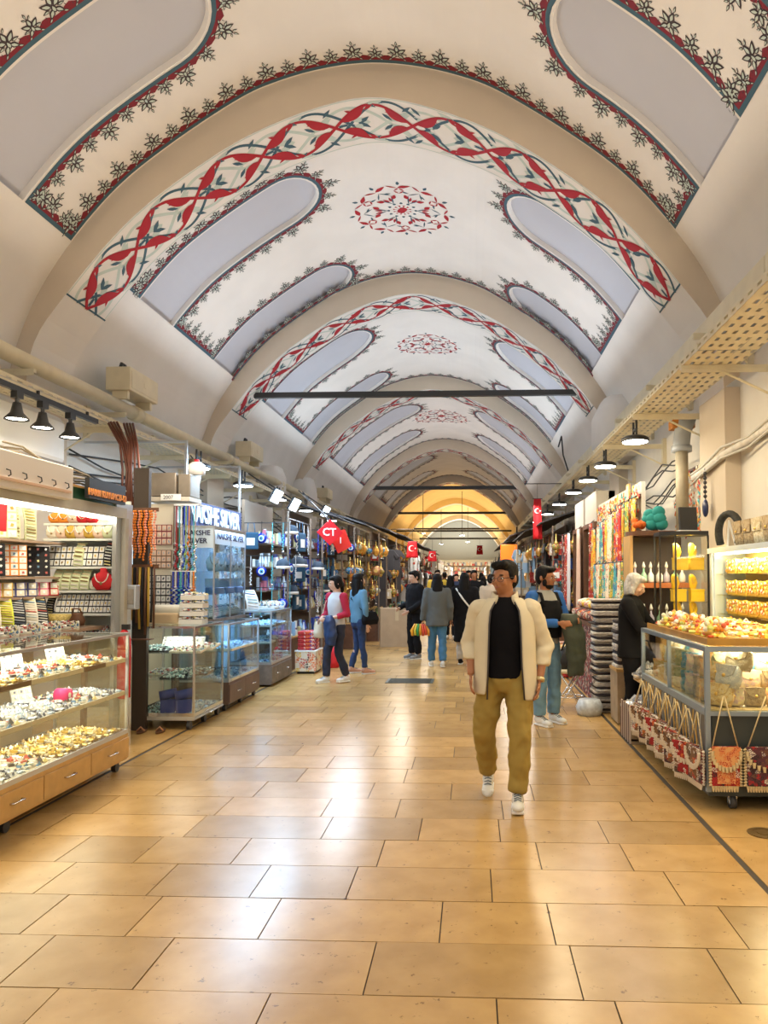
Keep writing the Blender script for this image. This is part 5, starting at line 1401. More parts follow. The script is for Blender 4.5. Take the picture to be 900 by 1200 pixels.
for i, (x, z) in enumerate(((2.12, 1.08), (2.28, 1.08), (2.10, 1.35), (2.28, 1.35), (2.12, 1.67), (2.28, 1.67))):
    place('ybox', mk_ybox, (x, 7.66, z), .1, f'bright yellow box in the corner vitrine, {("bottom", "middle", "top")[i // 2]} shelf, {("left", "right")[i % 2]}', 'yellow boxes in the vitrine')
    place('ycase', mk_ycase, (x - .02, 7.72, z + .128), .1, f'yellow necklace form standing on a box, vitrine {("bottom", "middle", "top")[i // 2]} shelf, {("left", "right")[i % 2]}', 'yellow necklace forms', scale=.75)
t = thing('tablet_screen', 'black square screen standing on top of the corner vitrine', 'screen', (2.20, 7.65, 2.062), .1)
g = G(); g.box((0, 0, .13), (.19, .03, .24), rx=-.1); g.build('screen', black_m, t, bevel=.008); g = G(); g.bb(-.1, .1, -.05, .06, 0, .012); g.build('foot', white_m, t)
t = thing('bottle_shelf', 'dark shelf stack with perfume bottles beside the vitrine', 'shelving', (2.02, 8.35, 0))
g = G(); g.bb(-.30, .35, .16, .18, 0, 2.05); g.build('back_panel', M('dark_back', (.07, .05, .05), .5), t)
for z in (1.02, 1.48): g = G(); g.bb(-.30, .35, -.2, .16, z, z + .055); g.build('shelf', M('redbrown_shelf', (.40, .12, .04), .4), t)
g = G(); g.loft([(0, 0, 2.05, .30, .24, 0, .7), (0, 0, 2.10, .30, .24, 0, .7)], 20); g.build('canopy', wood_d, t); g = G(); g.bb(-.30, -.27, -.2, .16, 0, 2.05); g.build('side', wood_l, t)
def mk_bottle(mat):
    def f():
        t = thing('perfume_bottle', 'x', 'bottle'); g = G(); g.lathe([(.03, 0), (.038, .02), (.036, .08), (.012, .12), (.01, .16)], n=10); g.build('flask', mat, t, True)
        g = G(); g.lathe([(.014, .16), (.02, .18), (.004, .23)], n=8); g.build('stopper', white_m, t, True); return t
    return f
bt = [('clear', M('bottle_clear', (.75, .78, .82), .1)), ('white', white_m), ('lilac', M('lilac', (.5, .45, .6), .2)), ('green', M('mint_glass', (.3, .55, .4), .2))]
for r_, z in enumerate((1.076, 1.536)):
    for i in range(7):
        c, m_ = bt[(i + r_ * 2) % 4]; place('bot' + c, mk_bottle(m_), (1.79 + .085 * i, 8.24 - .04 * (i % 2), z), 0, f'{c} perfume bottle with pointed stopper, {("lower", "upper")[r_]} dark shelf, {nth(i)} from left', 'perfume bottles')
for i, (m_, nm, x, r_) in enumerate(((M('orange_cloth', (.75, .15, .02), .8), 'orange', 1.85, .08), (M('teal_cloth', (.02, .28, .28), .8), 'teal', 2.03, .15))):
    g = G(); rr = random.Random(i)
    for k in range(9): g.ell((rr.uniform(-.07, .07), rr.uniform(-.05, .05), r_ * .5 + rr.uniform(0, r_)), (r_ * .5, r_ * .4, r_ * .45), 8, 6)
    t = thing('scarf_bunch', f'{nm} gathered scarf bunch on top of the bottle shelf', 'scarf', (x, 8.3, 2.10)); g.build('cloth', m_, t, True); g = G(); g.lathe([(.03, 0), (.03, .02)], n=8); g.build('foot', wood_d, t)
# textiles hanging along the right wall
def wavy(w, h, amp, n=16, rows=8, seed=0, tw=0):
    g = G(); rr = random.Random(seed); ph = rr.uniform(0, 6)
    for r_ in range(rows + 1):
        z = -h * r_ / rows; k = 1 - .25 * (1 - r_ / rows)
        for j in range(n + 1):
            u = j / n; g.v.append(((u - .5) * w * k, amp * (.4 + .6 * r_ / rows) * sin(u * 11 + ph + .3 * r_), z + (0 if r_ < rows else .01 * sin(u * 30))))
    for r_ in range(rows):
        for j in range(n): a = r_ * (n + 1) + j; g.f.append((a, a + 1, a + n + 2, a + n + 1)); g.m.append(0)
    return g
def hang(i, loc, w, h, ci, lb, rz=-pi / 2, cat='scarf', nm='hanging_scarf', mat=None, group='textiles hanging on the right wall'):
    t = thing(nm, lb, cat, loc, rz, group); o = wavy(w, h, .02, seed=i).build('cloth', mat or scarf[ci], t, True)
    md = o.modifiers.new('s', 'SOLIDIFY'); md.thickness = .006
    g = G(); g.tube([(-w * .4, 0, .01), (w * .4, 0, .01)], .010, 6); g.tube([(0, 0, .01), (0, .06, .06)], .006, 5); g.build('hanger_bar', black_m, t)
random.seed(2)
STK = RI('trinket_colours', [R_, O_, Y_, W_, T_, W_, O_, (.8, .6, .3)], .6)
t = thing('stall_wall', 'pale board partition behind the hanging textiles on the right', 'partition', (2.04, 11.0, 0))
g = G(); g.bb(0, .05, -2.0, 1.0, 0, 2.75); g.build('panel', plaster_wall, t); g = G(); g.bb(-.02, .0, -2.0, 1.0, 2.55, 2.6); g.build('rail', wood_d, t)
order = [0, 1, 2, 0, 4, 3, 1, 0, 5, 2, 3, 0]
for i in range(12):
    y = 9.1 + i * .23
    hang(i, (1.97 - .04 * (i % 3), y, 2.55 - .02 * i), .30, random.uniform(.9, 1.15), order[i], f'{SNM[order[i]]} patterned scarf on the right wall, {nth(i)} from the bottle shelf')
for i in range(9):
    y = 9.2 + i * .26; c = (i * 2 + 1) % 6
    hang(i + 30, (1.86, y, 1.78), .28, .5, c, f'{SNM[c]} patterned cloth in the lower hanging row, {nth(i)} from the bottle shelf')
for i, (px, nm_, c) in enumerate(((0, 'framed picture', 0),)):
    t = thing('wall_picture', 'small cream framed picture high on the lamp-lit right wall', 'picture', (2.0, 9.6, 2.68), -pi / 2)
    g = G(); g.bb(-.08, .08, 0, .02, -.11, .11); g.build('frame', wood_l, t); g = G(); g.bb(-.055, .055, -.004, 0, -.085, .085); g.build('print', creamv, t); 
# low counter piled with cushions under the textiles
gg = bits(3.0, .5, 700, .035, .0, 61, 0); gg.v = [(-.03 - z * .4, x - .5, y + 2.45) for x, y, z in gg.v]
gg.build('hanging_trinkets', STK, bpy.data.objects['stall_wall'], kind='stuff')
t = thing('trinket_curtain', 'curtain of small bright trinkets on the lamp-lit wall above the bottle shelf', 'trinkets', (2.70, 9.2, 2.2))
gg = bits(1.3, .8, 420, .035, .0, 62, 0); gg.v = [(-.03 - z * .4, x, y + .3) for x, y, z in gg.v]; gg.build('trinkets', STK, t, kind='stuff')
g = G(); g.bb(-.01, .06, -.66, .66, .70, .73); g.build('rail', wood_d, t)
t = thing('cushion_bench', 'low bench covered with patterned cushions under the hanging scarves', 'bench', (1.80, 10.5, 0))
g = G(); g.bb(-.25, .25, -1.1, 1.1, 0, .95); g.build('bench_body', kilim_k, t); g = G(); g.bb(-.27, .25, -1.12, 1.12, .95, 1.0); g.build('bench_top', wood_d, t)
def mk_cush(mat):
    def f():
        g = G(); g.loft([(0, 0, 0, .10, .08, 0, .4), (0, 0, .03, .19, .15, 0, .4), (0, 0, .07, .20, .16, 0, .4), (0, 0, .11, .19, .15, 0, .4), (0, 0, .14, .10, .08, 0, .4)], 20)
        return tag(g.build('cushion', mat, None, True), 'x', 'cushion')
    return f
for i in range(14):
    c = i % 4; m_ = (kilim_m, scarf[3], kilim_k, scarf[0])[c]
    place('cush%d' % c, mk_cush(m_), (1.72 + .10 * (i % 2), 9.55 + (i // 2) * .31, 1.0 + .14 * (i % 2)), random.uniform(-.3, .3), f'{("red kilim", "white print", "dark kilim", "orange print")[c]} cushion, {("lower", "upper")[i % 2]} row on the bench, {nth(i // 2)} from near end', 'cushions on the bench')
# tower of folded rugs
def mk_rug(mat, w, d, h):
    def f():
        g = G(); nl = 2
        for k in range(nl): g.tube([(-w / 2, 0, h * (k + .5) / nl), (-w / 2 + .01, 0, h * (k + .5) / nl), (w / 2 - .01, 0, h * (k + .5) / nl), (w / 2, 0, h * (k + .5) / nl)], [h * .2, h * .27, h * .27, h * .2], 8)
        g = G(); g.loft([(0, 0, 0, w / 2 - .01, d / 2 - .01, 0, .25), (0, 0, h * .25, w / 2, d / 2, 0, .25), (0, 0, h * .46, w / 2, d / 2, 0, .25), (0, 0, h * .5, w / 2 - .012, d / 2 - .012, 0, .25), (0, 0, h * .54, w / 2, d / 2, 0, .25), (0, 0, h * .8, w / 2, d / 2, 0, .25), (0, 0, h, w / 2 - .015, d / 2 - .015, 0, .25)], 24)
        return tag(g.build('folded_rug', mat, None, True), 'x', 'folded rug')
    return f
rugm = [M('rug_white', (.85, .80, .74), .9, noise=.3, scale=30), M('rug_black', (.05, .04, .045), .9, noise=.4, scale=30), M('rug_grey', (.60, .54, .50), .9, noise=.4, scale=30)] or [patt('rug_a', [W_, K_, (.5, .45, .4), W_, (.3, .25, .22), K_], 40), patt('rug_b', [(.65, .6, .52), K_, W_, (.35, .3, .3), R_, K_], 44), patt('rug_c', [W_, (.25, .2, .2), W_, (.5, .42, .34), K_, W_], 50)]
random.seed(8)
for i in range(48):
    place('rug%d' % (i % 3), mk_rug(rugm[i % 3], .42, .40, .05), (1.66 + random.uniform(-.02, .02), 9.05 + random.uniform(-.02, .02), .002 + .0278 * i), random.uniform(-.12, .12), f'thin {("white", "black", "grey")[i % 3]} folded rug in the tall stack, {nth(i)} from the floor', 'folded rugs in the tall stack', scale=(1, 1, .54))
t = thing('wall_rug', 'small framed golden carpet hanging in front of the rug stack', 'carpet', (1.86, 8.80, .98), -.3)
g = G(); g.bb(-.14, .14, -.01, .0, -.30, .22); g.build('border', patt('carpet_border', [Br, W_, R_, Br, (.5, .3, .1), K_], 50), t); g = G(); g.bb(-.095, .095, -.016, -.01, -.25, .17); g.build('field', patt('carpet_field', [(.35, .28, .06), (.4, .3, .1), (.3, .22, .05), (.25, .3, .1)], 50), t); g = G(); g.bb(-.145, .145, -.012, .012, .215, .235); g.bb(.1, .12, 0, .1, -1.0 + .02, .23); g.build('hanging_rod', wood_d, t)
for i in range(14):
    place('rug%d' % (i % 3), mk_rug(rugm[i % 3], .42, .40, .05), (1.74 + random.uniform(-.01, .01), 8.40, .60 + .052 * i * .72), 0, f'small black and white cloth in the stack beside the counter, {nth(i)} from the bottom', 'small cloths beside the counter', scale=(.75, .75, .7))
t = thing('wooden_stand', 'wooden box stand carrying the small stack of cloths', 'stand', (1.76, 8.36, 0)); g = G(); g.bb(-.19, .19, -.2, .2, .02, .58); g.build('box_body', M('worn_wood', (.45, .33, .2), .6, noise=.2), t); g = G(); g.bb(-.2, .2, -.21, .21, .57, .60); g.build('top', wood_l, t)
t = thing('goods_crate', 'open wooden crate with vertical dark slats and silvery wrapped goods', 'crate', (1.72, 7.47, 0))
g = G(); g.bb(-.20, .20, -.24, .24, .03, .05); g.bb(.185, .2, -.24, .24, .0, .34); g.bb(-.2, .2, .225, .24, .0, .34); g.build('crate_body', wood_l, t)
g = G(); g.bb(-.20, .2, -.24, -.225, 0, .34); g.build('end_board', M('worn_wood'), t)
for i in range(10): g = G(); y = -.22 + i * .048; g.bb(-.21, -.195, y, y + .03, .0, .36); g.build('slat', wood_d if i % 2 else M('pale_slat', (.6, .5, .42), .7), t)
FOIL = RI('foil_pieces', [(.8, .85, .92), (.6, .66, .75), (.9, .92, .95), (.35, .4, .5), (.75, .7, .65)], .2, .4)
bits(.36, .42, 260, .045, .30, 41, .12).build('wrapped_goods', FOIL, t, kind='stuff')
t = thing('goods_crate', 'small pile of foil wrapped goods on a board above the crate', 'wrapped goods', (1.80, 7.56, .56)); g = G(); g.bb(-.16, .2, -.2, .12, 0, .02); g.bb(.1, .14, .0, .04, -.56, 0); g.build('board', wood_l, t); bits(.30, .28, 160, .04, .04, 42, .12).build('wrapped_goods', FOIL, t, kind='stuff')
# dark floor channel is the joint; folding stool with black bag
t = thing('folding_stool', 'round cream topped folding stool with crossed metal legs', 'stool', (1.18, 9.15, 0))
g = G(); g.lathe([(.17, .44), (.19, .455), (.19, .475), (.17, .485)], n=20); g.build('seat', M('cream_seat', (.75, .65, .45), .5), t, True)
for s in (-1, 1):
    for q in (-1, 1): g = G(); g.tube([(s * .15, q * .12, .012), (-s * .12, q * .12, .44)], .012, 8); g.build('leg', chrome, t, True)
g = G(); g.tube([(.17 * cos(a), .14 * sin(a), .15) for a in [2 * pi * i / 20 for i in range(21)]], .008, 6); g.build('ring_stretcher', chrome, t, True)
t = thing('black_bag', 'slouched black shoulder bag resting on the folding stool', 'bag', (1.18, 9.15, .487))
g = G(); g.loft([(0, 0, 0, .15, .10, 0, .6), (0, 0, .08, .18, .12, 0, .6), (.02, 0, .2, .14, .09, 0, .7), (.04, 0, .28, .08, .05)], 16); g.build('bag_body', M('black_nylon', (.015, .015, .018), .5), t, True)
g = G(); g.tube([(-.1, -.03, .2), (-.05, -.05, .34), (.06, -.04, .36), (.12, -.02, .2)], .012, 6); g.build('strap', M('black_nylon'), t, True)
g = G(); g.lathe([(.13, 0), (.15, .05), (.16, .10), (.12, .18)], n=14); o = g.build('plastic_bag', M('bag_plastic', (.62, .68, .75), .35, noise=.3, scale=18, bump=.8), None, True, loc=(1.36, 8.75, 0)); tag(o, 'crumpled bluish plastic bag on the floor by the rug stack', 'plastic bag')
# shop windows and door further along the right wall
for i, (y0, y1, lb) in enumerate(((12.2, 13.2, 'dark wooden framed shop window with carpets inside, right'), (13.6, 14.5, 'narrow dark shop doorway farther along the right side'))):
    t = thing('shop_window', lb, 'shop window', (2.02, (y0 + y1) / 2, 0)); h = (y1 - y0) / 2
    g = G(); g.bb(0, .3, -h - .1, h + .1, 0, .75); g.build('base', plaster_wall, t)
    g = G()
    g.bb(-.05, .05, -h - .08, -h, .75, 2.5); g.bb(-.05, .05, h, h + .08, .75, 2.5); g.bb(-.05, .05, -h, h, 2.42, 2.5); g.build('window_frame', wood_d, t)
    g = G(); g.bb(.2, .3, -h - .1, h + .1, .75, 3.0); g.build('back', M('shop_dark', (.05, .035, .03), .8), t)
    g = G(); g.bb(.0, .3, -h - .1, h + .1, 2.5, 3.0); g.build('lintel', M('old_board', (.55, .5, .42), .7), t)
    g = G(); g.bb(-.004, .0, -h, h, .76, 2.42); g.build('glass_pane', glass_c, t)
for i, (y, c, m_, lb) in enumerate(((11.95, 2, kilim_r, 'long dark red carpet hung beside the shop window'), (12.5, 3, None, 'white patterned carpet inside the shop window'), (12.9, 0, kilim_m, 'red and white kilim inside the shop window'), (13.35, 0, M('peach_cloth', (.80, .55, .42), .8), 'plain peach carpet hanging at the dark doorway'),
                                   (14.65, 0, M('grey_white_cloth', (.7, .68, .7), .8), 'plain pale grey carpet hanging past the dark doorway'), (15.1, 2, kilim_r, 'orange red kilim hanging past the grey carpet'), (15.6, 2, kilim_k, 'dark kilim hanging farther on the right'))):
    hang(60 + i, (1.90 if 'inside' not in lb else 2.12, y, 2.45), .34, 1.5, c, lb, cat='carpet', nm='hanging_carpet', mat=m_)
# piles of kilims standing on floor there
for i in range(18):
    c = i % 4; m_ = (kilim_r, kilim_m, kilim_k, scarf[0])[c]
    place('krug%d' % c, mk_rug(m_, .55, .50, .07), (1.70, 12.2 + .62 * (i // 6), .002 + .072 * (i % 6) * 1.0), random.uniform(-.08, .08), f'{("red", "mixed", "dark", "orange")[c]} folded kilim, {("first", "second", "third")[i // 6]} pile past the rug tower, {nth(i % 6)} up', 'folded kilims in low piles')
# ---------------------------------------------------------------- farther stalls on both sides
def mk_eye():
    t = thing('evil_eye_pendant', 'x', 'pendant'); g = G(); g.tube([(0, .012, 0), (0, -.012, 0)], .09, 16); g.build('disc', M('eye_blue', (.01, .03, .35), .15), t, True)
    g = G(); g.tube([(0, -.0125, 0), (0, -.018, 0)], .055, 14); g.build('white_ring', white_m, t); g = G(); g.tube([(0, -.0185, 0), (0, -.024, 0)], .036, 12); g.build('iris', M('eye_light', (.1, .45, .8), .2), t); g = G(); g.tube([(0, -.0245, 0), (0, -.028, 0)], .016, 10); g.build('pupil', black_m, t)
    g = G(); g.tube([(0, 0, .09), (0, 0, .30)], .006, 5); g.build('cord', black_m, t); return t
def mk_mosaic(cols, nm):
    def f():
        t = thing('mosaic_lamp', 'x', 'lamp'); g = G(); g.ell((0, 0, 0), (.10, .10, .085), 12, 8); g.build('globe', patt('mosaic_' + nm, cols, 40, rough=.2), t, True)
        g = G(); g.lathe([(.05, .07), (.06, .09), (.02, .13), (.01, .3)], n=10); g.lathe([(.01, -.15), (.04, -.11), (.05, -.08)], n=10); g.build('brass_cap', gold_m, t, True); return t
    return f
def mk_plate():
    t = thing('metal_plate', 'x', 'plate'); g = G(); g.tube([(0, .01, 0), (0, -.004, 0), (0, -.012, 0)], [.13, .13, .10], 18); g.build('plate', M('copper', (.65, .33, .15), .3, .8, noise=.3, scale=30), t, True)
    g = G(); g.tube([(0, -.013, 0), (0, -.016, 0)], .05, 14); g.build('boss', gold_m, t); g = G(); g.tube([(0, 0, .13), (0, 0, .2)], .004, 4); g.build('hook', black_m, t); return t
def mk_tote(mat):
    def f():
        t = thing('cloth_bag', 'x', 'bag'); g = G(); g.box((0, 0, -.17), (.26, .06, .30)); g.build('bag_body', mat, t, bevel=.015)
        g = G(); g.tube([(-.07, 0, -.03), (-.05, 0, .14), (.05, 0, .14), (.07, 0, -.03)], .008, 5); g.build('strap', mat, t, True); g = G(); g.bb(-.07, .07, -.034, -.03, -.25, -.12); g.build('patch', white_m, t); return t
    return f
def mk_lantern():
    t = thing('metal_lantern', 'x', 'lantern'); g = G(); g.lathe([(.02, -.14), (.07, -.10), (.09, -.0), (.06, .08), (.02, .12), (.008, .26)], n=8); g.build('body', gold_m, t)
    g = G(); g.lathe([(.075, -.08), (.094, -.0), (.066, .07)], n=8); g.build('glass', M('amber_glass', (.8, .4, .08), .15), t); return t
def mk_cap(mat):
    def f():
        t = thing('knit_cap', 'x', 'hat'); g = G(); g.lathe([(.11, 0), (.12, .04), (.10, .11), (.05, .15), (.0, .16)], n=14); g.build('crown', mat, t, True); g = G(); g.lathe([(.118, -.02), (.126, 0), (.124, .03)], n=14); g.build('brim', white_m, t, True); g = G(); g.tube([(0, 0, .16), (0, 0, .24)], .004, 4); g.build('cord', black_m, t); return t
    return f
def mk_shirt(mat):
    def f():
        t = thing('hanging_shirt', 'x', 'shirt'); g = G(); g.prism([(-.2, -.6), (.2, -.6), (.19, -.15), (.30, -.28), (.36, -.2), (.2, 0), (.07, .02), (-.07, .02), (-.2, 0), (-.36, -.2), (-.30, -.28), (-.19, -.15)], -.03, .03, 'y'); g.build('cloth', mat, t, bevel=.01)
        g = G(); g.tube([(-.15, 0, .01), (0, 0, .06), (.15, 0, .01)], .006, 4); g.tube([(0, 0, .06), (0, 0, .14)], .005, 4); g.build('hanger', black_m, t); return t
    return f
ITEMS = {'eye': (mk_eye, 'blue evil eye pendant', 'evil eye pendants'), 'mosR': (mk_mosaic([R_, O_, Y_, R_, G_], 'red'), 'red mosaic lamp', 'mosaic lamps'), 'mosB': (mk_mosaic([B_, T_, W_, B_, (.1, .3, .6)], 'blue'), 'blue mosaic lamp', 'mosaic lamps'),
         'mosG': (mk_mosaic([G_, Y_, T_, (.3, .5, .1), W_], 'green'), 'green mosaic lamp', 'mosaic lamps'), 'plate': (mk_plate, 'copper plate', 'copper plates'), 'totN': (mk_tote(M('navy_cloth', (.02, .08, .15), .8)), 'dark teal cloth bag', 'cloth bags'),
         'totC': (mk_tote(M('canvas', (.72, .65, .5), .8)), 'cream canvas bag', 'cloth bags'), 'totR': (mk_tote(kilim_r), 'red kilim bag', 'cloth bags'), 'lan': (mk_lantern, 'brass lantern', 'brass lanterns'), 'capP': (mk_cap(M('dark_knit', (.05, .07, .1), .9)), 'dark knit cap', 'knit caps'),
         'capR': (mk_cap(redv), 'red knit cap', 'knit caps'), 'shW': (mk_shirt(M('white_shirt', (.80, .85, .92), .8)), 'white shirt', 'hanging shirts'), 'shB': (mk_shirt(M('blue_shirt', (.3, .5, .75), .8)), 'light blue shirt', 'hanging shirts'), 'shD': (mk_shirt(M('dark_shirt', (.05, .05, .06), .8)), 'dark shirt', 'hanging shirts')}
for c, m_ in NC: ITEMS['st_' + c] = (mk_strand(m_, .95, .012, chrome), c + ' bead strand', 'bead strands on the stalls')
counters = {}
SIDE = {-1: 0, 1: 0}
STOCKM = {'blue': RI('stock_blue', [(.75, .85, .95), (.05, .1, .5), (.3, .5, .7), (.85, .85, .8), (.1, .1, .2), (.5, .15, .2), (.6, .55, .3)], .4), 'brass': RI('stock_brass', [(.35, .22, .08), (.1, .07, .05), (.6, .4, .15), (.2, .3, .12), (.5, .1, .05), (.7, .6, .4), (.05, .05, .06)], .4, .2),
          'mixed': RI('stock_mixed', [(.75, .7, .6), (.6, .08, .05), (.1, .25, .4), (.8, .5, .1), (.2, .35, .15), (.9, .88, .8), (.08, .07, .07), (.5, .3, .15)], .5), 'white': RI('stock_white', [(.85, .88, .92), (.7, .75, .8), (.9, .85, .75), (.3, .35, .45), (.8, .6, .4), (.6, .1, .1)], .5),
          'textile': RI('stock_textile', [R_, O_, Y_, W_, B_, T_, K_, Br], .8)}
def stall(side, xf, y0, y1, pal, lab, items, awning=True, rows=(2.55, 2.0, 1.5), dens=1.0, seed=0, top=2.7):
    """side -1 left, +1 right; xf front line of the stall"""
    rr = random.Random(seed); L = y1 - y0; s = side
    t = thing('market_stall', lab, 'market stall', (xf, (y0 + y1) / 2, 0)); h = L / 2
    dk = M('stall_dark', (.20, .15, .11), .7)
    wallx = (-4.95 + .0) if s < 0 else 2.75
    g = G(); g.bb(*sorted((s * .75, s * .80)), -h, h, 0, top + .2); g.build('back_panel', dk, t)
    for q in (-1, 1):
        g = G(); g.bb(*sorted((0, s * .03)), q * (h - .015) - .015, q * (h - .015) + .015, 0, top); g.build('post', dk, t)
    g = G(); g.bb(*sorted((s * .02, s * .5)), -h + .03, h - .03, 0, .55); g.build('counter_base', wood_d if pal != 'white' else wood_g, t)
    g = G(); g.bb(*sorted((s * .0, s * .5)), -h + .03, h - .03, .55, .58); g.build('counter_top', wood_l, t)
    for z in (.95, 1.35, 1.75, 2.15): g = G(); g.bb(*sorted((s * .38, s * .74)), -h + .03, h - .03, z, z + .02); g.build('shelf', dk, t)
    g = G(); g.tube([(s * .04, -h, top - .12), (s * .04, h, top - .12)], .015, 6)
    g.build('rail', black_m, t)
    g = G()
    for z, x0, x1 in ((.58, .05, .36), (.97, .40, .62), (1.37, .40, .62), (1.77, .40, .62), (2.17, .40, .62)):
        n = int(L * 34 * dens)
        for i in range(n):
            y = rr.uniform(-h + .06, h - .06); x = rr.uniform(x0, x1); a, b, c = rr.uniform(.03, .10), rr.uniform(.03, .1), rr.uniform(.05, .24)
            if i % 2: g.lathe([(a * .4, 0), (a * .7, c * .3), (a * .3, c * .8), (a * .35, c)], (s * x, y, z), 6)
            else: g.box((s * x, y, z + c / 2), (a, b, c), rr.uniform(0, 3))
    g.build('goods', STOCKM[pal], t, kind='stuff')
    if awning:
        g = G(); g.add([(s * .85, -h, top + .45), (s * .85, h, top + .45), (-s * .25, h, top + .08), (-s * .25, -h, top + .08), (s * .85, -h, top + .42), (s * .85, h, top + .42), (-s * .25, h, top + .05), (-s * .25, -h, top + .05)],
                       [(0, 1, 2, 3), (7, 6, 5, 4), (3, 2, 6, 7), (0, 3, 7, 4), (2, 1, 5, 6), (1, 0, 4, 5)]); g.build('awning', M('awning_black', (.03, .03, .035), .7), t)
    n = 0; short = f'{("left" if s < 0 else "right")} stall number {nth(SIDE[s])} inward'.replace(' number', ''); SIDE[s] += 1
    if dens > .45:
        for r_, z in enumerate((2.5, 1.95, 1.42)):
            g = G(); g.tube([(0, -h - .03, z), (s * .75, -h - .03, z)], .008, 5); g.build('end_rod', black_m, t)
            for q in range(4):
                k = items[rr.randrange(len(items))]; f, nm, grp = ITEMS[k]
                dz = .26 if k in ('eye', 'mosR', 'mosB', 'mosG', 'lan') else .2 if k.startswith('cap') else .14 if k[:2] in ('to', 'sh') else .2 if k == 'plate' else 0
                place('it_' + k, f, (xf + s * (.08 + .18 * q), y0 - .06, z - dz), rr.uniform(-.3, .3), f'{nm}, near end of the {short}, {("top", "middle", "low")[r_]} row, {nth(q)} inward', grp, scale=(1, 1, .5) if k.startswith('st_') else .95)
    for r_, z in enumerate(rows):
        y = y0 + .15 + .1 * r_; step = .24 / dens
        while y < y1 - .12:
            k = items[rr.randrange(len(items))]; f, nm, grp = ITEMS[k]
            dz = .26 if k in ('eye', 'mosR', 'mosB', 'mosG', 'lan') else .2 if k.startswith('cap') else .14 if k[:2] in ('to', 'sh') else .2 if k == 'plate' else 0
            sc_ = (1, 1, .5) if k.startswith('st_') else rr.uniform(.9, 1.15)
            counters[(k, lab)] = counters.get((k, lab), 0) + 1
            place('it_' + k, f, (xf + s * (.02 + .10 * r_ + .03 * (n % 2)), y, z - dz), -s * pi / 2 * -1 + rr.uniform(-.3, .3) if False else (pi / 2 if s < 0 else -pi / 2) + rr.uniform(-.4, .4),
                  f'{nm}, {short}, {("top", "middle", "low")[r_]} row, {nth(n % 60)}', grp, scale=sc_)
            y += step * rr.uniform(.8, 1.3) * (1.6 if k[:2] in ('to', 'sh') else 1); n += 1
        if r_: g = G(); g.tube([(s * (.02 + .10 * r_), -h + .02, z), (s * (.02 + .10 * r_), h - .02, z)], .006, 4); g.build('rod', black_m, t)
    return t


BEADS_B = ['st_blue', 'st_white', 'st_turquoise', 'st_silver', 'st_blue', 'eye', 'totN', 'capP']
BR = ['lan', 'plate', 'mosR', 'mosG', 'mosB', 'st_amber', 'st_green', 'eye', 'lan']
stall(-1, -3.05, 12.25, 14.0, 'blue', 'blue bead stall, third shop on the left', ['totN', 'capP', 'st_white', 'st_blue', 'eye', 'st_turquoise'], seed=1, dens=1.1, awning=False)
stall(-1, -2.85, 14.1, 16.3, 'blue', 'evil eye stall, left behind the two women', BEADS_B, seed=2, dens=1.2)
stall(-1, -2.60, 16.4, 18.3, 'brass', 'lamp and brass stall, left side', BR, seed=3, dens=1.3)
stall(-1, -2.30, 18.4, 20.1, 'brass', 'dark green souvenir stall, left side', BR + ['st_green', 'st_black'], seed=4, dens=1.3)
stall(-1, -2.15, 21.2, 25.0, 'mixed', 'souvenir stall past the third arch, left side', ['totR', 'plate', 'shD', 'totC', 'mosR', 'lan'], seed=5, dens=.9)
stall(-1, -2.1, 25.2, 29.5, 'mixed', 'souvenir stall far on the left', ['totC', 'shW', 'capR', 'totR', 'plate'], seed=6, dens=.7)
stall(-1, -2.0, 30.8, 40.0, 'mixed', 'long distant stall on the left', ['totC', 'shW', 'capR', 'totR', 'shD'], seed=7, dens=.40, rows=(2.55, 1.9))
stall(1, 1.72, 16.0, 18.5, 'textile', 'textile stall, right side behind the man', ['totR', 'st_red', 'mosR', 'shD', 'totC'], seed=8, dens=.9, rows=(2.5, 1.9))
stall(1, 1.60, 18.7, 24.5, 'mixed', 'mixed goods stall far on the right', ['totR', 'totC', 'shB', 'lan'], seed=9, dens=.6, rows=(2.5, 1.9))
stall(1, 1.50, 24.7, 29.4, 'white', 'white clothing stall far on the right', ['shW', 'shB', 'shW', 'totC'], seed=10, dens=.7, rows=(2.65, 2.0), top=2.9)
stall(1, 1.45, 30.8, 40.0, 'white', 'pale clothing stall in the distance, right', ['shW', 'shB', 'shW'], seed=11, dens=.4, rows=(2.75, 2.0), top=2.9)
stall(-1, -1.9, 41.4, 51.6, 'white', 'bright left stall under the yellow-lit vault', ['totC', 'shW'], seed=12, dens=.30, rows=(2.5,), awning=False)
stall(1, 1.3, 41.4, 51.6, 'white', 'bright right stall under the yellow-lit vault', ['shW', 'shB'], seed=13, dens=.30, rows=(2.6,), awning=False)
stall(-1, -1.7, 53.4, 65, 'white', 'last bright left stall', ['shW'], seed=14, dens=.25, rows=(2.5,), awning=False)
stall(1, 1.1, 53.4, 65, 'mixed', 'last bright right stall', ['shW'], seed=15, dens=.25, rows=(2.5,), awning=False)
t = thing('market_stall', 'wide bright shop closing the view at the street end', 'market stall', (-.4, 70, 0))
g = G(); g.bb(-2.6, 2.4, .4, .5, 0, 3.2); g.build('back_panel', M('bright_back', (.75, .72, .62), .6), t)
rr = random.Random(5); g = G()
for i in range(500): z = .4 + .45 * rr.randrange(6); c = rr.uniform(.12, .38); g.box((rr.uniform(-2.5, 2.3), rr.uniform(0, .3), z + c / 2), (rr.uniform(.08, .25), .1, c))
g.build('goods', STOCKM['white'], t, kind='stuff')
for k in range(6): g = G(); g.bb(-2.6, 2.4, -.05, .4, .38 + .45 * k, .4 + .45 * k); g.build('shelf', wood_l, t)

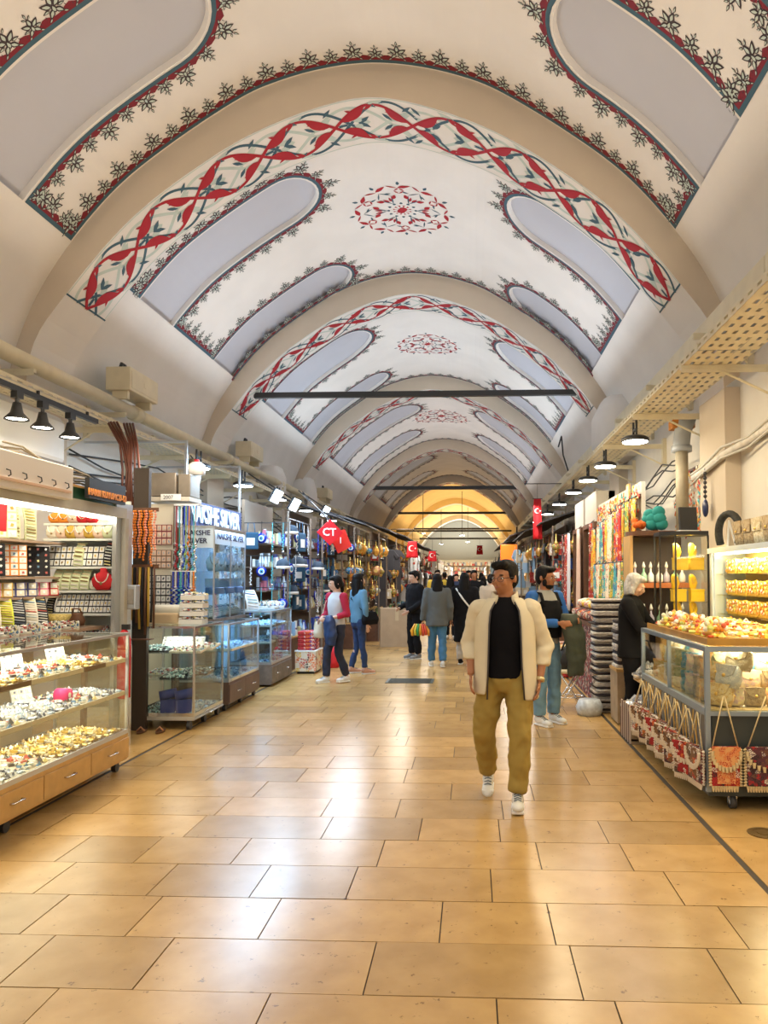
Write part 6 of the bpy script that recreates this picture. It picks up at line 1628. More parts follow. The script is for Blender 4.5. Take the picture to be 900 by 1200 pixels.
# flags and signs
def flag(loc, w, h, lb, rz=0, em=True, vertical=False):
    t = thing('flag', lb, 'flag', loc, rz)
    o = wavy(w, h, .012, seed=int(loc[1])).build('cloth', M('flag_red', (.70, .01, .02), .7), t, True); md = o.modifiers.new('s', 'SOLIDIFY'); md.thickness = .006
    r = w * .26; g = G(); n = 20
    P = [(r * cos(a), r * sin(a)) for a in [.55 + (2 * pi - 1.1) * i / n for i in range(n + 1)]] + [(.25 * r + .8 * r * cos(a), .8 * r * sin(a)) for a in [2 * pi - .75 - (2 * pi - 1.5) * i / n for i in range(n + 1)]]
    for i in range(n): g.add([(P[i][0], 0, P[i][1]), (P[i + 1][0], 0, P[i + 1][1]), (P[2 * n - i][0], 0, P[2 * n - i][1]), (P[2 * n + 1 - i][0], 0, P[2 * n + 1 - i][1])], [(0, 1, 2, 3)])
    g.v = [(x - .05 * w, -.03, z - h * (.42 if not vertical else .3)) for x, _, z in g.v]; g.build('crescent', white_m, t)
    g = G(); pts = []
    for i in range(10): a = pi / 2 + pi * i / 5; q = r * (.42 if i % 2 == 0 else .17); pts.append((r * 1.0 + q * cos(a) - .0 * w, q * sin(a) - h * (.42 if not vertical else .3)))
    g.prism(pts, -.032, -.028, 'y'); g.build('star', white_m, t)
    g = G(); g.tube([(-w * .5, 0, .005), (w * .5, 0, .005)], .008, 5); g.tube([(0, 0, 0), (0, .02, .35)], .004, 4); g.build('rod', black_m, t)
flag((-1.69, 21.0, 2.60), .34, .46, 'red flag with white crescent hanging over the left stalls')
flag((.42, 40.0, 3.28), .36, .48, 'small distant red flag with crescent hanging mid-street')
flag((-1.15, 21.6, 2.35), .26, .30, 'small dark red flag beside the larger one on the left')
flag((1.50, 17.0, 3.38), .22, .92, 'long narrow red flag hanging vertically on the right', vertical=True)
for P, lb in (([(-2.3, 21.0, 2.95), (-1.69, 21.02, 2.95), (-1.15, 21.62, 2.70), (-.95, 21.62, 2.70)], 'thin wire carrying the two flags on the left'), ([(-4.1, 40.02, 3.63), (2.0, 40.02, 3.63)], 'thin wire across the street carrying the distant flag'), ([(1.2, 17.0, 3.73), (2.1, 17.0, 3.73)], 'short wire carrying the long narrow flag')):
    g = G(); g.tube(P, .01, 4); tag(g.build('flag_wire', iron), lb, 'wire')
t = thing('shop_sign', 'red diamond shaped sign with white C and T above the left stalls', 'sign', (-2.62, 13.6, 2.42), .5)
g = G(); g.prism([(-.25, 0), (0, -.24), (.25, 0), (0, .24)], -.02, .02, 'y'); g.build('sign_board', M('flag_red'), t)
text('CT', .2, (-.02, -.022, 0), (pi / 2, 0, 0), white_m, t, bold=.004); g = G(); g.tube([(0, 0, .23), (-.6, 0, .75)], .01, 5); g.build('hanger', black_m, t)
t = thing('shop_sign', 'tilted second red sign beside the diamond one, left', 'sign', (-2.50, 13.9, 2.28), .4)
g = G(); g.prism([(-.20, .1), (-.02, -.24), (.24, -.1), (.1, .22)], -.02, .02, 'y'); g.build('sign_board', M('flag_red2', (.75, .03, .02), .6), t)
text('I', .16, (.02, -.022, 0), (pi / 2, 0, 0), white_m, t, bold=.004); g = G(); g.tube([(0, 0, .15), (-.7, 0, .9)], .01, 5); g.build('hanger', black_m, t)
t = thing('shop_sign', 'orange lit square shop sign far on the right', 'sign', (1.30, 26.0, 2.45)); g = G(); g.bb(-.30, .30, -.05, .05, -.28, .28); g.build('light_box', M('orange_glow', (.9, .16, .01), emit=.9), t, bevel=.03); g = G(); g.bb(.25, .30, .0, .03, .2, .9); g.build('hanger', black_m, t)
# carton, pillar and things on the floor
t = thing('carton', 'plain brown cardboard carton on the floor mid-left', 'carton', (-1.75, 17.2, 0), .15)
g = G(); g.bb(-.38, .38, -.25, .25, 0, .88); g.build('box_body', M('cardboard', (.42, .31, .20), .8, noise=.1), t, bevel=.005); g = G(); g.bb(-.38, .38, -.04, .04, .88, .884); g.bb(-.04, .04, -.253, -.25, .6, .88); g.build('tape', M('tape', (.5, .4, .25), .4), t)
t = thing('postcard_box', 'low box patterned with orange and white prints at the counter end, left', 'box', (-2.75, 12.5, 0)); g = G(); g.bb(-.17, .17, -.28, .28, .04, .36); g.build('box_body', patt('print_box', [O_, W_, Y_, K_, R_, W_], 12), t); g = G(); g.bb(-.18, .18, -.29, .29, .36, .38); g.build('lid', white_m, t); g = G(); g.bb(-.14, .14, -.25, .25, 0, .04); g.build('base', black_m, t)
for i in range(5):
    place('krug9', mk_rug(scarf[2], .34, .46, .06), (-2.76, 12.5, .382 + .062 * i), 0, f'{("folded cloth")} on the printed box, {nth(i)} from the bottom', 'folded cloths on the printed box', scale=(.9, .9, 1))
g = G(); g.lathe([(.10, 0), (.12, .1), (.13, .25), (.09, .36)], n=12); o = g.build('red_bag', redv, None, True, loc=(-2.45, 13.1, 0)); tag(o, 'red shopping bag on the floor behind the women', 'bag')
# lit panel lamps above the left stalls
for i, (x, y, z) in enumerate(((-3.35, 12.6, 2.98), (-3.25, 13.5, 2.92), (-3.1, 15.6, 2.98))):
    t = thing('panel_lamp', f'bright bluish square lamp over the left stalls, {nth(i)} from near end', 'lamp', (x, y, z)); g = G(); g.box((0, 0, 0), (.05, .34, .22), ry=.5); g.build('lit_panel', M('panel_glow', (.65, .85, 1), emit=7), t); g = G(); g.box((-.04, 0, .02), (.04, .36, .24), ry=.5); g.build('housing', black_m, t); g = G(); g.tube([(-.04, 0, .1), (-.5, 0, .4)], .012, 5); g.build('arm', black_m, t)
# white-blue lit wall pieces behind the silver shop
t = thing('display_board', 'tan framed board hung with white and blue trinkets behind the silver shop', 'display board', (-3.86, 12.0, 0), pi / 2)
g = G(); g.bb(-.9, .55, 0, .04, 0, 2.3); g.build('board', M('pale_board', (.70, .78, .85), .6), t)
for x in (-.9, .55, .0): g = G(); g.bb(x - .03, x + .03, -.03, .045, 0, 2.35); g.build('post', M('tan_post', (.5, .38, .26), .6), t)
gg = bits(1.3, 1.0, 420, .03, .0, 51, 0); gg.v = [(x - .17, -.03 - z * .5, y + 1.75) for x, y, z in gg.v]; gg.build('trinkets', BLUEJ, t, kind='stuff')
g = G(); g.bb(-4.95, -4.6, 8.9, 20.0, 2.45, 2.5); tag(g.build('wall_shelf', plaster_wall), 'plain plaster ledge along the left wall above the stalls', 'ledge')
# ---------------------------------------------------------------- people
cloud = bpy.data.textures.new('folds', 'CLOUDS'); cloud.noise_scale = .09; cloud.noise_depth = 1
skin = M('skin', (.40, .17, .08), .55); skin_l = M('skin_light', (.68, .42, .30), .55); hairm = M('black_hair', (.006, .005, .005), .6, bump=.6, scale=60, spec=.2); hair_g = M('grey_hair', (.55, .54, .54), .6, noise=.3, scale=40, bump=.6)
shoe_w = M('white_trainer', (.72, .72, .70), .5)


def rem(g, name, mat, par, vox, fold=0, sm=2):
    o = g.build(name, mat, par, True)
    m = o.modifiers.new('r', 'REMESH'); m.mode = 'VOXEL'; m.voxel_size = vox; m.use_smooth_shade = True
    if sm: s_ = o.modifiers.new('s', 'SMOOTH'); s_.iterations = sm; s_.factor = .5
    if fold: d = o.modifiers.new('d', 'DISPLACE'); d.texture = cloud; d.strength = fold; d.mid_level = .5
    return o


def person(loc, rz, label, H=1.72, top=None, legs=None, hair='short', skinm=skin, hairmat=hairm, J=None, face=0, vox=.014, shoes=shoe_w, coat=None, coat_len=.45, sleeve=1.0, skirt=None, hands=True, wide=1.0, nod=0, sleeve_m=None, openf=False, long_hair=.4, glasses=False, beard=False, slimleg=1.0, lean=0):
    """front of the figure is -y, its right hand is at -x; all joints in metres for a 1.72 m figure, scaled to H"""
    t = thing('person', label, 'person', loc, rz)
    D = dict(hL=(.09, 0, .91), hR=(-.09, 0, .91), kL=(.10, -.015, .49), kR=(-.10, -.015, .49), aL=(.11, .02, .09), aR=(-.11, .02, .09), sL=(.185, .0, 1.40), sR=(-.185, .0, 1.40),
             eL=(.245, .03, 1.12), eR=(-.245, .03, 1.12), wL=(.25, -.04, .87), wR=(-.25, -.04, .87), tL=0, tR=0)
    D.update(J or {}); k = H / 1.72
    V = {a: (Vector(b) if isinstance(b, tuple) else b) for a, b in D.items()}
    mid = lambda a, b, f=.5: a.lerp(b, f)
    # body: one continuous mesh
    b = G()
    b.loft([(0, 0, .84, .145, .10), (0, 0, .93, .16, .11), (0, 0, 1.06, .13, .092), (0, -.005, 1.22, .155, .108), (0, 0, 1.35, .16, .098), (0, .005, 1.43, .10, .065), (0, .005, 1.47, .062, .062), (0, -.005, 1.55, .058, .060)], 16)
    for s in 'LR':
        b.tube([V['h' + s], mid(V['h' + s], V['k' + s]), V['k' + s], mid(V['k' + s], V['a' + s], .35), V['a' + s]], [.082, .072 * min(1, slimleg), .052 * min(1, slimleg), .050 * min(1, slimleg), .034], 10)
        b.ell(V['k' + s], .052 * min(1, slimleg), 8, 6)
        b.tube([V['s' + s], mid(V['s' + s], V['e' + s]), V['e' + s], mid(V['e' + s], V['w' + s], .4), V['w' + s]], [.05, .043, .036, .036, .026], 10); b.ell(V['s' + s], .056, 8, 6); b.ell(V['e' + s], .037, 8, 6)
        f = V['a' + s]; Rf = Matrix.Rotation(V['t' + s], 3, 'X'); q = Rf @ Vector((0, -.05, -.045)); b.ell((f.x + q.x, f.y + q.y, f.z + q.z), (.030, .09, .022), 10, 6, R=Rf)
    RY = Matrix.Rotation(face, 3, 'Z') @ Matrix.Rotation(nod, 3, 'X')
    NP = Vector((0, 0, 1.52))
    def hp(x, y, z): return tuple(RY @ (Vector((x * 1.08, y * 1.08, z * 1.06 + 1.605)) - NP) + NP + Vector((0, -.005, 0)))
    def he(gm, c, r, nu=12, nv=9): gm.ell(hp(*c), tuple(q * 1.07 for q in (r if isinstance(r, (tuple, list)) else (r, r, r))), nu, nv, R=RY)
    he(b, (0, .012, .03), (.074, .094, .088)); he(b, (0, -.022, -.035), (.058, .070, .072)); he(b, (0, -.050, -.075), (.030, .028, .022)); he(b, (0, -.076, .0), (.045, .018, .05))
    if vox < .02:
        he(b, (0, -.100, -.012), (.013, .018, .024), 8, 6); he(b, (0, -.090, .012), (.009, .012, .024), 8, 6); he(b, (0, -.082, .035), (.046, .014, .010), 8, 6)
        for s in (-1, 1): he(b, (s * .076, .012, -.002), (.010, .020, .032), 8, 6); he(b, (s * .036, -.070, -.02), (.022, .02, .022), 8, 6)
        he(b, (0, -.089, -.048), (.022, .010, .006), 8, 5); he(b, (0, -.087, -.058), (.019, .010, .007), 8, 5)
    hand_info = []
    if hands:
        for s, sg in (('L', 1), ('R', -1)):
            d = (V['w' + s] - V['e' + s]).normalized(); w_ = V['w' + s]; n = Vector((sg * 1.0, 0, 0)); n = (n - d * n.dot(d)).normalized(); u = d.cross(n).normalized()
            if u.y > 0: u = -u                      # towards the thumb side (front)
            c = w_ + d * .05; M3 = Matrix((n, u, d)).transposed(); b.ell(c, (.014, .036, .05), 8, 6, R=M3)
            if vox < .02:
                for q, (o_, l_) in enumerate(((.028, .066), (.010, .078), (-.009, .073), (-.027, .056))):
                    p0 = w_ + d * .085 + u * o_; p1 = p0 + d * l_ * .5 - n * .008; p2 = p1 + d * l_ * .42 - n * .024
                    b.tube([p0, p1, p2], [.0095, .009, .007], 7)
                p0 = w_ + d * .035 + u * .03; b.tube([p0, p0 + d * .035 + u * .028 - n * .006, p0 + d * .068 + u * .034 - n * .014], [.012, .010, .008], 7)
            else: b.ell(w_ + d * .11, (.012, .03, .045), 8, 6, R=M3)
    rem(b, 'body', skinm, t, min(vox, .010) if vox < .02 else vox)
    # eyes, brows, glasses
    if vox < .02:
        for s in (-1, 1):
            g = G(); he(g, (s * .031, -.083, .008), (.013, .008, .0075), 10, 7); e = g.build('eye', M('eye_white', (.8, .78, .75), .2), t, True)
            g = G(); he(g, (s * .031, -.089, .008), (.006, .004, .006), 8, 6); g.build('iris', M('dark_iris', (.03, .015, .01), .2), e, True)
            g = G(); he(g, (s * .033, -.090, .030), (.020, .007, .0045), 8, 5); g.build('eyebrow', hairmat, t, True)
        g = G(); he(g, (0, -.0965, -.051), (.019, .005, .0035), 8, 5); g.build('lips', M('lips', (.40, .13, .10), .5), t, True)
        if glasses:
            g = G()
            for s in (-1, 1):
                g.tube([hp(s * .033 + .024 * cos(a), -.102, .004 + .018 * sin(a)) for a in [2 * pi * i / 14 for i in range(15)]], .0018, 5)
                g.tube([hp(s * .057, -.10, .010), hp(s * .080, -.02, .012), hp(s * .082, .02, .002)], .002, 5)
            g.tube([hp(-.010, -.103, .008), hp(.010, -.103, .008)], .002, 5); g.build('glasses', black_m, t, True)
        if beard:
            g = G(); he(g, (0, -.045, -.080), (.050, .046, .034)); he(g, (0, -.094, -.041), (.024, .007, .006), 8, 5)
            for s in (-1, 1): he(g, (s * .058, -.022, -.045), (.014, .03, .04), 8, 6)
            rem(g, 'beard', hairmat, t, .007)
    # hair
    g = G()
    he(g, (0, .026, .052), (.083, .096, .083)); he(g, (0, -.040, .098), (.062, .046, .030)); he(g, (0, .055, .0), (.074, .062, .08))
    if hair == 'short':
        for s in (-1, 1): he(g, (s * .066, .004, .030), (.016, .045, .045), 8, 6)
        he(g, (-.02, -.06, .095), (.05, .036, .028), 8, 6); he(g, (.03, -.055, .10), (.04, .04, .028), 8, 6)
    if hair in ('long', 'pony'):
        for s in (-1, 1): he(g, (s * .064, .005, .0), (.022, .05, .085), 8, 6)
        if hair == 'long':
            p = hp(0, .055, 0); g.loft([(p[0], p[1] + .02, 1.62 - long_hair, .06, .025), (p[0], p[1] + .025, 1.62 - long_hair * .8, .095, .04), (p[0], p[1] + .02, 1.62 - long_hair * .4, .10, .05), (p[0], p[1], 1.62, .085, .065)], 14)
            for s in (-1, 1): q = hp(s * .075, .0, -.02); g.tube([q, (q[0] * 1.1, q[1] + .01, 1.50), (q[0] * 1.15, q[1] + .01, 1.62 - long_hair * .75)], [.03, .032, .012], 8)
        else:
            p = hp(0, .10, .0); g.tube([hp(0, .08, .04), p, (p[0], p[1] + .02, p[2] - .12), (p[0], p[1] + .0, p[2] - .26)], [.03, .035, .03, .01], 8)
    if hair == 'bun': he(g, (0, .12, .04), (.04, .035, .04))
    rem(g, 'hair', hairmat, t, .012 if vox < .02 else vox)
    # trousers
    g = G(); sl = slimleg
    if skirt is None or True:
        g.loft([(0, 0, .80, .135, .10), (0, 0, .88, .165, .125), (0, 0, .96, .160, .118), (0, 0, 1.02, .145, .105)], 18)
        for s in 'LR':
            a = V['a' + s] + Vector((0, -.005, .02)); kn = V['k' + s] + Vector((0, -.012, 0))
            g.tube([V['h' + s] + Vector((0, 0, .02)), mid(V['h' + s], kn, .4), kn, mid(kn, a, .45), mid(kn, a, .85), a], [.098, .096 * sl, .078 * sl, .076 * sl, .070 * sl, .068 * sl], 14); g.ell(kn, .078 * sl, 10, 8)
        rem(g, 'trousers', legs or M('dark_trousers', (.02, .02, .03), .8), t, vox, .034 if vox < .02 else .014)
    if skirt:
        z0, mat = skirt; g = G(); g.loft([(0, 0, z0, .24, .20), (0, 0, .8, .19, .15), (0, 0, 1.0, .15, .11)], 18); rem(g, 'skirt', mat, t, vox, .01)
    # shoes
    for s in 'LR':
        a = V['a' + s]; tilt = V['t' + s]; Rm = Matrix.Rotation(tilt, 3, 'X'); g = G()
        def sp(x, y, z): q = Rm @ Vector((x, y, z)); return (a.x + q.x, a.y + q.y, a.z + q.z)
        g.ell(sp(0, -.135, -.050), (.048, .075, .034), 12, 8, R=Rm); g.ell(sp(0, -.03, -.035), (.044, .085, .050), 12, 8, R=Rm); g.ell(sp(0, .02, -.02), (.042, .045, .055), 12, 8, R=Rm)
        sh = rem(g, 'shoe', shoes, t, .012 if vox < .02 else .02, 0, 1)
        if vox < .02:
            g = G(); R2 = Rm; g.box(sp(0, -.07, -.078), (.084, .235, .022)); g.build('sole', M('sole_white', (.8, .8, .78), .5), sh, bevel=.008)
            g = G()
            for q in range(4): g.tube([sp(-.026, -.115 + .022 * q, -.018 + .008 * q), sp(0, -.118 + .022 * q, -.006 + .008 * q), sp(.026, -.115 + .022 * q, -.018 + .008 * q)], .004, 5)
            g.build('laces', M('grey_lace', (.12, .16, .2), .7), sh, True)
    # top
    w_ = wide; g = G(); low = .88 if not coat else .90
    g.loft([(0, 0, low, .170 * w_, .128), (0, 0, .98, .165 * w_, .125), (0, 0, 1.10, .160 * w_, .120), (0, -.003, 1.24, .178 * w_, .130), (0, 0, 1.36, .190 * w_, .118), (0, .004, 1.43, .130 * w_, .085), (0, .004, 1.475, .070, .068)], 20)
    tm = top or M('black_tee', (.007, .007, .009), .9, spec=.12)
    def sleeves(g, r0, r1, ln):
        for s in 'LR':
            e = mid(V['e' + s], V['w' + s], ln)
            g.tube([V['s' + s] + Vector((0, 0, .0)), mid(V['s' + s], V['e' + s]), V['e' + s], mid(V['e' + s], e, .5), e], [r0 * 1.12, r0, r0 * .92, r1 * 1.05, r1], 12); g.ell(V['s' + s], r0 * 1.16, 10, 8); g.ell(V['e' + s], r0 * .94, 10, 8)
    if not coat and not sleeve_m: sleeves(g, .062, .046, sleeve)
    rem(g, 'shirt', tm, t, vox, .012 if vox < .02 else .01)
    if sleeve_m: g = G(); sleeves(g, .064, .048, sleeve); rem(g, 'sleeves', sleeve_m, t, vox, .012)
    if coat and not openf:
        g = G(); z0 = 1.42 - coat_len
        R_s = [(0, 0, z0, .205 * w_, .16), (0, 0, max(z0 + .1, .95), .19 * w_, .148), (0, 0, 1.12, .182 * w_, .14), (0, 0, 1.26, .195 * w_, .145), (0, 0, 1.38, .205 * w_, .130), (0, .005, 1.45, .14 * w_, .095), (0, .01, 1.50, .078, .078)]
        if z0 > .9: R_s.pop(1)
        g.loft(R_s, 20); sleeves(g, .072, .054, sleeve); rem(g, 'coat', coat, t, vox, .016)
    t.scale = (k, k, k)
    return t, V, hp


# the man in the cream jacket
JK = dict(hL=(.09, 0, .92), hR=(-.09, .0, .92), kL=(.105, -.09, .50), kR=(-.155, .02, .50), aL=(.085, -.10, .10), aR=(-.13, .24, .155), tR=.42, sL=(.185, 0, 1.40), sR=(-.185, 0, 1.40),
          eL=(.285, .09, 1.12), eR=(-.25, .08, 1.15), wL=(.245, -.03, .875), wR=(-.245, -.05, .92))
khaki = M('khaki_cotton', (.36, .25, .055), .85, noise=.12, scale=5)
t, V, hp = person((.235, 5.33, 0), -.05, 'man walking in open cream jacket, black T-shirt and khaki trousers, wearing glasses', 1.70, legs=khaki, J=JK, face=-.55, nod=.06, vox=.011, glasses=True, coat=True, openf=True, slimleg=1.04)
cream = M('cream_jacket', (.74, .66, .48), .8, noise=.05, scale=7)
# jacket: open front shell, sleeves, collar
g = G(); n = 40; rings = [(.745, .232, .165), (.85, .222, .160), (1.0, .212, .155), (1.15, .208, .150), (1.28, .208, .150), (1.37, .200, .132), (1.42, .160, .110), (1.465, .108, .090)]
bidx = len(g.v)
for q, (z, rx, ry) in enumerate(rings):
    op = .62 - .10 * q / 7 if q < 6 else .50
    a0, a1 = -pi / 2 + op, 1.5 * pi - op
    for j in range(n + 1):
        a = a0 + (a1 - a0) * j / n; zz = z - (.0 if q else 0) + (.04 if (q == 0 and cos(a) < 0) else 0)
        fold = 1 + .016 * sin(9 * a + 3 * q) + .01 * sin(17 * a - 2 * q)
        g.v.append((rx * cos(a) * fold, ry * sin(a) * fold, zz))
for q in range(len(rings) - 1):
    for j in range(n): a = bidx + q * (n + 1) + j; g.f.append((a, a + 1, a + n + 2, a + n + 1)); g.m.append(0)
o = g.build('jacket', cream, t, True); md = o.modifiers.new('s', 'SOLIDIFY'); md.thickness = .012; md.offset = 1; md = o.modifiers.new('sd', 'SUBSURF'); md.levels = 1; md.render_levels = 1
for s in 'LR':
    g = G(); e = V['e' + s].lerp(V['w' + s], .52)
    P = [V['s' + s] + Vector((.0, 0, .005)), V['s' + s].lerp(V['e' + s], .5), V['e' + s], V['e' + s].lerp(e, .5), e]
    g.tube(P, [.074, .072, .070, .066, .058], 16); g.ell(V['s' + s] - Vector(((.010 if s == 'L' else -.010), 0, .008)), (.082, .082, .074), 12, 9); g.ell(V['e' + s], .071, 12, 9)
    for q in range(5): c = V['e' + s].lerp(e, .15 + .2 * q); g.ell(c, (.073 - .003 * q, .073 - .003 * q, .018), 12, 6)
    rem(g, 'jacket_sleeve', cream, t, .011, .024)
g = G(); bi = 0
for q, (z, rx, ry) in enumerate(((1.44, .120, .100), (1.475, .098, .092), (1.515, .092, .086))):
    for j in range(17):
        a = -pi / 2 + .62 + (2 * pi - 1.24) * j / 16; g.v.append((rx * cos(a), ry * sin(a) + .005, z - .035 * max(0, -sin(a))))
for q in range(2):
    for j in range(16): a = q * 17 + j; g.f.append((a, a + 1, a + 18, a + 17)); g.m.append(0)
o = g.build('collar', cream, t, True); md = o.modifiers.new('s', 'SOLIDIFY'); md.thickness = .014
for s in (-1, 1):
    g = G(); g.tube([(s * .135 if s > 0 else -.125, -.152, .76), (s * .118, -.150, 1.0), (s * .110, -.150, 1.28), (s * .10, -.120, 1.38), (s * .07, -.095, 1.44)], .006, 6); g.build('zip', M('zip_dark', (.05, .045, .05), .4), t, True)
g = G(); w_, e_ = V['wL'], V['eL']; d = (w_ - e_).normalized(); c = w_ - d * .015
g.tube([c - d * .012, c + d * .012], .034, 14); wt = g.build('watch', M('gold_watch', (.7, .6, .35), .3, .8), t, True)
for s in (-1, 1):
    g = G(); g.loft([(0, 0, -.09, .035, .012), (0, 0, .0, .045, .02), (0, 0, .09, .042, .014)], 10); o = g.build('cargo_pocket', khaki, t, True, loc=(s * .150 + (.006 if s > 0 else -.012), -.01 - (.03 if s > 0 else 0), .66))
# man behind him on the right
jeans_l = M('light_jeans', (.16, .30, .42), .85, noise=.15, scale=6); navyj = M('navy_jeans', (.02, .045, .13), .85, noise=.15, scale=6); blk = M('black_cloth', (.010, .010, .012), .9, spec=.15)
t, V, hp = person((.80, 8.2, 0), .62, 'bearded man in light jeans and black vest holding a dark coat, behind the cream jacket', 1.70, top=M('grey_tee', (.36, .36, .34), .85), legs=jeans_l, face=.35, nod=.1, vox=.014, beard=True, glasses=True,
                  sleeve_m=M('blue_sleeve', (.02, .12, .42), .8), J=dict(eL=(.27, -.04, 1.12), wL=(.17, -.30, 1.14), eR=(-.26, -.02, 1.12), wR=(-.06, -.28, 1.12), aL=(.13, .02, .09), aR=(-.11, -.02, .09)))
g = G(); g.loft([(0, -.02, .95, .180, .15), (0, -.03, 1.10, .178, .165), (0, -.03, 1.25, .182, .16), (0, -.02, 1.36, .15, .14)], 18); rem(g, 'black_vest', blk, t, .014, .012)
for s in (-1, 1): g = G(); g.tube([(s * .12, -.13, 1.30), (s * .115, -.06, 1.44), (s * .11, .05, 1.45), (s * .12, .13, 1.30)], .022, 8, sq=.5); g.build('strap', blk, t, True)
g = G(); g.loft([(.14, -.33, .55, .10, .05), (.15, -.34, .75, .13, .07), (.13, -.33, .98, .14, .09), (.10, -.30, 1.15, .13, .09), (.09, -.29, 1.22, .10, .06)], 16); rem(g, 'draped_coat', M('dark_green_coat', (.045, .055, .04), .85), t, .016, .03)
g = G(); g.loft([(0, .14, 1.0, .15, .05), (0, .17, 1.15, .16, .09), (0, .16, 1.38, .15, .07), (0, .13, 1.47, .1, .03)], 14); rem(g, 'hood', M('blue_sleeve'), t, .016)
# woman with red sleeves
t, V, hp = person((-2.06, 11.25, 0), -.75, 'woman with ponytail, grey top with red sleeves, carrying navy jacket and cream bag', 1.60, top=M('heather_grey', (.55, .55, .58), .85), sleeve_m=M('crimson_sleeve', (.42, .015, .05), .85), legs=M('black_leggings', (.015, .02, .045), .8), hair='pony', skinm=skin_l, face=-.3, nod=.2, vox=.018, slimleg=.9, sleeve=.6,
                  J=dict(eL=(.25, .03, 1.12), wL=(.12, -.22, 1.05), eR=(-.26, 0, 1.12), wR=(-.14, -.22, 1.02), aR=(-.10, -.12, .09), kR=(-.10, -.09, .49), aL=(.10, .14, .10)))
g = G(); g.loft([(.12, -.2, .62, .10, .06), (.13, -.21, .8, .13, .09), (.10, -.22, 1.0, .13, .09), (.08, -.22, 1.1, .09, .06)], 14); rem(g, 'draped_jacket', M('navy_puffer', (.015, .04, .13), .5), t, .018, .03)
g = G(); g.loft([(-.24, -.1, .72, .09, .13, 0, .6), (-.25, -.1, .80, .10, .15, 0, .6), (-.25, -.1, .98, .08, .11, 0, .6)], 14); g.tube([(-.24, -.15, .96), (-.19, -.08, 1.3), (-.16, .02, 1.47), (-.2, .12, 1.3), (-.24, .0, .96)], .012, 6); rem(g, 'tote_bag', M('cream_bag', (.62, .52, .38), .8), t, .014, .01)
# woman in denim shirt
t, V, hp = person((-1.88, 12.28, 0), 2.2, 'woman with very long black hair, denim shirt and skinny navy jeans, black bag', 1.64, top=M('denim_shirt', (.12, .26, .38), .85, noise=.1), legs=navyj, hair='long', skinm=skin_l, vox=.018, slimleg=.72, long_hair=.55, shoes=M('nude_shoe', (.55, .30, .2), .5), face=.2,
                  J=dict(aL=(.12, .08, .09), aR=(-.13, -.06, .09), eL=(.24, 0, 1.12), eR=(-.25, 0, 1.13)))
g = G(); g.loft([(-.23, -.1, .86, .06, .14, 0, .6), (-.24, -.1, .95, .07, .16, 0, .6), (-.23, -.1, 1.08, .05, .12, 0, .6)], 14); g.tube([(-.22, -.15, 1.06), (-.1, -.14, 1.3), (.13, .0, 1.46), (0, .15, 1.3), (-.22, .0, 1.06)], .012, 6); rem(g, 'shoulder_bag', blk, t, .016, .01)
# man in black
person((-1.12, 14.55, 0), -.9, 'man in black jacket and trousers standing side-on beside the carton', 1.70, coat=blk, coat_len=.52, legs=blk, vox=.018, skinm=skin_l, wide=1.12, J=dict(wR=(-.16, -.26, 1.0), eR=(-.26, .02, 1.10), wL=(.14, -.24, .95)), nod=.15, shoes=M('grey_trainer', (.2, .2, .2), .6))
# woman in grey blazer
gj = M('grey_blazer', (.10, .11, .11), .85)
t, V, hp = person((-.62, 13.25, 0), pi + .1, 'woman seen from behind in grey blazer and blue jeans, carrying rainbow bag', 1.64, coat=gj, coat_len=.66, legs=M('blue_jeans', (.05, .16, .30), .85), hair='long', vox=.018, long_hair=.42, wide=1.05, J=dict(kL=(.09, -.07, .49), aL=(.10, -.12, .09), kR=(-.10, .02, .49), aR=(-.10, .10, .10), wL=(.27, -.02, .86)))
g = G(); cols = [(.7, .08, .03), (.85, .4, .03), (.8, .7, .1), (.05, .35, .12), (.85, .35, .05), (.1, .4, .15), (.75, .1, .05)]
rb = RI('rainbow_stripes', cols, .6)
for i in range(7): g.loft([(.16 + .05 * i, -.03, .58 + .01 * (i % 2), .022, .07), (.16 + .052 * i, -.03, .68, .030, .10), (.21 + .034 * i, -.03, .80, .016, .05)], 8)
g.build('rainbow_bag', rb, t, True)
g = G(); g.tube([(.24, -.03, .79), (.28, -.03, .85), (.34, -.03, .79)], .006, 5); g.build('bag_handle', blk, t)
# woman in long black coat
t, V, hp = person((-.13, 13.55, 0), pi - .1, 'woman from behind in long black coat and white trousers with white shoulder bag', 1.66, coat=blk, coat_len=.98, legs=M('white_trousers', (.6, .58, .56), .8), hair='long', vox=.018, long_hair=.35, wide=1.05, shoes=blk, J=dict(kL=(.09, -.05, .49), aL=(.10, -.10, .09), aR=(-.09, .12, .10)))
g = G(); g.tube([(.16, .06, 1.44), (.02, .17, 1.25), (-.20, .16, .98)], .016, 6); g.build('bag_strap', white_m, t, True); g = G(); g.loft([(-.22, .10, .80, .05, .12, 0, .6), (-.23, .10, .90, .06, .14, 0, .6), (-.22, .1, 1.0, .05, .11, 0, .6)], 14); g.build('shoulder_bag', white_m, t, True)
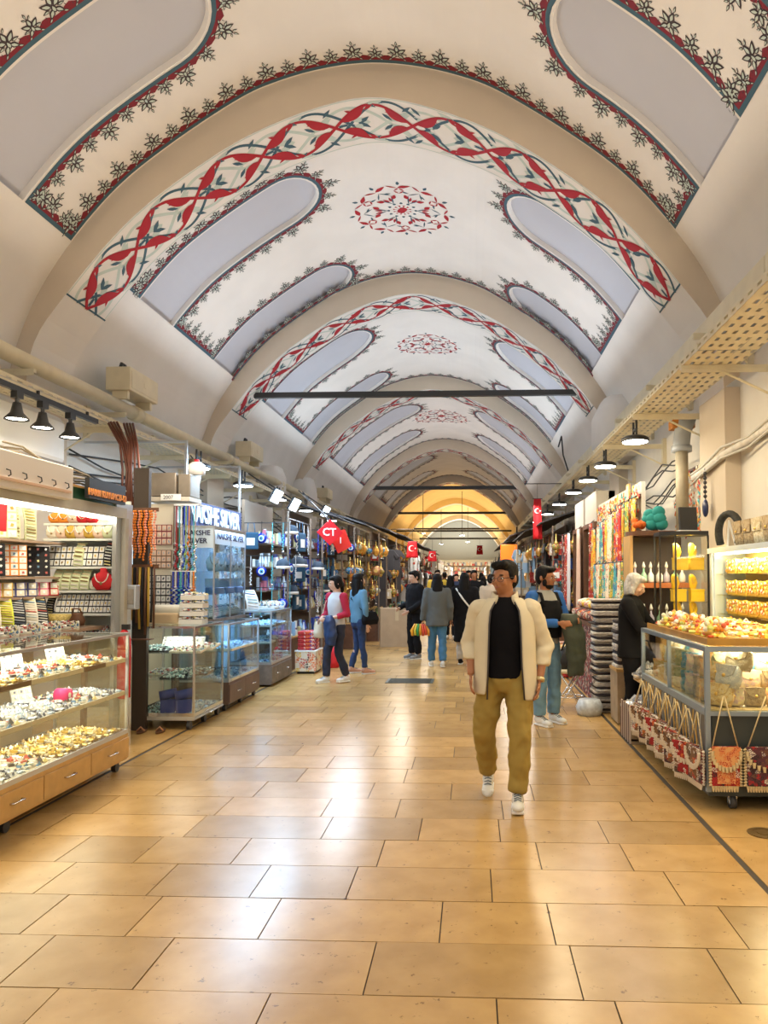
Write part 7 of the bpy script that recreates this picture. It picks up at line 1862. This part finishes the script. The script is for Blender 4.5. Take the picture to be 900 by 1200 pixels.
# stall keeper leaning over goods
t, V, hp = person((1.68, 7.93, 0), 1.15, 'grey-haired stall keeper in black leaning over goods behind the right counter', 1.62, coat=blk, coat_len=.62, legs=blk, hair='long', hairmat=hair_g, vox=.018, long_hair=.14, skinm=skin_l, nod=.45, J=dict(wR=(-.12, -.42, 1.12), eR=(-.25, -.16, 1.14), wL=(.12, -.42, 1.14), eL=(.25, -.16, 1.15)))
# crowd further on
random.seed(21)
palm = [('black', blk), ('beige', M('beige_coat', (.55, .45, .33), .85)), ('navy', M('navy_coat', (.03, .05, .12), .85)), ('dark green', M('dark_green_coat')), ('red', M('red_top', (.45, .03, .03), .85)), ('grey', gj), ('yellow', M('yellow_top', (.65, .45, .05), .85)), ('white', M('white_top', (.7, .7, .68), .85))]
crowd = [(.42, 17.0, 1, 'short', 3.1), (.05, 18.2, 0, 'short', .2), (.75, 19.2, 3, 'short', 3.0), (-.55, 19.0, 0, 'long', 3.1), (-.95, 20.5, 6, 'short', 0.1), (-.1, 21.5, 4, 'short', .1), (.35, 22.6, 5, 'long', 3.0), (-.5, 24, 2, 'short', .0), (.9, 23.6, 0, 'long', 3.1), (-.95, 26, 0, 'short', 3.1), (.1, 27, 1, 'long', 3.0),
         (.7, 28, 7, 'short', .1), (-.35, 30, 0, 'short', .2), (.4, 32, 3, 'long', 3.1), (-.8, 33, 4, 'short', 3), (.9, 34, 0, 'short', 0), (0, 37, 2, 'short', 3), (.6, 40, 0, 'long', 0), (-.6, 41, 5, 'short', 3), (-.2, 46, 0, 'short', 0), (.3, 50, 3, 'short', 3)]
for i, (x, y, c, hr, rz) in enumerate(crowd):
    nm, m_ = palm[c]
    person((x, y, 0), rz, f'{("woman" if hr == "long" else "person")} in {nm} {("facing the camera" if rz < 1 else "seen from behind")} in the crowd, {nth(i)} nearest', random.uniform(1.6, 1.78), coat=m_, coat_len=random.choice((.5, .62, .8)), legs=random.choice((blk, navyj, jeans_l)), hair=hr, vox=.032, skinm=random.choice((skin, skin_l)),
           J=dict(kL=(.09, -.06, .49), aL=(.10, -.10, .09), aR=(-.10, .12, .10)) if i % 2 else None, shoes=random.choice((blk, shoe_w)))
